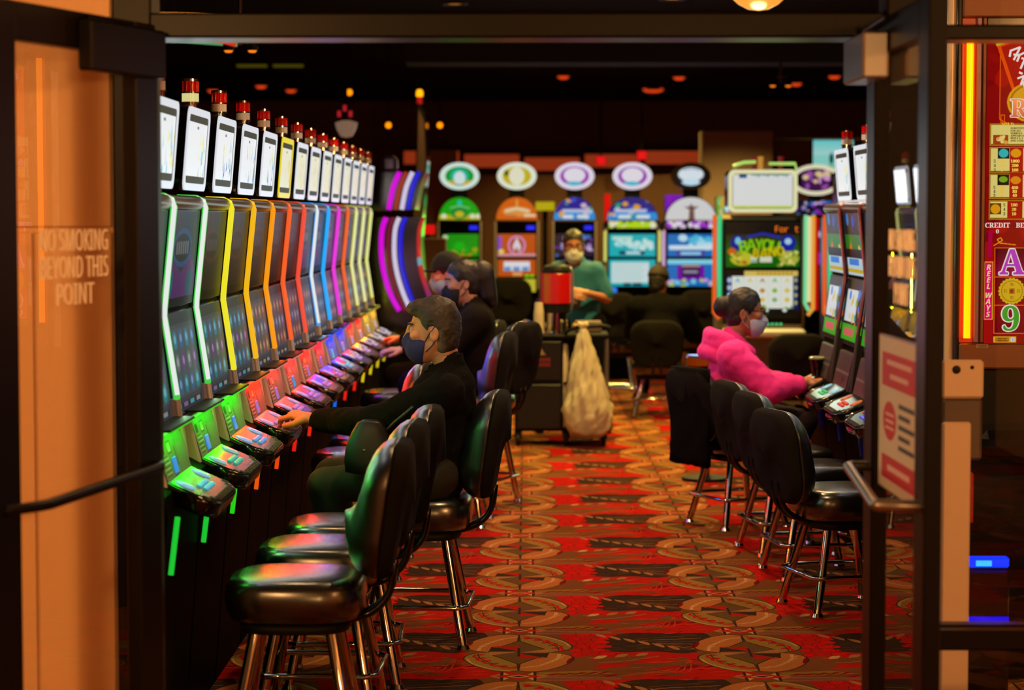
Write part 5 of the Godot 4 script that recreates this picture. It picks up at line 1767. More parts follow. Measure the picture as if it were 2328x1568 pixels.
func red_machine() -> void:
	# faces the entrance just behind the glass on the right; only its left edge is in the frame
	var t := thing("red_slot_machine", "tall red slot machine with a yellow neon tube behind the entrance glass", "slot machine", Vector3(1.55, 0, -8.0))
	var tan_metal := mat("red_frame", Color(0.45, 0.26, 0.15), 0.45, 0.3)
	obj("cabinet", bx(Vector3(0.03, 0, -0.6), Vector3(0.80, 2.62, -0.03), 0.02), M.black, t)
	obj("bottom_frame", bx(Vector3(0.025, 1.150, -0.03), Vector3(0.81, 1.243, 0.01), 0.006), tan_metal, t)
	obj("top_frame", bx(Vector3(0.025, 2.42, -0.03), Vector3(0.81, 2.55, 0.01), 0.006), tan_metal, t)
	obj("back_plate", bx(Vector3(0.025, 1.243, -0.03), Vector3(0.115, 2.42, -0.012), 0.003), mat("neon_plate", Color(0.70, 0.22, 0.06), 0.4), t)
	var b := Mb.new()
	b.tube([Vector3(-0.010, 1.16, -0.02), Vector3(-0.010, 2.6, -0.02)], 0.016, 10)
	obj("pale_post", b, mat("pale_post", Color(0.80, 0.74, 0.66), 0.35, 0.2), t)
	obj("dark_trim", bx(Vector3(0.010, 1.16, -0.03), Vector3(0.024, 2.5, 0.0), 0.003), M.black_shiny, t)
	b = Mb.new()
	b.tube([Vector3(0.0525, 1.262, 0.006), Vector3(0.0525, 2.36, 0.006)], 0.0125, 12)
	obj("neon_tube", b, glow("yellow_neon", Color(1.0, 0.50, 0.0), 4.0), t)
	obj("violet_trim", bx(Vector3(0.078, 1.245, -0.012), Vector3(0.096, 2.42, 0.004), 0.003), mat("violet_trim", Color(0.50, 0.38, 0.52), 0.4, 0.2), t)
	obj("inner_trim", bx(Vector3(0.100, 1.245, -0.012), Vector3(0.115, 2.42, 0.0), 0.003), tan_metal, t)
	# the tall screen, 640 x 690 picture parts of 1.6 mm
	var k := 1.0
	var c := Cv.new(400, 700, Color(0.52, 0.03, 0.03))
	c.blobs(60, 11, 0, 0, 400, 700, 6, 22, [Color(0.56, 0.04, 0.03), Color(0.47, 0.02, 0.03), Color(0.62, 0.06, 0.03)])
	var gold := Color(0.82, 0.56, 0.06)
	var cream := Color(0.82, 0.76, 0.42)
	c.line([Vector2(30, 30), Vector2(30, 178), Vector2(48, 190), Vector2(300, 190)], 2.5, Color(0.86, 0.36, 0.03))
	c.frame(32, 168, 42, 190, 2, Color(0.86, 0.36, 0.03))
	c.poly([Vector2(22, 14), Vector2(120, -20), Vector2(170, 110), Vector2(70, 150)], Color(0.84, 0.28, 0.03))   # the hanging banner
	c.poly([Vector2(31, 16), Vector2(116, -14), Vector2(160, 104), Vector2(74, 138)], Color(0.62, 0.05, 0.03))
	c.line([Vector2(20, 12), Vector2(60, -2)], 7, Color(0.72, 0.66, 0.06))
	c.ell(102, 140, 56, 46, gold)
	c.ell(102, 140, 50, 41, Color(0.62, 0.40, 0.04))
	c.ell(102, 140, 46, 37, Color(0.80, 0.58, 0.08))
	c.line([Vector2(92, 128), Vector2(108, 128), Vector2(100, 144)], 4, Color(0.55, 0.36, 0.03))
	for q in [[188, 238], [241, 299], [301, 358], [361, 405]]:   # the pay table panels
		c.rect(8, q[0], 330, q[1], Color(0.66, 0.50, 0.10))
		c.rect(11, q[0] + 3, 327, q[1] - 3, cream)
		c.frame(10, q[0] + 2, 328, q[1] - 2, 1.2, Color(0.45, 0.30, 0.04))
	c.rect(16, 214, 50, 236, Color(0.60, 0.22, 0.08))
	c.blobs(14, 2, 18, 216, 48, 234, 2, 5, [Color(0.80, 0.60, 0.20), Color(0.85, 0.75, 0.45)])
	for i in 4:
		c.rect(54 + 90 * i, 242, 84 + 90 * i, 298, Color(0.62, 0.06, 0.03))
		c.rect(54 + 90 * i, 301, 84 + 90 * i, 357, Color(0.62, 0.06, 0.03))
		c.rect(50 + 90 * i, 363, 84 + 90 * i, 403, Color(0.62, 0.06, 0.03))
		c.rect(27 + 90 * i, 244, 53 + 90 * i, 267, Color(0.05, 0.10, 0.10))
		c.ell(40 + 90 * i, 255, 11, 10, Color(0.10, 0.66, 0.66))
		c.ell(68 + 90 * i, 255, 12, 10, gold)
		c.rect(27 + 90 * i, 303, 53 + 90 * i, 327, Color(0.10, 0.05, 0.04))
		c.ell(40 + 90 * i, 314, 10, 7, Color(0.40, 0.62, 0.10))
		c.ell(68 + 90 * i, 316, 12, 9, Color(0.80, 0.50, 0.06))
		c.rect(11 + 90 * i, 368, 36 + 90 * i, 393, Color(0.35, 0.22, 0.06))
		c.ell(23 + 90 * i, 381, 11, 11, gold)
	c.line([Vector2(20, 464), Vector2(40, 452), Vector2(36, 446), Vector2(28, 450), Vector2(34, 458), Vector2(70, 462)], 2.5, gold)
	c.rect(0, 455, 20, 690, Color(0.60, 0.05, 0.05))
	c.poly([Vector2(8, 430), Vector2(18, 430), Vector2(14, 490), Vector2(8, 490)], Color(0.66, 0.0, 0.26))
	c.rect(-1, 500, 20, 632, Color(0.85, 0.66, 0.05))
	c.rect(1, 502, 18, 630, Color(0.82, 0.02, 0.40))
	c.rect(22, 468, 330, 664, Color(0.85, 0.40, 0.05))
	for i in 3:
		c.fade(24 + 102 * i, 470, 122 + 102 * i, 534, Color(0.30, 0.0, 0.05), Color(0.55, 0.0, 0.22))
		c.fade(24 + 102 * i, 536, 122 + 102 * i, 598, Color(0.40, 0.0, 0.05), Color(0.50, 0.02, 0.04))
		c.fade(24 + 102 * i, 600, 122 + 102 * i, 662, Color(0.50, 0.0, 0.05), Color(0.40, 0.0, 0.05))
	c.rect(22, 670, 74, 684, Color(0.78, 0.66, 0.14))
	c.rect(26, 672, 58, 682, Color(0.66, 0.42, 0.05))
	c.ell(66, 677, 5, 5, Color(0.75, 0.75, 0.85))
	var s := obj("screen", bx(Vector3(0.115, 1.243, -0.03), Vector3(0.755, 2.42, -0.004), 0.003), M.black_shiny, t)
	var f := Mb.new()
	var y1 := 2.34
	f.face(Vector3(0.115, y1, 0), Vector3(0.755, y1, 0), Vector3(0.755, y1 - 1.12, 0), Vector3(0.115, y1 - 1.12, 0))
	obj("display", f, glow("red_game", Color.WHITE, 1.0, c.tex()), s)
	M.red_game.metallic_specular = 0.05
	M.red_game.roughness = 0.6
	var at := func(x: float, y: float, z := 0.001) -> Transform3D:
		return Transform3D(Basis(), Vector3(0.115 + x * 0.0016, y1 - y * 0.0016, z))
	var w := glow("ink_white", Color(0.85, 0.80, 0.78), 1.0)
	var g := glow("ink_gold", Color(0.80, 0.62, 0.10), 1.0)
	var dk := mat("ink_dark", Color(0.30, 0.14, 0.03), 0.6)
	var yl := glow("ink_yellow", Color(0.86, 0.76, 0.30), 1.0)
	for i in 3:
		words(s, "1000 200 100".split(" ")[i], 0.0105, yl, at.call(66, 273 + 10 * i), "Droid Serif")
		words(s, "50 10 5".split(" ")[i], 0.0105, g, at.call(37, 273 + 10 * i), "Droid Serif")
		words(s, "400 80 40".split(" ")[i], 0.0105, yl, at.call(66, 333 + 8.7 * i), "Droid Serif")
		words(s, "50 10 5".split(" ")[i], 0.0105, g, at.call(37, 333 + 8.7 * i), "Droid Serif")
		words(s, "100 20 10".split(" ")[i], 0.0105, yl, at.call(65, 372 + 10 * i), "Droid Serif")
		for q in [[20, 273, 10], [20, 333, 8.7], [43, 372, 10]]:
			words(s, "543"[i], 0.0105, dk, at.call(q[0], q[1] + q[2] * i), "Droid Serif")
	words(s, "WILD", 0.011, g, at.call(48, 190), "Droid Serif")
	var tx := ["SUBSTITUTES", "FOR ALL", "SYMBOLS", "APPEARS ON", "REELS 2, 3", "AND 4 ONLY."]
	for i in 6:
		var m := words(s, tx[i], 0.0062, dk, at.call(55, 199 + 5.6 * i), "Droid Serif")
		m.position.x += m.get_aabb().size.x / 2
	words(s, "CREDIT", 0.017, w, at.call(28, 418), "Droid Serif")
	words(s, "0", 0.014, w, at.call(28, 432), "Droid Serif")
	words(s, "BET", 0.017, w, at.call(84, 418), "Droid Serif")
	for i in 8:
		var ch: String = "REELWAYS"[i]
		words(s, ch, 0.019, glow("ink_cream", Color(0.86, 0.78, 0.48), 1.0), at.call(9.5, 513 + 14.4 * i + (6 if i > 3 else 0)) * Transform3D(Basis(Vector3(1, 0, 0), Vector3(0.2, 1, 0), Vector3(0, 0, 1)), Vector3.ZERO), "Droid Sans")
	# the reel symbols: a violet A, a gold coin, a green 9
	for q in [["A", 503, Color(0.62, 0.08, 0.66)], ["9", 631, Color(0.02, 0.55, 0.10)]]:
		for i in 8:
			var a := TAU * i / 8
			words(s, q[0], 0.088, w, at.call(60 + cos(a) * 2.6, q[1] + sin(a) * 2.6), "Droid Serif")
		words(s, q[0], 0.088, glow("ink_" + q[0], q[2], 1.0), at.call(60, q[1], 0.004), "Droid Serif")
	b = Mb.new()
	for i in 22:
		var a := TAU * i / 22
		b.tube([Vector3(cos(a) * 0.043, sin(a) * 0.043, 0.001), Vector3(cos(a) * 0.043, sin(a) * 0.043, 0.004)], 0.0062, 8)
	b.ring(oval(0.044, 0.044), oval(0.0075, 0.0075), 0.001, 0.005)
	var coin := obj("coin_symbol", b, glow("coin_gold", Color(0.76, 0.62, 0.05), 0.95), s)
	coin.transform = at.call(62, 567)
	b = Mb.new()
	b.ring(oval(0.039, 0.039), oval(0.0365, 0.0365), 0.005, 0.0065)
	b.ring(rounded(0.02, 0.02, 0.001, 3), rounded(0.014, 0.014, 0.001, 3), 0.005, 0.0065)
	for q in [[0.0, 0.024], [0.0, -0.024], [0.024, 0.0], [-0.024, 0.0]]:   # strokes of the four characters round the hole
		for l in [[-0.006, 0.005, 0.006, 0.005], [-0.006, 0.0, 0.006, 0.0], [-0.003, -0.007, -0.003, 0.007], [0.002, -0.006, 0.006, -0.001]]:
			b.tube([Vector3(q[0] + l[0], q[1] + l[1], 0.0055), Vector3(q[0] + l[2], q[1] + l[3], 0.0055)], 0.001, 5)
	obj("coin_relief", b, glow("coin_dark", Color(0.52, 0.40, 0.03), 0.9), s).transform = at.call(62, 567)
	b = bx(Vector3(-0.006, -0.006, 0.005), Vector3(0.006, 0.006, 0.006), 0.001)
	obj("coin_hole", b, glow("coin_hole", Color(0.55, 0.03, 0.03), 1.0), s).transform = at.call(62, 567)
	words(s, "R", 0.062, glow("ink_red", Color(0.60, 0.06, 0.08), 1.0), at.call(72, 155, 0.004), "Droid Serif")
	for i in 6:
		var a := TAU * i / 6
		words(s, "R", 0.062, w, at.call(72 + cos(a) * 1.6, 155 + sin(a) * 1.6, 0.001), "Droid Serif")
	# two characters on the tilted banner, one above the other, in white edged brush strokes
	b = Mb.new()
	for l in [[-14, -22, -22, -8], [-14, -20, 8, -20], [8, -20, -16, 2], [-12, -10, -2, -4], [2, -6, -10, 8], [2, -4, 22, -6], [22, -6, -8, 26], [2, 4, 12, 12],
			[-14, 32, -8, 38], [-22, 44, -6, 44], [-6, 44, -20, 60], [-13, 52, -13, 76], [2, 36, 24, 36], [5, 44, 21, 44], [5, 44, 5, 52], [21, 44, 21, 52], [5, 52, 21, 52], [3, 58, 23, 58], [3, 58, 3, 76], [23, 58, 23, 76], [3, 67, 23, 67], [13, 58, 13, 76], [3, 76, 23, 76]]:
		b.tube([Vector3(l[0], -l[1], 0) * 0.0016, Vector3(l[2], -l[3], 0) * 0.0016], 0.0042, 6)
	var han := obj("lettering", b, w, s)
	han.transform = at.call(74, 38, 0.001) * Transform3D(Basis(Vector3(0, 0, 1), 0.36), Vector3.ZERO)
	words(s, "PRESS FOR", 0.0045, dk, at.call(42, 675), "Droid Sans")
	words(s, "GAME RULES", 0.0045, dk, at.call(42, 680), "Droid Sans")
	words(s, "i", 0.008, glow("ink_blue", Color(0.05, 0.05, 0.5), 1.0), at.call(66, 677, 0.002), "Droid Sans")
	var pl := obj("number_plate", bx(Vector3(0.085, 1.226, 0.010), Vector3(0.130, 1.240, 0.012), 0.001), mat("plate", Color(0.62, 0.52, 0.46), 0.5), t)
	words(pl, "12015", 0.008, dk, Transform3D(Basis(), Vector3(0.1075, 1.233, 0.0122)), "Droid Sans", true, 0.0005)
	area(t, Vector3(0.43, 1.8, 0.03), Vector2(0.62, 1.05), Vector3(0, 0, 1), Color(1.0, 0.30, 0.12), 0.25)
	obj("deck", bx(Vector3(0.05, 0.86, -0.03), Vector3(0.80, 0.95, 0.28), 0.03), M.black_shiny, t)


static func squircle(a: float, b: float, y: float, n := 3.2, m := 28) -> Array:
	var out := []
	for i in m:
		var t := TAU * i / m
		out.append(Vector3(signf(cos(t)) * pow(absf(cos(t)), 2.0 / n) * a, y, signf(sin(t)) * pow(absf(sin(t)), 2.0 / n) * b))
	return out


# a stool with a padded back, facing its own +z; h is the height of the seat's top
func chair(label: String, at: Vector3, turn_deg: float, h := 0.60, group := "", back := 1.0) -> Node3D:
	var t := thing("casino_chair", label, "chair", at, deg_to_rad(turn_deg), group)
	var key := "chair%.2f_%.2f" % [h, back]
	if not S.has(key):
		var b := Mb.new()
		b.grid([squircle(0.17, 0.17, -0.135), squircle(0.20, 0.20, -0.13), squircle(0.216, 0.212, -0.105), squircle(0.222, 0.218, -0.07), squircle(0.218, 0.214, -0.035), squircle(0.204, 0.20, -0.012), squircle(0.175, 0.172, -0.003), squircle(0.12, 0.12, 0.002, 2.4), squircle(0.05, 0.05, 0.003, 2.0)])
		S[key] = b.mesh()
		b = Mb.new()
		b.grid([squircle(0.15, 0.15, -0.175), squircle(0.175, 0.17, -0.17), squircle(0.18, 0.175, -0.13)])
		S[key + "pan"] = b.mesh()
		for i in 4:
			var sx := 1.0 if i % 2 else -1.0
			var sz := 1.0 if i > 1 else -1.0
			b = Mb.new()
			b.tube([Vector3(0.115 * sx, h - 0.16, 0.115 * sz), Vector3(0.192 * sx, 0.02, 0.192 * sz)], 0.0185, 12)
			b.lathe([[0.0, 0.024], [0.020, 0.024], [0.027, 0.008], [0.027, 0.0], [0.0, 0.0]], 12, Transform3D(Basis(), Vector3(0.194 * sx, 0, 0.194 * sz)))
			S[key + "leg%d" % i] = b.mesh()
		b = Mb.new()   # rod that runs round outside the legs, its corners cut
		var y := 0.17
		var r := []
		for q in [[1, 1], [-1, 1], [-1, -1], [1, -1]]:
			var a := Vector3(0.205 * q[0], y, 0.165 * q[1])
			var c := Vector3(0.165 * q[0], y, 0.205 * q[1])
			r.append_array([a, c] if q[0] * q[1] > 0 else [c, a])
		b.tube(r, 0.0095, 8, true)
		S[key + "ring"] = b.mesh()
		b = Mb.new()   # flat bent bar from under the seat up to the back
		var p := []
		for i in 9:
			var a := PI / 2 * i / 8
			p.append(Vector3(0, h - 0.145 + 0.125 * (1 - cos(a)), -0.15 - 0.15 * sin(a)))
		p.append(Vector3(0, h + 0.03, -0.305))
		for s in [-1.0, 1.0]:
			var l := []
			for v in p:
				l.append(v + Vector3(0.035 * s, 0, 0))
			b.tube(l, 0.012, 8)
		S[key + "bar"] = b.mesh()
		# back: a rounded slab, wider above, bulging forward; pad in front and shell behind
		var outline := func(k: float, z: float, drop := 0.0) -> Array:
			var o := []
			for v in rounded(0.44, 0.42, 0.135, 9):
				var yy: float = v.y * (0.93 + 0.07 * k) * back
				var wd := 1.0 + 0.10 * yy / 0.42
				o.append(Vector3(v.x * k * wd, yy * k, z - 0.25 * yy * 0.6 + drop))
			return o
		b = Mb.new()
		b.grid([outline.call(1.0, 0.0), outline.call(1.0, 0.014), outline.call(0.975, 0.034), outline.call(0.92, 0.055), outline.call(0.82, 0.075), outline.call(0.66, 0.092), outline.call(0.44, 0.103), outline.call(0.2, 0.108), outline.call(0.05, 0.109)])
		S[key + "pad"] = b.mesh()
		b = Mb.new()
		b.grid([outline.call(0.1, -0.052), outline.call(0.6, -0.050), outline.call(0.90, -0.044), outline.call(0.985, -0.03), outline.call(1.01, -0.006), outline.call(1.0, 0.0)])
		S[key + "shell"] = b.mesh()
	obj("seat", S[key], M.vinyl, t, Vector3(0, h, 0))
	obj("seat_pan", S[key + "pan"], M.black, t, Vector3(0, h, 0))
	for i in 4:
		obj("leg", S[key + "leg%d" % i], M.chrome, t)
	obj("foot_ring", S[key + "ring"], M.chrome, t)
	obj("back_bracket", S[key + "bar"], M.black_shiny, t)
	var pad := obj("backrest", S[key + "pad"], M.back_vinyl, t, Vector3(0, h + (0.20 if h > 0.56 else 0.145) * back, -0.29))
	obj("back_shell", S[key + "shell"], M.back_cloth, pad)
	return t


func chairs() -> void:
	var L := "chairs along the left row of machines"
	chair("nearest black chair of the left row, its seat shining pink and green", Vector3(-0.715, 0, -6.80), -90, 0.60, L)
	chair("second black chair of the left row, its red lit back just behind the nearest", Vector3(-0.70, 0, -7.46), -92, 0.60, L)
	chair("third black chair of the left row, pushed close to the seated man's chair", Vector3(-0.665, 0, -8.02), -88, 0.60, L)
	chair("black chair under the man in the navy mask", Vector3(-0.43, 0, -8.76), -93, 0.60, L)
	chair("black chair of the left row just beyond the man's lap, seat shining yellow and violet", Vector3(-0.80, 0, -10.4), -90, 0.60, L)
	chair("second black chair beyond the man's lap in the left row", Vector3(-0.78, 0, -11.1), -90, 0.60, L)
	chair("black chair behind the man's neck, its padded back glinting", Vector3(-0.42, 0, -12.15), -96, 0.66, L, 1.0)
	chair("black chair under the woman with the ponytail", Vector3(-0.30, 0, -12.95), -112, 0.68, L, 1.0)
	chair("black chair under the person in the black cap", Vector3(-0.50, 0, -14.75), -92, 0.60, L)
	chair("small far chair of the left row with a yellow shining seat", Vector3(-0.84, 0, -14.0), -90, 0.60, L)
	var R := "chairs along the right row of machines"
	chair("nearest black chair of the right row, beside the open door", Vector3(1.37, 0, -9.50), 106, 0.54, R, 0.95)
	chair("second black chair of the right row, only its rounded back top showing", Vector3(1.37, 0, -10.42), 100, 0.54, R, 0.95)
	chair("third black chair of the right row, behind the woman in pink", Vector3(1.33, 0, -11.15), 102, 0.54, R, 0.95)
	chair("black chair under the woman in the pink hoodie", Vector3(1.17, 0, -12.1), 116, 0.545, R, 0.95)
	var B := "chairs facing the machines across the hall"
	chair("black chair before the tall jungle machine, behind the woman in pink", Vector3(2.02, 0, -16.6), 180, 0.50, B, 0.95)
	chair("black chair under the man in the cap seen from behind", Vector3(1.12, 0, -18.75), 176, 0.50, B, 0.95)
	chair("black chair with metal arms left of the man in the cap", Vector3(0.82, 0, -19.9), 172, 0.62, B)
	chair("black chair facing the blue white machine, right of the man in the cap", Vector3(1.62, 0, -20.6), 182, 0.62, B)
	chair("black chair before the orange arch machine, left of the drinks cart", Vector3(-0.16, 0, -21.0), 178, 0.72, B)
	chair("black chair behind the glass on the right, in front of the red machine", Vector3(1.93, 0, -7.15), 180, 0.66, B, 1.1)


func cart() -> void:
	var t := thing("drinks_cart", "black wheeled drinks cart with a red lettered front panel", "cart", Vector3(0.26, 0, -16.55))
	obj("cabinet", bx(Vector3(-0.345, 0.11, -0.24), Vector3(0.02, 0.80, 0.24), 0.012), M.black, t)
	obj("door", bx(Vector3(-0.33, 0.13, 0.24), Vector3(0.0, 0.46, 0.252), 0.006), mat("cart_door", Color(0.018, 0.017, 0.017), 0.45), t)
	var pn := obj("sign_panel", bx(Vector3(-0.33, 0.49, 0.24), Vector3(0.0, 0.78, 0.252), 0.006), mat("cart_sign", Color(0.03, 0.022, 0.022), 0.35), t)
	var b := Mb.new()
	b.prism([Vector2(-0.20, 0.68), Vector2(-0.115, 0.68), Vector2(-0.158, 0.75)], 0.252, 0.256)
	obj("emblem", b, mat("emblem", Color(0.55, 0.42, 0.30), 0.5), pn)
	var red := mat("cart_red", Color(0.55, 0.04, 0.05), 0.5)
	var c := Cv.new(96, 48, Color(0.03, 0.022, 0.022))   # two lines too blurred to read
	for k in 2:
		for i in 9:
			c.rect(5 + i * 10, 4 + k * 22, 12 + i * 10, 19 + k * 22, Color(0.52, 0.04, 0.05))
	var f := Mb.new()
	f.face(Vector3(-0.235, 0.665, 0.2525), Vector3(-0.075, 0.665, 0.2525), Vector3(-0.075, 0.585, 0.2525), Vector3(-0.235, 0.585, 0.2525))
	obj("print", f, mat("cart_print", Color.WHITE, 0.5, 0.0, {"albedo_texture": c.tex()}), pn)
	obj("top_tray", bx(Vector3(-0.355, 0.80, -0.25), Vector3(0.36, 0.835, 0.25), 0.012), M.black, t)
	obj("lower_tray", bx(Vector3(0.02, 0.11, -0.24), Vector3(0.33, 0.14, 0.24), 0.01), M.black, t)
	obj("middle_tray", bx(Vector3(0.02, 0.455, -0.24), Vector3(0.06, 0.48, 0.24), 0.006), M.black, t)
	b = Mb.new()
	b.tube([Vector3(0.02, 0.83, 0.22), Vector3(0.05, 0.86, 0.25), Vector3(0.12, 0.89, 0.27), Vector3(0.30, 0.90, 0.27), Vector3(0.355, 0.885, 0.25), Vector3(0.36, 0.84, 0.24)], 0.014, 8)
	obj("handle", b, M.black, t)
	for q in [[0.345, 0.22], [0.345, -0.22]]:
		b = Mb.new()
		b.tube([Vector3(q[0], 0.12, q[1]), Vector3(q[0], 0.82, q[1])], 0.011, 8)
		obj("post", b, M.steel, t)
	for q in [[-0.32, 0.20], [0.04, 0.21], [0.32, 0.20], [-0.32, -0.20], [0.04, -0.20], [0.32, -0.20]]:
		b = Mb.new()
		b.lathe([[0.0, -0.018], [0.042, -0.018], [0.050, -0.008], [0.050, 0.008], [0.042, 0.018], [0.0, 0.018]], 16, Transform3D(Basis(Vector3(0, 1, 0), Vector3(1, 0, 0), Vector3(0, 0, -1)), Vector3(q[0], 0.05, q[1])))
		var w := obj("caster", b, mat("rubber", Color(0.012, 0.012, 0.012), 0.7), t)
		obj("fork", bx(Vector3(q[0] - 0.026, 0.05, q[1] - 0.02), Vector3(q[0] + 0.026, 0.115, q[1] + 0.02), 0.004), M.black, w)
	# the urn
	var u := thing("coffee_urn", "tall coffee urn with a red band, black lid and steel foot on the drinks cart", "urn", Vector3(0.225, 0.835, -16.42))
	var parts := [["steel_foot", [[0.0, 0.0], [0.100, 0.0], [0.100, 0.012], [0.086, 0.016], [0.086, 0.155], [0.0, 0.155]], M.chrome], ["base_collar", [[0.0, 0.155], [0.106, 0.155], [0.108, 0.16], [0.108, 0.225], [0.0, 0.225]], M.black], ["red_band", [[0.0, 0.225], [0.111, 0.225], [0.113, 0.228], [0.113, 0.445], [0.111, 0.448], [0.0, 0.448]], mat("urn_red", Color(0.72, 0.05, 0.05), 0.35)], ["lid", [[0.0, 0.448], [0.108, 0.448], [0.106, 0.475], [0.094, 0.500], [0.070, 0.514], [0.02, 0.518], [0.0, 0.518]], M.black]]
	for q in parts:
		b = Mb.new()
		b.lathe(q[1], 28, Transform3D())
		obj(q[0], b, q[2], u)
	b = Mb.new()
	b.tube([Vector3(0.108, 0.18, 0.03), Vector3(0.122, 0.22, 0.035), Vector3(0.122, 0.47, 0.035), Vector3(0.100, 0.495, 0.02)], 0.009, 8)
	obj("level_gauge", b, M.steel, u)
	# cups
	cup_stack("tall stack of white paper cups left of the coffee urn", Vector3(0.095, 0.835, -16.34), 0.23, 0.036)
	cup_stack("stack of white paper cups standing on the cart's middle tray", Vector3(0.275, 0.14, -16.36), 0.62, 0.040)
	var bxn := thing("snack_box", "low tan box of condiments on the cart beside the urn", "box", Vector3(0.47, 0.835, -16.6))
	obj("tub", bx(Vector3(-0.10, 0, -0.10), Vector3(0.10, 0.085, 0.10), 0.008), mat("tub", Color(0.36, 0.28, 0.24), 0.5), bxn)
	obj("packets", bx(Vector3(-0.12, 0.03, 0.02), Vector3(-0.06, 0.07, 0.11), 0.012), mat("packet", Color(0.75, 0.55, 0.12), 0.5), bxn)
	# the bag hangs from the handle by its knotted neck
	var bag := thing("plastic_bag", "translucent white plastic rubbish bag hanging from the cart handle", "bag", Vector3(0.44, 0.0, -16.22))
	var rows := []
	var fz := FastNoiseLite.new()
	fz.seed = 4
	fz.frequency = 1.4
	var keys := [[0.925, 0.030, 0.025, -0.018], [0.905, 0.036, 0.030, -0.018], [0.885, 0.022, 0.020, -0.018], [0.86, 0.032, 0.03, -0.017], [0.82, 0.045, 0.04, -0.015], [0.74, 0.066, 0.055, -0.01], [0.62, 0.095, 0.08, -0.005], [0.50, 0.125, 0.10, 0.002], [0.38, 0.150, 0.115, 0.008], [0.27, 0.165, 0.125, 0.010], [0.17, 0.155, 0.12, 0.014], [0.11, 0.125, 0.10, 0.016], [0.075, 0.08, 0.06, 0.015], [0.066, 0.02, 0.02, 0.015]]
	for kq in 53:
		var q := []
		for ch in 4:
			q.append(lerpf(keys[mini(kq / 4, 13)][ch], keys[mini(kq / 4 + 1, 13)][ch], (kq % 4) / 4.0))
		var row := []
		for i in 48:
			var t2 := TAU * i / 48
			var n := fz.get_noise_3d(cos(t2) * 1.9, q[0] * 2.6, sin(t2) * 1.9)
			var pleat := 0.10 * sin(t2 * 7 + n * 5) * clampf((q[0] - 0.25) * 2.0, 0.15, 1.0)
			var fine := fz.get_noise_3d(cos(t2) * 5.0 + 9.0, q[0] * 9.0, sin(t2) * 5.0)
			var kk: float = 1.0 + n * 0.34 + pleat + fine * 0.16 + 0.18 * maxf(0.0, cos(t2 + 0.6)) * smoothstep(0.5, 0.2, q[0])
			row.append(Vector3(cos(t2) * q[1] * kk + q[3], q[0] + n * 0.015, sin(t2) * q[2] * kk))
		rows.append(row)
	b = Mb.new()
	b.grid(rows)
	obj("sack", b, mat("bag_film", Color(0.80, 0.74, 0.62), 0.35, 0.0, {"backlight_enabled": true, "backlight": Color(0.5, 0.46, 0.36)}), bag)
	b = Mb.new()
	for s in [-1.0, 1.0]:
		b.tube([Vector3(-0.018 + 0.01 * s, 0.89, 0.02), Vector3(-0.02 + 0.03 * s, 0.925, 0.0), Vector3(-0.02 + 0.012 * s, 0.915, -0.09)], 0.008, 6)
	obj("knot", b, M.bag_film, bag)


func cup_stack(label: String, at: Vector3, h: float, r: float) -> void:
	var t := thing("cup_stack", label, "cups", at, 0, "")
	var n := int(h / 0.012)
	var white := mat("paper_cup", Color(0.78, 0.72, 0.62), 0.55)
	var b := Mb.new()
	b.lathe([[0.0, 0.0], [r, 0.0], [r * 1.05, 0.006], [r * 0.80, 0.09], [0.0, 0.09]], 20, Transform3D())
	S["cup%.3f" % r] = b.mesh()
	for i in n - 6:
		obj("paper_cup", S["cup%.3f" % r], white, t, Vector3(0, i * 0.012, 0))


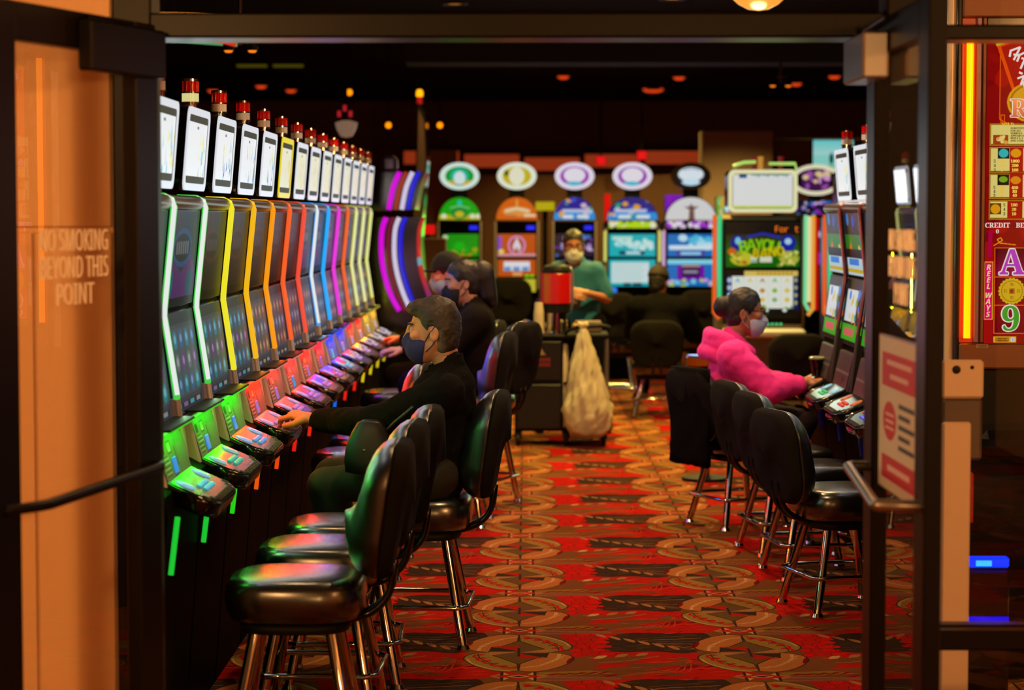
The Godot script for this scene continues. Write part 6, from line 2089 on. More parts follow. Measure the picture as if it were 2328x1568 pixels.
func small_things() -> void:
	var t := thing("drink_cup", "clear plastic cup of dark drink on the far right deck", "cup", Vector3(1.62, 0.818, -12.21))
	var b := Mb.new()
	b.lathe([[0.0, 0.0], [0.030, 0.0], [0.042, 0.095], [0.0, 0.095]], 20, Transform3D())
	obj("tumbler", b, mat("cola", Color(0.03, 0.012, 0.012), 0.1), t)
	b = Mb.new()
	b.lathe([[0.042, 0.095], [0.048, 0.097], [0.048, 0.106], [0.040, 0.110], [0.030, 0.112], [0.0, 0.112]], 20, Transform3D())
	obj("lid", b, mat("cup_lid", Color(0.55, 0.62, 0.50), 0.15), t)
	# side table behind the woman in pink
	t = thing("side_table", "small round side table with an orange rim behind the woman in pink", "table", Vector3(1.16, 0, -14.2))
	b = Mb.new()
	b.lathe([[0.0, 0.745], [0.12, 0.745], [0.125, 0.75], [0.125, 0.80], [0.0, 0.80]], 28, Transform3D())
	obj("rim", b, mat("amber_rim", Color(0.70, 0.36, 0.04), 0.12, 0.5), t)
	b = Mb.new()
	b.lathe([[0.0, 0.80], [0.115, 0.80], [0.118, 0.812], [0.0, 0.814]], 28, Transform3D())
	obj("table_top", b, mat("table_glass", Color(0.25, 0.25, 0.40), 0.1, 0.3), t)
	b = Mb.new()
	b.lathe([[0.0, 0.0], [0.15, 0.0], [0.15, 0.02], [0.03, 0.04], [0.03, 0.745], [0.0, 0.745]], 24, Transform3D())
	obj("pedestal", b, M.black, t)
	# black coat over the back of the pink woman's chair
	t = thing("coat", "black coat draped over the chair back of the woman in pink", "coat", Vector3(0.895, 0, -11.94))
	var rows := []
	var fz := FastNoiseLite.new()
	fz.frequency = 2.0
	for j in 12:
		var y := lerpf(0.885, 0.36, j / 11.0)
		var row := []
		for i in 36:
			var a := TAU * i / 36
			var n := fz.get_noise_3d(cos(a) * 0.8, y * 2.0, sin(a) * 0.8)
			row.append(Vector3(cos(a) * (0.045 + 0.02 * n + 0.01 * j / 11.0), y + (0.02 * n if j > 9 else 0.0), sin(a) * (0.19 + 0.025 * n)).rotated(Vector3.UP, 0.48))
		rows.append(row)
	b = Mb.new()
	b.grid(rows)
	obj("cloth", b, mat("coat_cloth", Color(0.06, 0.055, 0.055), 0.95, 0.0, {"metallic_specular": 0.15}), t)
	# the pale stand and the blue lit box behind the glass on the right
	t = thing("hand_sanitizer_stand", "pale floor stand with a punched head plate and grey tray behind the right glass", "stand", Vector3(1.31, 0, -6.62))
	obj("head_plate", bx(Vector3(-0.058, 1.155, -0.01), Vector3(0.068, 1.272, 0.012), 0.008), mat("stand_white", Color(0.78, 0.70, 0.62), 0.5), t)
	for q in [[-0.015, 1.243, 0.013], [0.032, 1.250, 0.006]]:
		b = Mb.new()
		b.tube([Vector3(q[0], q[1], 0.010), Vector3(q[0], q[1], 0.0135)], q[2], 12)
		obj("hole", b, M.black, t)
	obj("grey_plate", bx(Vector3(-0.055, 0.968, -0.012), Vector3(0.066, 1.155, 0.006), 0.010), mat("stand_grey", Color(0.30, 0.25, 0.23), 0.5), t)
	obj("column", bx(Vector3(-0.055, 0.02, -0.03), Vector3(0.030, 1.085, 0.02), 0.006), M.stand_white, t)
	obj("red_stripe", bx(Vector3(0.031, 0.78, -0.02), Vector3(0.040, 0.93, 0.015), 0.002), mat("stripe_red", Color(0.6, 0.04, 0.08), 0.5), t)
	obj("foot", bx(Vector3(-0.12, 0.0, -0.12), Vector3(0.11, 0.02, 0.10), 0.004), M.stand_grey, t)
	t = thing("lit_bin", "black box with a blue lit slot behind the right glass", "box", Vector3(1.475, 0, -6.95))
	obj("body", bx(Vector3(-0.07, 0, -0.25), Vector3(0.065, 0.58, 0.0), 0.008), M.black_shiny, t)
	obj("slot_light", bx(Vector3(-0.066, 0.588, -0.03), Vector3(0.062, 0.622, 0.004), 0.006), glow("slot_blue", Color(0.02, 0.20, 1.0), 1.2), t)
	obj("slot_glow", bx(Vector3(-0.045, 0.594, 0.004), Vector3(0.005, 0.612, 0.007), 0.001), glow("slot_cyan", Color(0.25, 0.80, 1.0), 1.0), t)
	obj("base_light", bx(Vector3(-0.068, 0.415, 0.0), Vector3(0.062, 0.432, 0.006), 0.002), glow("slot_blue2", Color(0.02, 0.05, 0.9), 1.0), t)
	area(t, Vector3(0, 0.606, 0.012), Vector2(0.12, 0.03), Vector3(0, 0, 1), Color(0.1, 0.3, 1.0), 0.02)
	# ceiling fixtures and the small lamps that hang in the dark
	var q := [["track_spot", "pair of orange spot lamps on a small ceiling bracket above the aisle", Vector3(2.30, 2.92, -20.0)], ["track_spot", "red tinted lamp bracket hanging above the left row of machines", Vector3(-1.68, 2.71, -13.0)]]
	for i in 2:
		t = thing(q[i][0], q[i][1], "spot lamp", q[i][2])
		b = Mb.new()
		b.tube([Vector3(0, 0.0, 0), Vector3(0, 3.5 - q[i][2].y if i == 1 else 0.2, 0)], 0.012, 8)
		b.tube([Vector3(-0.07, 0.05, 0), Vector3(0.07, 0.05, 0)], 0.012, 8)
		obj("bracket", b, mat("bracket", Color(0.3, 0.2, 0.2), 0.3, 0.7), t)
		for s in [-1.0, 1.0]:
			b = Mb.new()
			b.lathe([[0.0, -0.02], [0.030, -0.02], [0.035, 0.0], [0.028, 0.06], [0.0, 0.065]], 14, Transform3D(Basis(), Vector3(0.07 * s, -0.01, 0)))
			var sh := obj("lamp_shade", b, M.bronze, t)
			b = Mb.new()
			b.lathe([[0.0, -0.034], [0.018, -0.032], [0.027, -0.021], [0.0, -0.018]], 14, Transform3D(Basis(), Vector3(0.07 * s, -0.01, 0)), false)
			obj("bulb", b, glow("spot_orange", Color(1.0, 0.50, 0.08), 1.2), sh)
		if i == 1:
			b = Mb.new()
			b.tube([Vector3(-0.16, 0.04, 0.0), Vector3(-0.02, 0.0, 0.1)], 0.016, 8)
			obj("red_tube", b, glow("track_red", Color(0.85, 0.22, 0.12), 0.9), t)
	for p in [[-1.60, 2.83, -20.0, "yellow globe lamp on a thin stem left of the display tower"], [-1.31, 2.575, -21.0, "low yellow globe lamp left of the display tower"], [-0.82, 2.575, -21.0, "low yellow globe lamp right of the display tower"]]:
		t = thing("globe_lamp", p[3], "lamp", Vector3(p[0], p[1], p[2]))
		b = Mb.new()
		b.lathe([[0.0, -0.03], [0.018, -0.025], [0.028, -0.008], [0.028, 0.008], [0.018, 0.025], [0.0, 0.03]], 14, Transform3D(), false)
		obj("globe", b, glow("globe_yellow", Color(1.0, 0.55, 0.03), 1.6), t)
		b = Mb.new()
		b.tube([Vector3(0, 0.025, 0), Vector3(0, 3.5 - p[1], 0)], 0.006, 6)
		obj("stem", b, M.bronze, t)
	# a pale figure-like light fitting hanging beyond the left row
	t = thing("chandelier", "pale glass ceiling fitting with red glints hanging beyond the left row", "ceiling light", Vector3(-1.58, 2.50, -19.4))
	b = Mb.new()
	b.lathe([[0.0, -0.10], [0.05, -0.09], [0.085, -0.03], [0.10, 0.03], [0.04, 0.05], [0.0, 0.05]], 10, Transform3D())
	obj("shade", b, glow("chandelier_glass", Color(0.52, 0.40, 0.32), 0.8), t)
	for k in 3:
		b = Mb.new()
		b.lathe([[0.0, 0.0], [0.016, 0.0], [0.016, 0.05], [0.0, 0.055]], 8, Transform3D(Basis(), Vector3(-0.06 + 0.05 * k, 0.08 + 0.05 * (k % 2), 0.04)))
		obj("red_glass", b, glow("chandelier_red", Color(0.72, 0.12, 0.16), 0.8), t)
	b = Mb.new()
	b.tube([Vector3(0, 0.04, 0), Vector3(0, 1.0, 0)], 0.012, 6)
	obj("stem", b, M.bronze, t)
	t = thing("strip_light", "pale green strip light slanting down above the nearest toppers of the left row", "ceiling light", Vector3(-2.05, 2.83, -14.0))
	b = Mb.new()
	b.tube([Vector3(-0.27, 0.0, 0), Vector3(0.22, -0.035, 0.0)], 0.016, 8)
	obj("tube", b, glow("strip_mint", Color(0.36, 0.62, 0.40), 0.9), t)
	b = Mb.new()
	b.tube([Vector3(-0.25, 0.0, 0), Vector3(-0.25, 0.67, 0)], 0.006, 6)
	b.tube([Vector3(0.2, -0.03, 0), Vector3(0.2, 0.67, 0)], 0.006, 6)
	obj("hanger", b, M.bronze, t).set_meta("kind", "stuff")
	for k in 2:
		t = thing("strip_light", ["dim yellow strip light on the ceiling above the left row, nearer end", "dim yellow strip light on the ceiling above the left row, farther end"][k], "ceiling light", Vector3(-3.15 + 0.42 * k, 3.46, -25.5))
		obj("housing", bx(Vector3(-0.2, 0.0, -0.05), Vector3(0.17, 0.04, 0.05), 0.004), M.black, t)
		obj("tube", bx(Vector3(-0.19, -0.03, -0.03), Vector3(0.16, 0.0, 0.03), 0.008), glow("strip_olive", Color(0.30, 0.27, 0.03), 0.8), t)


# five bent fingers on a palm; f points along the hand, u out of its back, s is the thumb's side along f x u
func hand(sd: Sd, w: Vector3, f: Vector3, u: Vector3, s: float, curl: Array, thumb_in := 0.3, k := 1.0) -> void:
	f = f.normalized()
	var r := f.cross(u).normalized()
	u = r.cross(f).normalized()
	sd.cap(w - f * 0.03, w + f * 0.02 * k, 0.027 * k, 0.027 * k, 0.015, u, 0.72)
	sd.cap(w + f * 0.025 * k - r * 0.008, w + f * 0.075 * k - r * 0.012, 0.026 * k, 0.025 * k, 0.015, u, 0.52)
	sd.cap(w + f * 0.025 * k + r * 0.008, w + f * 0.075 * k + r * 0.012, 0.026 * k, 0.025 * k, 0.015, u, 0.52)
	var ln := [1.0, 1.1, 1.03, 0.82]
	for i in 4:
		var p := w + f * (0.084 - 0.004 * absf(i - 1.0)) * k + r * s * (0.029 - 0.0195 * i) * k
		var d := (f + r * s * (0.10 - 0.07 * i)).normalized()
		for j in 3:
			var a: float = curl[i] * [0.8, 1.0, 0.7][j]
			d = d.rotated(r, -a).normalized()
			var q: Vector3 = p + d * [0.043, 0.027, 0.021][j] * ln[i] * k
			sd.cap(p, q, (0.0098 - 0.0007 * j) * k, (0.0093 - 0.0009 * j) * k, 0.004)
			p = q
	var t := w + f * 0.028 * k + r * s * 0.028 * k
	var d2 := (f * 0.72 + r * s * (0.75 - thumb_in) - u * (0.15 + thumb_in)).normalized()
	var t2 := t + d2 * 0.042 * k
	sd.cap(t, t2, 0.0145 * k, 0.0118 * k, 0.01)
	var d3 := (d2 + f * 0.5 - r * s * 0.25).normalized()
	sd.cap(t2, t2 + d3 * 0.034 * k, 0.0115 * k, 0.0095 * k, 0.005)


func skull(sd: Sd, c: Vector3, f: Vector3, u: Vector3, k := 1.0) -> void:
	var r := f.cross(u).normalized()
	var B := Basis(r, u, f)
	sd.ell(c + u * 0.030 - f * 0.010, Vector3(0.076, 0.097, 0.094) * k, B)
	sd.ell(c + f * 0.034 - u * 0.040, Vector3(0.059, 0.084, 0.064) * k, B, 0.03)
	sd.cap(c + f * 0.055 - u * 0.103, c + f * 0.078 - u * 0.104, 0.026, 0.018, 0.025)   # chin
	for s in [-1.0, 1.0]:
		sd.cap(c + r * 0.052 * s - u * 0.055 - f * 0.005, c + r * 0.026 * s - u * 0.104 + f * 0.055, 0.018, 0.017, 0.02)   # jaw
		sd.ell(c + r * 0.040 * s + f * 0.070 - u * 0.018, Vector3(0.024, 0.018, 0.022), B, 0.015)   # cheekbones
		sd.ell(c + r * 0.033 * s + f * 0.104 + u * 0.012, Vector3(0.016, 0.011, 0.012), B, 0.012, true)   # eye sockets
		sd.ell(c + r * 0.076 * s - f * 0.012 - u * 0.016, Vector3(0.009, 0.033, 0.019), B.rotated(r, 0.2), 0.006)   # ears
		sd.ell(c + r * 0.086 * s - f * 0.008 - u * 0.014, Vector3(0.006, 0.019, 0.010), B, 0.004, true)
	for s in [-1.0, 1.0]:   # lids
		sd.ell(c + r * 0.033 * s + f * 0.089 + u * 0.021, Vector3(0.016, 0.006, 0.010), B, 0.006)
		sd.ell(c + r * 0.033 * s + f * 0.088 + u * 0.001, Vector3(0.015, 0.0045, 0.009), B, 0.006)
	sd.cap(c + f * 0.094 + u * 0.024, c + f * 0.101 - u * 0.0, 0.010, 0.011, 0.014)   # nose
	sd.cap(c + f * 0.100 - u * 0.002, c + f * 0.116 - u * 0.028, 0.010, 0.0125, 0.008)
	for s in [-1.0, 1.0]:
		sd.cap(c + f * 0.104 - u * 0.030, c + f * 0.102 - u * 0.031 + r * 0.012 * s, 0.008, 0.007, 0.006)
	sd.cap(c + f * 0.092 - u * 0.063 - r * 0.016, c + f * 0.092 - u * 0.063 + r * 0.016, 0.008, 0.008, 0.008)   # lips
	sd.cap(c + f * 0.090 - u * 0.073 - r * 0.012, c + f * 0.090 - u * 0.073 + r * 0.012, 0.008, 0.008, 0.008)


func person(label: String, J: Dictionary, o: Dictionary) -> Node3D:
	var P: Vector3 = J.pel
	var base := Vector3(P.x, 0, P.z)
	var t := thing("person", label, "person", base)
	var j := {}
	for k in J:
		j[k] = J[k] - base if J[k] is Vector3 and not k in ["f", "hu_l", "hu_r", "hf_l", "hf_r", "chestf"] else J[k]
	var c: Vector3 = j.c
	var f: Vector3 = j.f.normalized()
	var r := f.cross(Vector3.UP).normalized()
	var u := r.cross(f).normalized()
	var B := Basis(r, u, f)
	var cf: Vector3 = j.chestf.normalized()
	var fine: float = o.get("cell", 0.02)
	var lo := Vector3(9, 9, 9)
	var hi := -lo
	for k in j:
		if j[k] is Vector3 and not k in ["f", "hu_l", "hu_r", "hf_l", "hf_r", "chestf"]:
			lo = lo.min(j[k])
			hi = hi.max(j[k])
	lo -= Vector3.ONE * 0.22
	hi += Vector3.ONE * 0.22
	var chest: Vector3 = (j.sh_l + j.sh_r) / 2 - Vector3(0, 0.06, 0)
	var belly: Vector3 = chest.lerp(j.pel, 0.6)
	# the body: one mesh
	var skin := Mb.new()
	var sd := Sd.new(lo, hi, fine)
	sd.cap(chest, belly, 0.115, 0.11, 0.06, cf, 0.72)
	sd.cap(belly, j.pel, 0.11, 0.115, 0.06, cf, 0.75)
	sd.cap(j.sh_l.lerp(chest, 0.15), j.sh_r.lerp(chest, 0.15), 0.05, 0.05, 0.05)
	sd.cap(j.neck, c - u * 0.07 - f * 0.012, 0.056, 0.050, 0.03)
	for s in ["_l", "_r"]:
		sd.cap(j["sh" + s], j["el" + s], 0.044, 0.036, 0.02)
		sd.cap(j["el" + s], j["wr" + s], 0.037, 0.026, 0.015)
		sd.cap(j["hip" + s], j["kn" + s], 0.075, 0.052, 0.04)
		sd.cap(j["kn" + s], j["an" + s], 0.052, 0.034, 0.02)
	sd.into(skin)
	sd = Sd.new(c - Vector3.ONE * 0.185, c + Vector3.ONE * 0.17, o.get("head_cell", 0.007))
	skull(sd, c, f, u)
	sd.cap(j.neck.lerp(c, 0.35), c - u * 0.07 - f * 0.012, 0.054, 0.050, 0.025)
	sd.into(skin)
	for s in ["_l", "_r"]:
		var w: Vector3 = j["wr" + s]
		sd = Sd.new(w - Vector3.ONE * 0.15, w + Vector3.ONE * 0.2, o.get("hand_cell", 0.007))
		hand(sd, w, j["hf" + s], j["hu" + s], -1.0 if s == "_l" else 1.0, j.get("curl" + s, [0.3, 0.35, 0.4, 0.45]), 0.3, o.get("hand_k", 1.0))
		sd.into(skin)
	obj("body", skin, o.skin, t)
	# eyes and brows
	for s in [-1.0, 1.0]:
		var e := Mb.new()
		e.lathe([[0.0, -0.0115], [0.008, -0.008], [0.0115, 0.0], [0.008, 0.008], [0.0, 0.0115]], 10, Transform3D(Basis(), c + r * 0.033 * s + f * 0.0825 + u * 0.011), false)
		var eye := obj("eye", e, mat("eye_white", Color(0.72, 0.66, 0.62), 0.25), t)
		e = Mb.new()
		e.lathe([[0.0, -0.0062], [0.0045, -0.003], [0.0058, 0.0], [0.0045, 0.003], [0.0, 0.0062]], 10, Transform3D(B, c + r * 0.033 * s + f * 0.0905 + u * 0.011), false)
		obj("iris", e, mat("iris", Color(0.05, 0.03, 0.02), 0.15), eye)
		e = Mb.new()
		e.tube([c + r * 0.016 * s + f * 0.099 + u * 0.026, c + r * 0.033 * s + f * 0.094 + u * 0.032, c + r * 0.052 * s + f * 0.078 + u * 0.027], 0.0045, 6)
		obj("eyebrow", e, o.get("brow", o.hair), t)
	# upper garment
	var top := Mb.new()
	sd = Sd.new(lo, hi, o.get("cloth_cell", fine))
	var g: float = o.get("bulk", 0.02)
	sd.cap(chest, belly, 0.125 + g, 0.125 + g, 0.06, cf, o.get("flat", 0.78))
	sd.cap(belly, j.pel, 0.125 + g, 0.13 + g * 1.3, 0.06, cf, 0.85)
	sd.cap(j.sh_l.lerp(chest, 0.05), j.sh_r.lerp(chest, 0.05), 0.052 + g, 0.052 + g, 0.06)
	sd.cap(j.neck - Vector3(0, 0.06, 0), j.neck, 0.10, 0.068, 0.04)
	if o.has("back_bulge"):
		sd.cap(chest - cf * 0.05, chest - cf * 0.05 - Vector3(0, 0.2, 0), 0.12, 0.13, 0.06)
	for s in ["_l", "_r"]:
		var sl: float = o.get("sleeve", 1.0)
		sd.cap(j["sh" + s], j["sh" + s].lerp(j["el" + s], minf(sl * 2, 1.0)), 0.054 + g, 0.048 + g * 0.8, 0.03)
		if sl > 0.5:
			sd.cap(j["el" + s], j["el" + s].lerp(j["wr" + s], o.get("cuff", 0.92)), 0.048 + g * 0.8, 0.036 + g * 0.55, 0.02)
	sd.rough(o.get("folds", 0.007), 7.0, 3)
	sd.rough(o.get("folds", 0.007) * 0.5, 19.0, 5)
	sd.ell(c - u * 0.06, Vector3(0.066, 0.16, 0.066), B, 0.006, true)   # the neck opening
	sd.into(top)
	obj(o.get("top_name", "jacket"), top, o.top, t)
	var pants := Mb.new()
	sd = Sd.new(lo, hi, fine)
	sd.cap(j.hip_l, j.hip_r, 0.115, 0.115, 0.04)
	for s in ["_l", "_r"]:
		sd.cap(j["hip" + s], j["kn" + s], 0.092, 0.070, 0.04)
		sd.cap(j["kn" + s], j["an" + s] + Vector3(0, 0.02, 0), 0.070, 0.055, 0.02)
	sd.rough(0.006, 6.0, 5)
	sd.into(pants)
	obj("trousers", pants, o.pants, t)
	for s in ["_l", "_r"]:
		var sh := Mb.new()
		var a: Vector3 = j["an" + s]
		var td: Vector3 = cf if not o.has("toes") else o.toes
		td = Vector3(td.x, 0, td.z).normalized()
		sd = Sd.new(a - Vector3(0.26, 0.14, 0.26), a + Vector3(0.26, 0.10, 0.26), 0.014)
		sd.cap(a - Vector3(0, 0.045, 0) - td * 0.03, a - Vector3(0, 0.052, 0) + td * 0.14, 0.042, 0.035, 0.03)
		sd.cap(a, a - Vector3(0, 0.045, 0) + td * 0.02, 0.045, 0.045, 0.03)
		sd.cut(a - Vector3(0, 0.083, 0), Vector3.DOWN)
		sd.into(sh)
		obj("shoe", sh, mat("shoe", Color(0.02, 0.018, 0.017), 0.4), t)
	# mask with its loops
	if o.has("mask"):
		var mk := Mb.new()
		sd = Sd.new(c - Vector3.ONE * 0.16, c + Vector3.ONE * 0.15, o.get("head_cell", 0.007))
		sd.ell(c + f * 0.046 - u * 0.068, Vector3(0.068, 0.070, 0.076), B)
		sd.cap(c + f * 0.09 - u * 0.005, c + f * 0.112 - u * 0.04, 0.016, 0.022, 0.02)
		sd.cut(c + f * 0.018, -f - u * 0.25)
		sd.cut(c + f * 0.100 - u * 0.003, u - f * 0.42)
		sd.into(mk)
		var m := obj("face_mask", mk, o.mask, t)
		for s in [-1.0, 1.0]:
			var lp := Mb.new()
			lp.tube([c + r * 0.064 * s + f * 0.03 - u * 0.045, c + r * 0.078 * s + f * 0.006 - u * 0.010, c + r * 0.082 * s - f * 0.016 + u * 0.014], 0.0022, 5)
			lp.tube([c + r * 0.060 * s + f * 0.03 - u * 0.085, c + r * 0.076 * s + f * 0.0 - u * 0.060, c + r * 0.080 * s - f * 0.016 - u * 0.040], 0.0022, 5)
			obj("ear_loop", lp, o.mask, m)
	# hair
	var hr := Mb.new()
	sd = Sd.new(c - Vector3.ONE * 0.26, c + Vector3.ONE * 0.24, o.get("head_cell", 0.007))
	sd.ell(c + u * 0.034 - f * 0.012, Vector3(0.083, 0.102, 0.099), B)
	sd.ell(c - f * 0.036 - u * 0.03, Vector3(0.070, 0.085, 0.066), B, 0.03)
	if o.get("style", "") == "short":
		sd.ell(c + f * 0.055 + u * 0.088, Vector3(0.062, 0.034, 0.048), B, 0.03)
		sd.ell(c + f * 0.085 - u * 0.030, Vector3(0.12, 0.100, 0.085), B, 0.01, true)
		for s in [-1.0, 1.0]:
			sd.ell(c + r * 0.085 * s - f * 0.004 - u * 0.026, Vector3(0.03, 0.042, 0.026), B, 0.008, true)
		sd.cut(c - u * 0.105, -u)
	else:
		sd.ell(c + f * 0.095 - u * 0.035, Vector3(0.12, 0.100, 0.080), B, 0.01, true)
		for s in [-1.0, 1.0]:
			sd.ell(c + r * 0.085 * s + f * 0.0 - u * 0.028, Vector3(0.03, 0.040, 0.024), B, 0.008, true)
		sd.cut(c - u * 0.12, -u - f * 0.3)
	sd.rough(0.007, 16.0, 2)
	if o.get("style", "") == "bun":
		sd.ell(c - f * 0.125 + u * 0.012, Vector3(0.055, 0.06, 0.052), B, 0.02)
	elif o.get("style", "") == "ponytail":
		sd.ell(c - f * 0.115 + u * 0.035, Vector3(0.06, 0.075, 0.065), B, 0.02)
		sd.cap(c - f * 0.14 + u * 0.03, c - f * 0.15 - u * 0.15, 0.055, 0.035, 0.02)
		sd.cap(c - f * 0.12, c - f * 0.13 - u * 0.1, 0.06, 0.05, 0.02)
	sd.into(hr)
	if o.has("grey"):   # hair gone grey round ears and temples, strand by strand
		var fz := FastNoiseLite.new()
		fz.frequency = 60.0
		for v in hr.V:
			var q := v - c
			var k := smoothstep(0.030, -0.035, q.dot(u) - 0.15 * q.dot(f)) * smoothstep(0.035, 0.070, absf(q.dot(r))) * smoothstep(-0.065, -0.015, q.dot(f)) * 0.85 + 0.08 * fz.get_noise_3d(v.x, v.y * 0.3, v.z)
			hr.C.append(Color(0.022, 0.012, 0.008).lerp(Color(0.19, 0.155, 0.125), clampf(k, 0.0, 1.0)))
	obj("hair", hr, o.hair, t)
	if o.has("cap"):
		var cp := Mb.new()
		sd = Sd.new(c - Vector3.ONE * 0.24, c + Vector3.ONE * 0.24, o.get("head_cell", 0.007))
		sd.ell(c + u * 0.045 - f * 0.010, Vector3(0.091, 0.107, 0.111), B)
		sd.cut(c + u * 0.040, -u - f * 0.10)
		sd.ell(c + u * 0.040 + f * 0.110, Vector3(0.07, 0.010, 0.050), B.rotated(r, 0.2), 0.012)
		sd.into(cp)
		obj("cap", cp, o.cap, t)
	if o.has("glasses"):
		var gl := Mb.new()
		for s in [-1.0, 1.0]:
			var loop := []
			for i in 14:
				var a := TAU * i / 14
				loop.append(c + r * (0.034 * s + cos(a) * 0.026) + u * (0.010 + sin(a) * 0.017) + f * (0.113 - 0.25 * absf(cos(a) * 0.026 + 0.0)))
			gl.tube(loop, 0.0022, 5, true)
			gl.tube([c + r * 0.060 * s + u * 0.014 + f * 0.104, c + r * 0.078 * s + u * 0.014 + f * 0.07, c + r * 0.082 * s + u * 0.008 - f * 0.01], 0.0028, 5)
		gl.tube([c - r * 0.010 + u * 0.012 + f * 0.114, c + r * 0.010 + u * 0.012 + f * 0.114], 0.002, 5)
		obj("glasses", gl, mat("glasses", Color(0.02, 0.02, 0.025), 0.2), t)
	return t


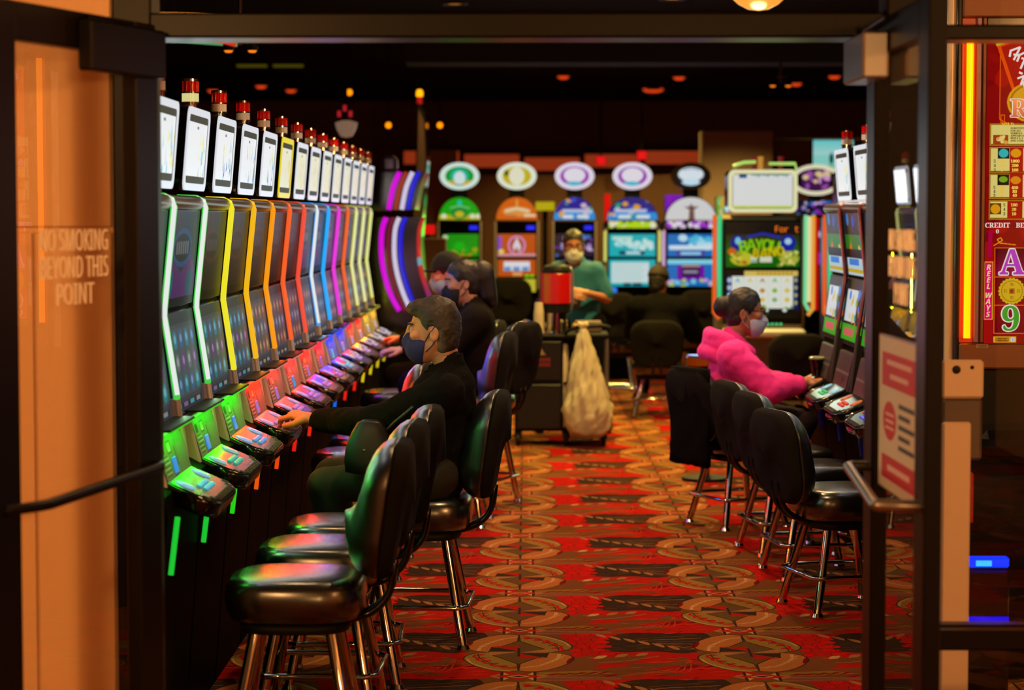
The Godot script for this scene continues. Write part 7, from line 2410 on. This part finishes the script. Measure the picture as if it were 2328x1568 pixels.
func people() -> void:
	var skin_light := mat("skin_light", Color(0.74, 0.50, 0.37), 0.5, 0.0, {"subsurf_scatter_enabled": true, "subsurf_scatter_strength": 0.15})
	var skin_tan := mat("skin_tan", Color(0.62, 0.38, 0.27), 0.5, 0.0, {"subsurf_scatter_enabled": true, "subsurf_scatter_strength": 0.15})
	var dark_hair := mat("hair_dark", Color(0.06, 0.045, 0.04), 0.55)
	var black_cloth := mat("cloth_black", Color(0.06, 0.055, 0.055), 0.95, 0.0, {"metallic_specular": 0.15})
	var man := person("grey-haired man in a black jacket and navy mask pressing buttons on the left row", {
		"pel": Vector3(-0.37, 0.70, -8.74), "c": Vector3(-0.366, 1.256, -8.72), "f": Vector3(-1, -0.07, -0.10), "chestf": Vector3(-1, 0.1, 0.0), "neck": Vector3(-0.302, 1.115, -8.72),
		"sh_l": Vector3(-0.325, 1.015, -8.55), "sh_r": Vector3(-0.335, 1.015, -8.90), "el_l": Vector3(-0.60, 0.885, -8.68), "el_r": Vector3(-0.45, 0.80, -9.02), "wr_l": Vector3(-0.868, 0.876, -8.955), "wr_r": Vector3(-0.52, 0.77, -8.92),
		"hip_l": Vector3(-0.38, 0.69, -8.65), "hip_r": Vector3(-0.38, 0.69, -8.84), "kn_l": Vector3(-0.79, 0.645, -8.60), "kn_r": Vector3(-0.79, 0.65, -8.90), "an_l": Vector3(-0.72, 0.27, -8.60), "an_r": Vector3(-0.72, 0.27, -8.90),
		"hf_l": Vector3(-1, 0.22, -0.32), "hu_l": Vector3(0.1, 1, 0.25), "hf_r": Vector3(-1, -0.2, 0.1), "hu_r": Vector3(0, 1, 0), "curl_l": [0.55, 0.8, 0.95, 1.0]},
		{"skin": skin_light, "hair": mat("hair_brown", Color.WHITE, 0.6, 0.0, {"vertex_color_use_as_albedo": true}), "brow": mat("brow_brown", Color(0.14, 0.10, 0.08), 0.7), "grey": true, "style": "short", "mask": mat("mask_navy", Color(0.10, 0.12, 0.38), 0.85), "top": mat("jacket_black", Color(0.07, 0.065, 0.065), 0.95, 0.0, {"metallic_specular": 0.15}), "pants": mat("trousers_olive", Color(0.10, 0.08, 0.055), 0.85), "cell": 0.016, "cloth_cell": 0.013, "head_cell": 0.005, "hand_cell": 0.004, "bulk": 0.022, "flat": 0.92, "cuff": 0.87, "hand_k": 1.12, "folds": 0.012})
	var col := Mb.new()   # upright collar, open at the throat
	var rows := []
	for k in 4:
		var row := []
		for i in 21:
			var a := lerpf(0.55, TAU - 0.55, i / 20.0)
			var rr: float = [0.078, 0.074, 0.071, 0.067][k]
			row.append(Vector3(0.045 - cos(a) * rr * 1.05, 1.070 + [0.0, 0.035, 0.065, 0.06][k] - 0.03 * cos(a), 0.02 + sin(a) * rr))
		rows.append(row)
	col.grid(rows, false, false, 1.0)
	obj("collar", col, M.jacket_black, man)
	# his shoulder bag lies against him on the near side
	var bag := thing("shoulder_bag", "small black leather bag with a metal stud at the seated man's side", "bag", Vector3(-0.605, -0.04, -8.50))
	var b := Mb.new()
	b.grid([squircle(0.06, 0.02, 0.745), squircle(0.098, 0.040, 0.755), squircle(0.102, 0.044, 0.80), squircle(0.095, 0.042, 0.85), squircle(0.074, 0.036, 0.905), squircle(0.05, 0.03, 0.945), squircle(0.03, 0.02, 0.955)])
	obj("pouch", b, mat("bag_leather", Color(0.05, 0.045, 0.04), 0.42), bag)
	b = Mb.new()
	b.lathe([[0.0, 0.0], [0.008, 0.001], [0.006, 0.005], [0.0, 0.006]], 12, Transform3D(Basis(Vector3.RIGHT, PI / 2), Vector3(-0.02, 0.84, 0.038)), false)
	obj("stud", b, mat("stud", Color(0.7, 0.6, 0.3), 0.2, 1.0), bag)
	b = Mb.new()
	b.tube([Vector3(0.05, 0.90, 0.0), Vector3(0.10, 0.95, 0.02), Vector3(0.17, 1.01, 0.035)], 0.008, 6)
	obj("strap", b, M.bag_leather, bag)
	person("woman with a dark ponytail and black mask beyond the seated man", {
		"pel": Vector3(-0.26, 0.78, -12.95), "c": Vector3(-0.372, 1.325, -12.9), "f": Vector3(-1, -0.16, 0.12), "chestf": Vector3(-1, 0, 0.1), "neck": Vector3(-0.315, 1.19, -12.9),
		"sh_l": Vector3(-0.285, 1.11, -12.73), "sh_r": Vector3(-0.31, 1.11, -13.08), "el_l": Vector3(-0.47, 0.93, -12.72), "el_r": Vector3(-0.5, 0.93, -13.1), "wr_l": Vector3(-0.70, 0.92, -12.9), "wr_r": Vector3(-0.72, 0.92, -13.0),
		"hip_l": Vector3(-0.27, 0.77, -12.86), "hip_r": Vector3(-0.27, 0.77, -13.03), "kn_l": Vector3(-0.68, 0.72, -12.83), "kn_r": Vector3(-0.68, 0.72, -13.05), "an_l": Vector3(-0.62, 0.30, -12.83), "an_r": Vector3(-0.62, 0.30, -13.05),
		"hf_l": Vector3(-1, 0, -0.2), "hu_l": Vector3(0, 1, 0), "hf_r": Vector3(-1, 0, 0), "hu_r": Vector3(0, 1, 0)},
		{"skin": skin_light, "hair": mat("hair_auburn", Color(0.09, 0.035, 0.025), 0.5), "style": "ponytail", "mask": mat("mask_black", Color(0.07, 0.06, 0.06), 0.9), "top": mat("hoodie_black", Color(0.11, 0.09, 0.08), 0.95, 0.0, {"metallic_specular": 0.15}), "pants": black_cloth, "bulk": 0.03, "top_name": "hoodie"})
	person("person in a black cap and pale blue mask beyond the ponytailed woman", {
		"pel": Vector3(-0.50, 0.70, -14.75), "c": Vector3(-0.525, 1.325, -14.7), "f": Vector3(-1, -0.2, 0.0), "chestf": Vector3(-1, 0, 0), "neck": Vector3(-0.50, 1.19, -14.7),
		"sh_l": Vector3(-0.475, 1.09, -14.53), "sh_r": Vector3(-0.49, 1.09, -14.88), "el_l": Vector3(-0.64, 0.90, -14.58), "el_r": Vector3(-0.66, 0.90, -14.95), "wr_l": Vector3(-0.83, 0.885, -14.86), "wr_r": Vector3(-0.80, 0.88, -15.0),
		"hip_l": Vector3(-0.50, 0.69, -14.66), "hip_r": Vector3(-0.50, 0.69, -14.84), "kn_l": Vector3(-0.88, 0.64, -14.63), "kn_r": Vector3(-0.88, 0.64, -14.87), "an_l": Vector3(-0.82, 0.27, -14.63), "an_r": Vector3(-0.82, 0.27, -14.87),
		"hf_l": Vector3(-1, 0, -0.45), "hu_l": Vector3(0, 1, 0), "hf_r": Vector3(-1, 0, 0), "hu_r": Vector3(0, 1, 0)},
		{"skin": skin_light, "hair": dark_hair, "cap": mat("cap_black", Color(0.06, 0.05, 0.05), 0.9), "mask": mat("mask_blue", Color(0.50, 0.66, 0.74), 0.8), "top": black_cloth, "pants": black_cloth})
	var att := person("attendant in a teal polo shirt and white mask behind the drinks cart", {
		"pel": Vector3(0.43, 0.88, -17.4), "c": Vector3(0.375, 1.475, -17.36), "f": Vector3(0.02, -0.12, 1), "chestf": Vector3(0, 0, 1), "neck": Vector3(0.40, 1.35, -17.42),
		"sh_l": Vector3(0.555, 1.272, -17.42), "sh_r": Vector3(0.245, 1.272, -17.42), "el_l": Vector3(0.645, 1.06, -17.36), "el_r": Vector3(0.165, 1.05, -17.34), "wr_l": Vector3(0.45, 1.115, -17.15), "wr_r": Vector3(0.30, 1.09, -17.14),
		"hip_l": Vector3(0.52, 0.86, -17.4), "hip_r": Vector3(0.33, 0.86, -17.4), "kn_l": Vector3(0.57, 0.47, -17.38), "kn_r": Vector3(0.22, 0.47, -17.38), "an_l": Vector3(0.64, 0.085, -17.4), "an_r": Vector3(0.11, 0.085, -17.4),
		"hf_l": Vector3(-1, 0.1, 0.3), "hu_l": Vector3(0, 0.5, 1), "hf_r": Vector3(1, 0.1, 0.3), "hu_r": Vector3(0, 0.5, 1)},
		{"skin": skin_tan, "hair": dark_hair, "mask": mat("mask_white", Color(0.72, 0.74, 0.74), 0.8), "top": mat("polo_teal", Color(0.03, 0.34, 0.45), 0.8), "pants": black_cloth, "sleeve": 0.42, "bulk": 0.022, "glasses": true, "top_name": "polo_shirt"})
	var bd := bx(Vector3(-0.055, 0.98, 0.15), Vector3(0.0, 1.05, 0.158), 0.003)
	obj("badge", bd, mat("badge", Color(0.05, 0.045, 0.045), 0.3), att)
	person("man in a brown cap and black coat seated with his back to us", {
		"pel": Vector3(1.14, 0.60, -18.72), "c": Vector3(1.135, 1.148, -18.85), "f": Vector3(0.45, -0.2, -1), "chestf": Vector3(0.1, 0, -1), "neck": Vector3(1.135, 1.01, -18.80),
		"sh_l": Vector3(0.955, 0.93, -18.8), "sh_r": Vector3(1.335, 0.93, -18.8), "el_l": Vector3(0.93, 0.72, -18.95), "el_r": Vector3(1.46, 0.70, -18.95), "wr_l": Vector3(1.0, 0.72, -19.2), "wr_r": Vector3(1.36, 0.72, -19.2),
		"hip_l": Vector3(1.05, 0.59, -18.75), "hip_r": Vector3(1.23, 0.59, -18.75), "kn_l": Vector3(1.02, 0.56, -19.15), "kn_r": Vector3(1.28, 0.56, -19.15), "an_l": Vector3(1.02, 0.2, -19.1), "an_r": Vector3(1.28, 0.2, -19.1),
		"hf_l": Vector3(0.2, 0, -1), "hu_l": Vector3(0, 1, 0), "hf_r": Vector3(-0.2, 0, -1), "hu_r": Vector3(0, 1, 0)},
		{"skin": skin_tan, "hair": dark_hair, "style": "short", "cap": mat("cap_brown", Color(0.14, 0.09, 0.07), 0.8), "top": black_cloth, "pants": black_cloth, "bulk": 0.045, "top_name": "coat"})
	var pink := person("woman in a bright pink hoodie and glasses with a white mask at the right row", {
		"pel": Vector3(1.10, 0.64, -12.1), "c": Vector3(1.205, 1.183, -12.1), "f": Vector3(1, -0.12, 0.06), "chestf": Vector3(1, 0.1, 0), "neck": Vector3(1.145, 1.04, -12.1),
		"sh_l": Vector3(1.15, 0.945, -12.27), "sh_r": Vector3(1.13, 0.945, -11.93), "el_l": Vector3(1.34, 0.77, -12.30), "el_r": Vector3(1.325, 0.765, -11.86), "wr_l": Vector3(1.50, 0.795, -12.18), "wr_r": Vector3(1.535, 0.80, -11.97),
		"hip_l": Vector3(1.12, 0.63, -12.19), "hip_r": Vector3(1.12, 0.63, -12.01), "kn_l": Vector3(1.52, 0.585, -12.22), "kn_r": Vector3(1.52, 0.585, -11.98), "an_l": Vector3(1.40, 0.25, -12.22), "an_r": Vector3(1.40, 0.25, -11.98),
		"hf_l": Vector3(1, 0.05, 0.25), "hu_l": Vector3(0, 1, 0.1), "hf_r": Vector3(1, 0.05, -0.12), "hu_r": Vector3(0, 1, 0.35), "curl_r": [0.35, 0.5, 0.55, 0.6]},
		{"skin": skin_tan, "hair": dark_hair, "style": "bun", "mask": mat("mask_pale", Color(0.66, 0.68, 0.82), 0.8), "top": mat("hoodie_pink", Color(0.97, 0.16, 0.62), 0.85, 0.0, {"rim_enabled": true, "rim": 0.3}), "pants": mat("trousers_plum", Color(0.10, 0.02, 0.06), 0.85), "bulk": 0.032, "folds": 0.012, "cuff": 0.72, "hand_k": 1.05, "glasses": true, "cloth_cell": 0.015, "head_cell": 0.006, "hand_cell": 0.005, "top_name": "hoodie"})
	# her hood lies in folds on her shoulders
	var sd := Sd.new(Vector3(-0.30, 0.78, -0.32), Vector3(0.30, 1.2, 0.32), 0.012)
	var ring := []
	for i in 17:
		var a := lerpf(-2.3, 2.3, i / 16.0)
		ring.append(Vector3(0.035 - cos(a) * 0.115, 0.985 + 0.035 * cos(a), sin(a) * 0.125))
	for i in 16:
		sd.cap(ring[i], ring[i + 1], 0.046, 0.046, 0.02)
		if i > 2 and i < 13:
			sd.cap(ring[i] + Vector3(-0.03, -0.055, 0), ring[i + 1] + Vector3(-0.03, -0.055, 0), 0.044, 0.044, 0.012)
			sd.cap(ring[i] + Vector3(-0.01, 0.04, 0), ring[i + 1] + Vector3(-0.01, 0.04, 0), 0.036, 0.036, 0.01)
	sd.rough(0.008, 9.0, 7)
	var hood := Mb.new()
	sd.into(hood)
	obj("hood", hood, M.hoodie_pink, pink)
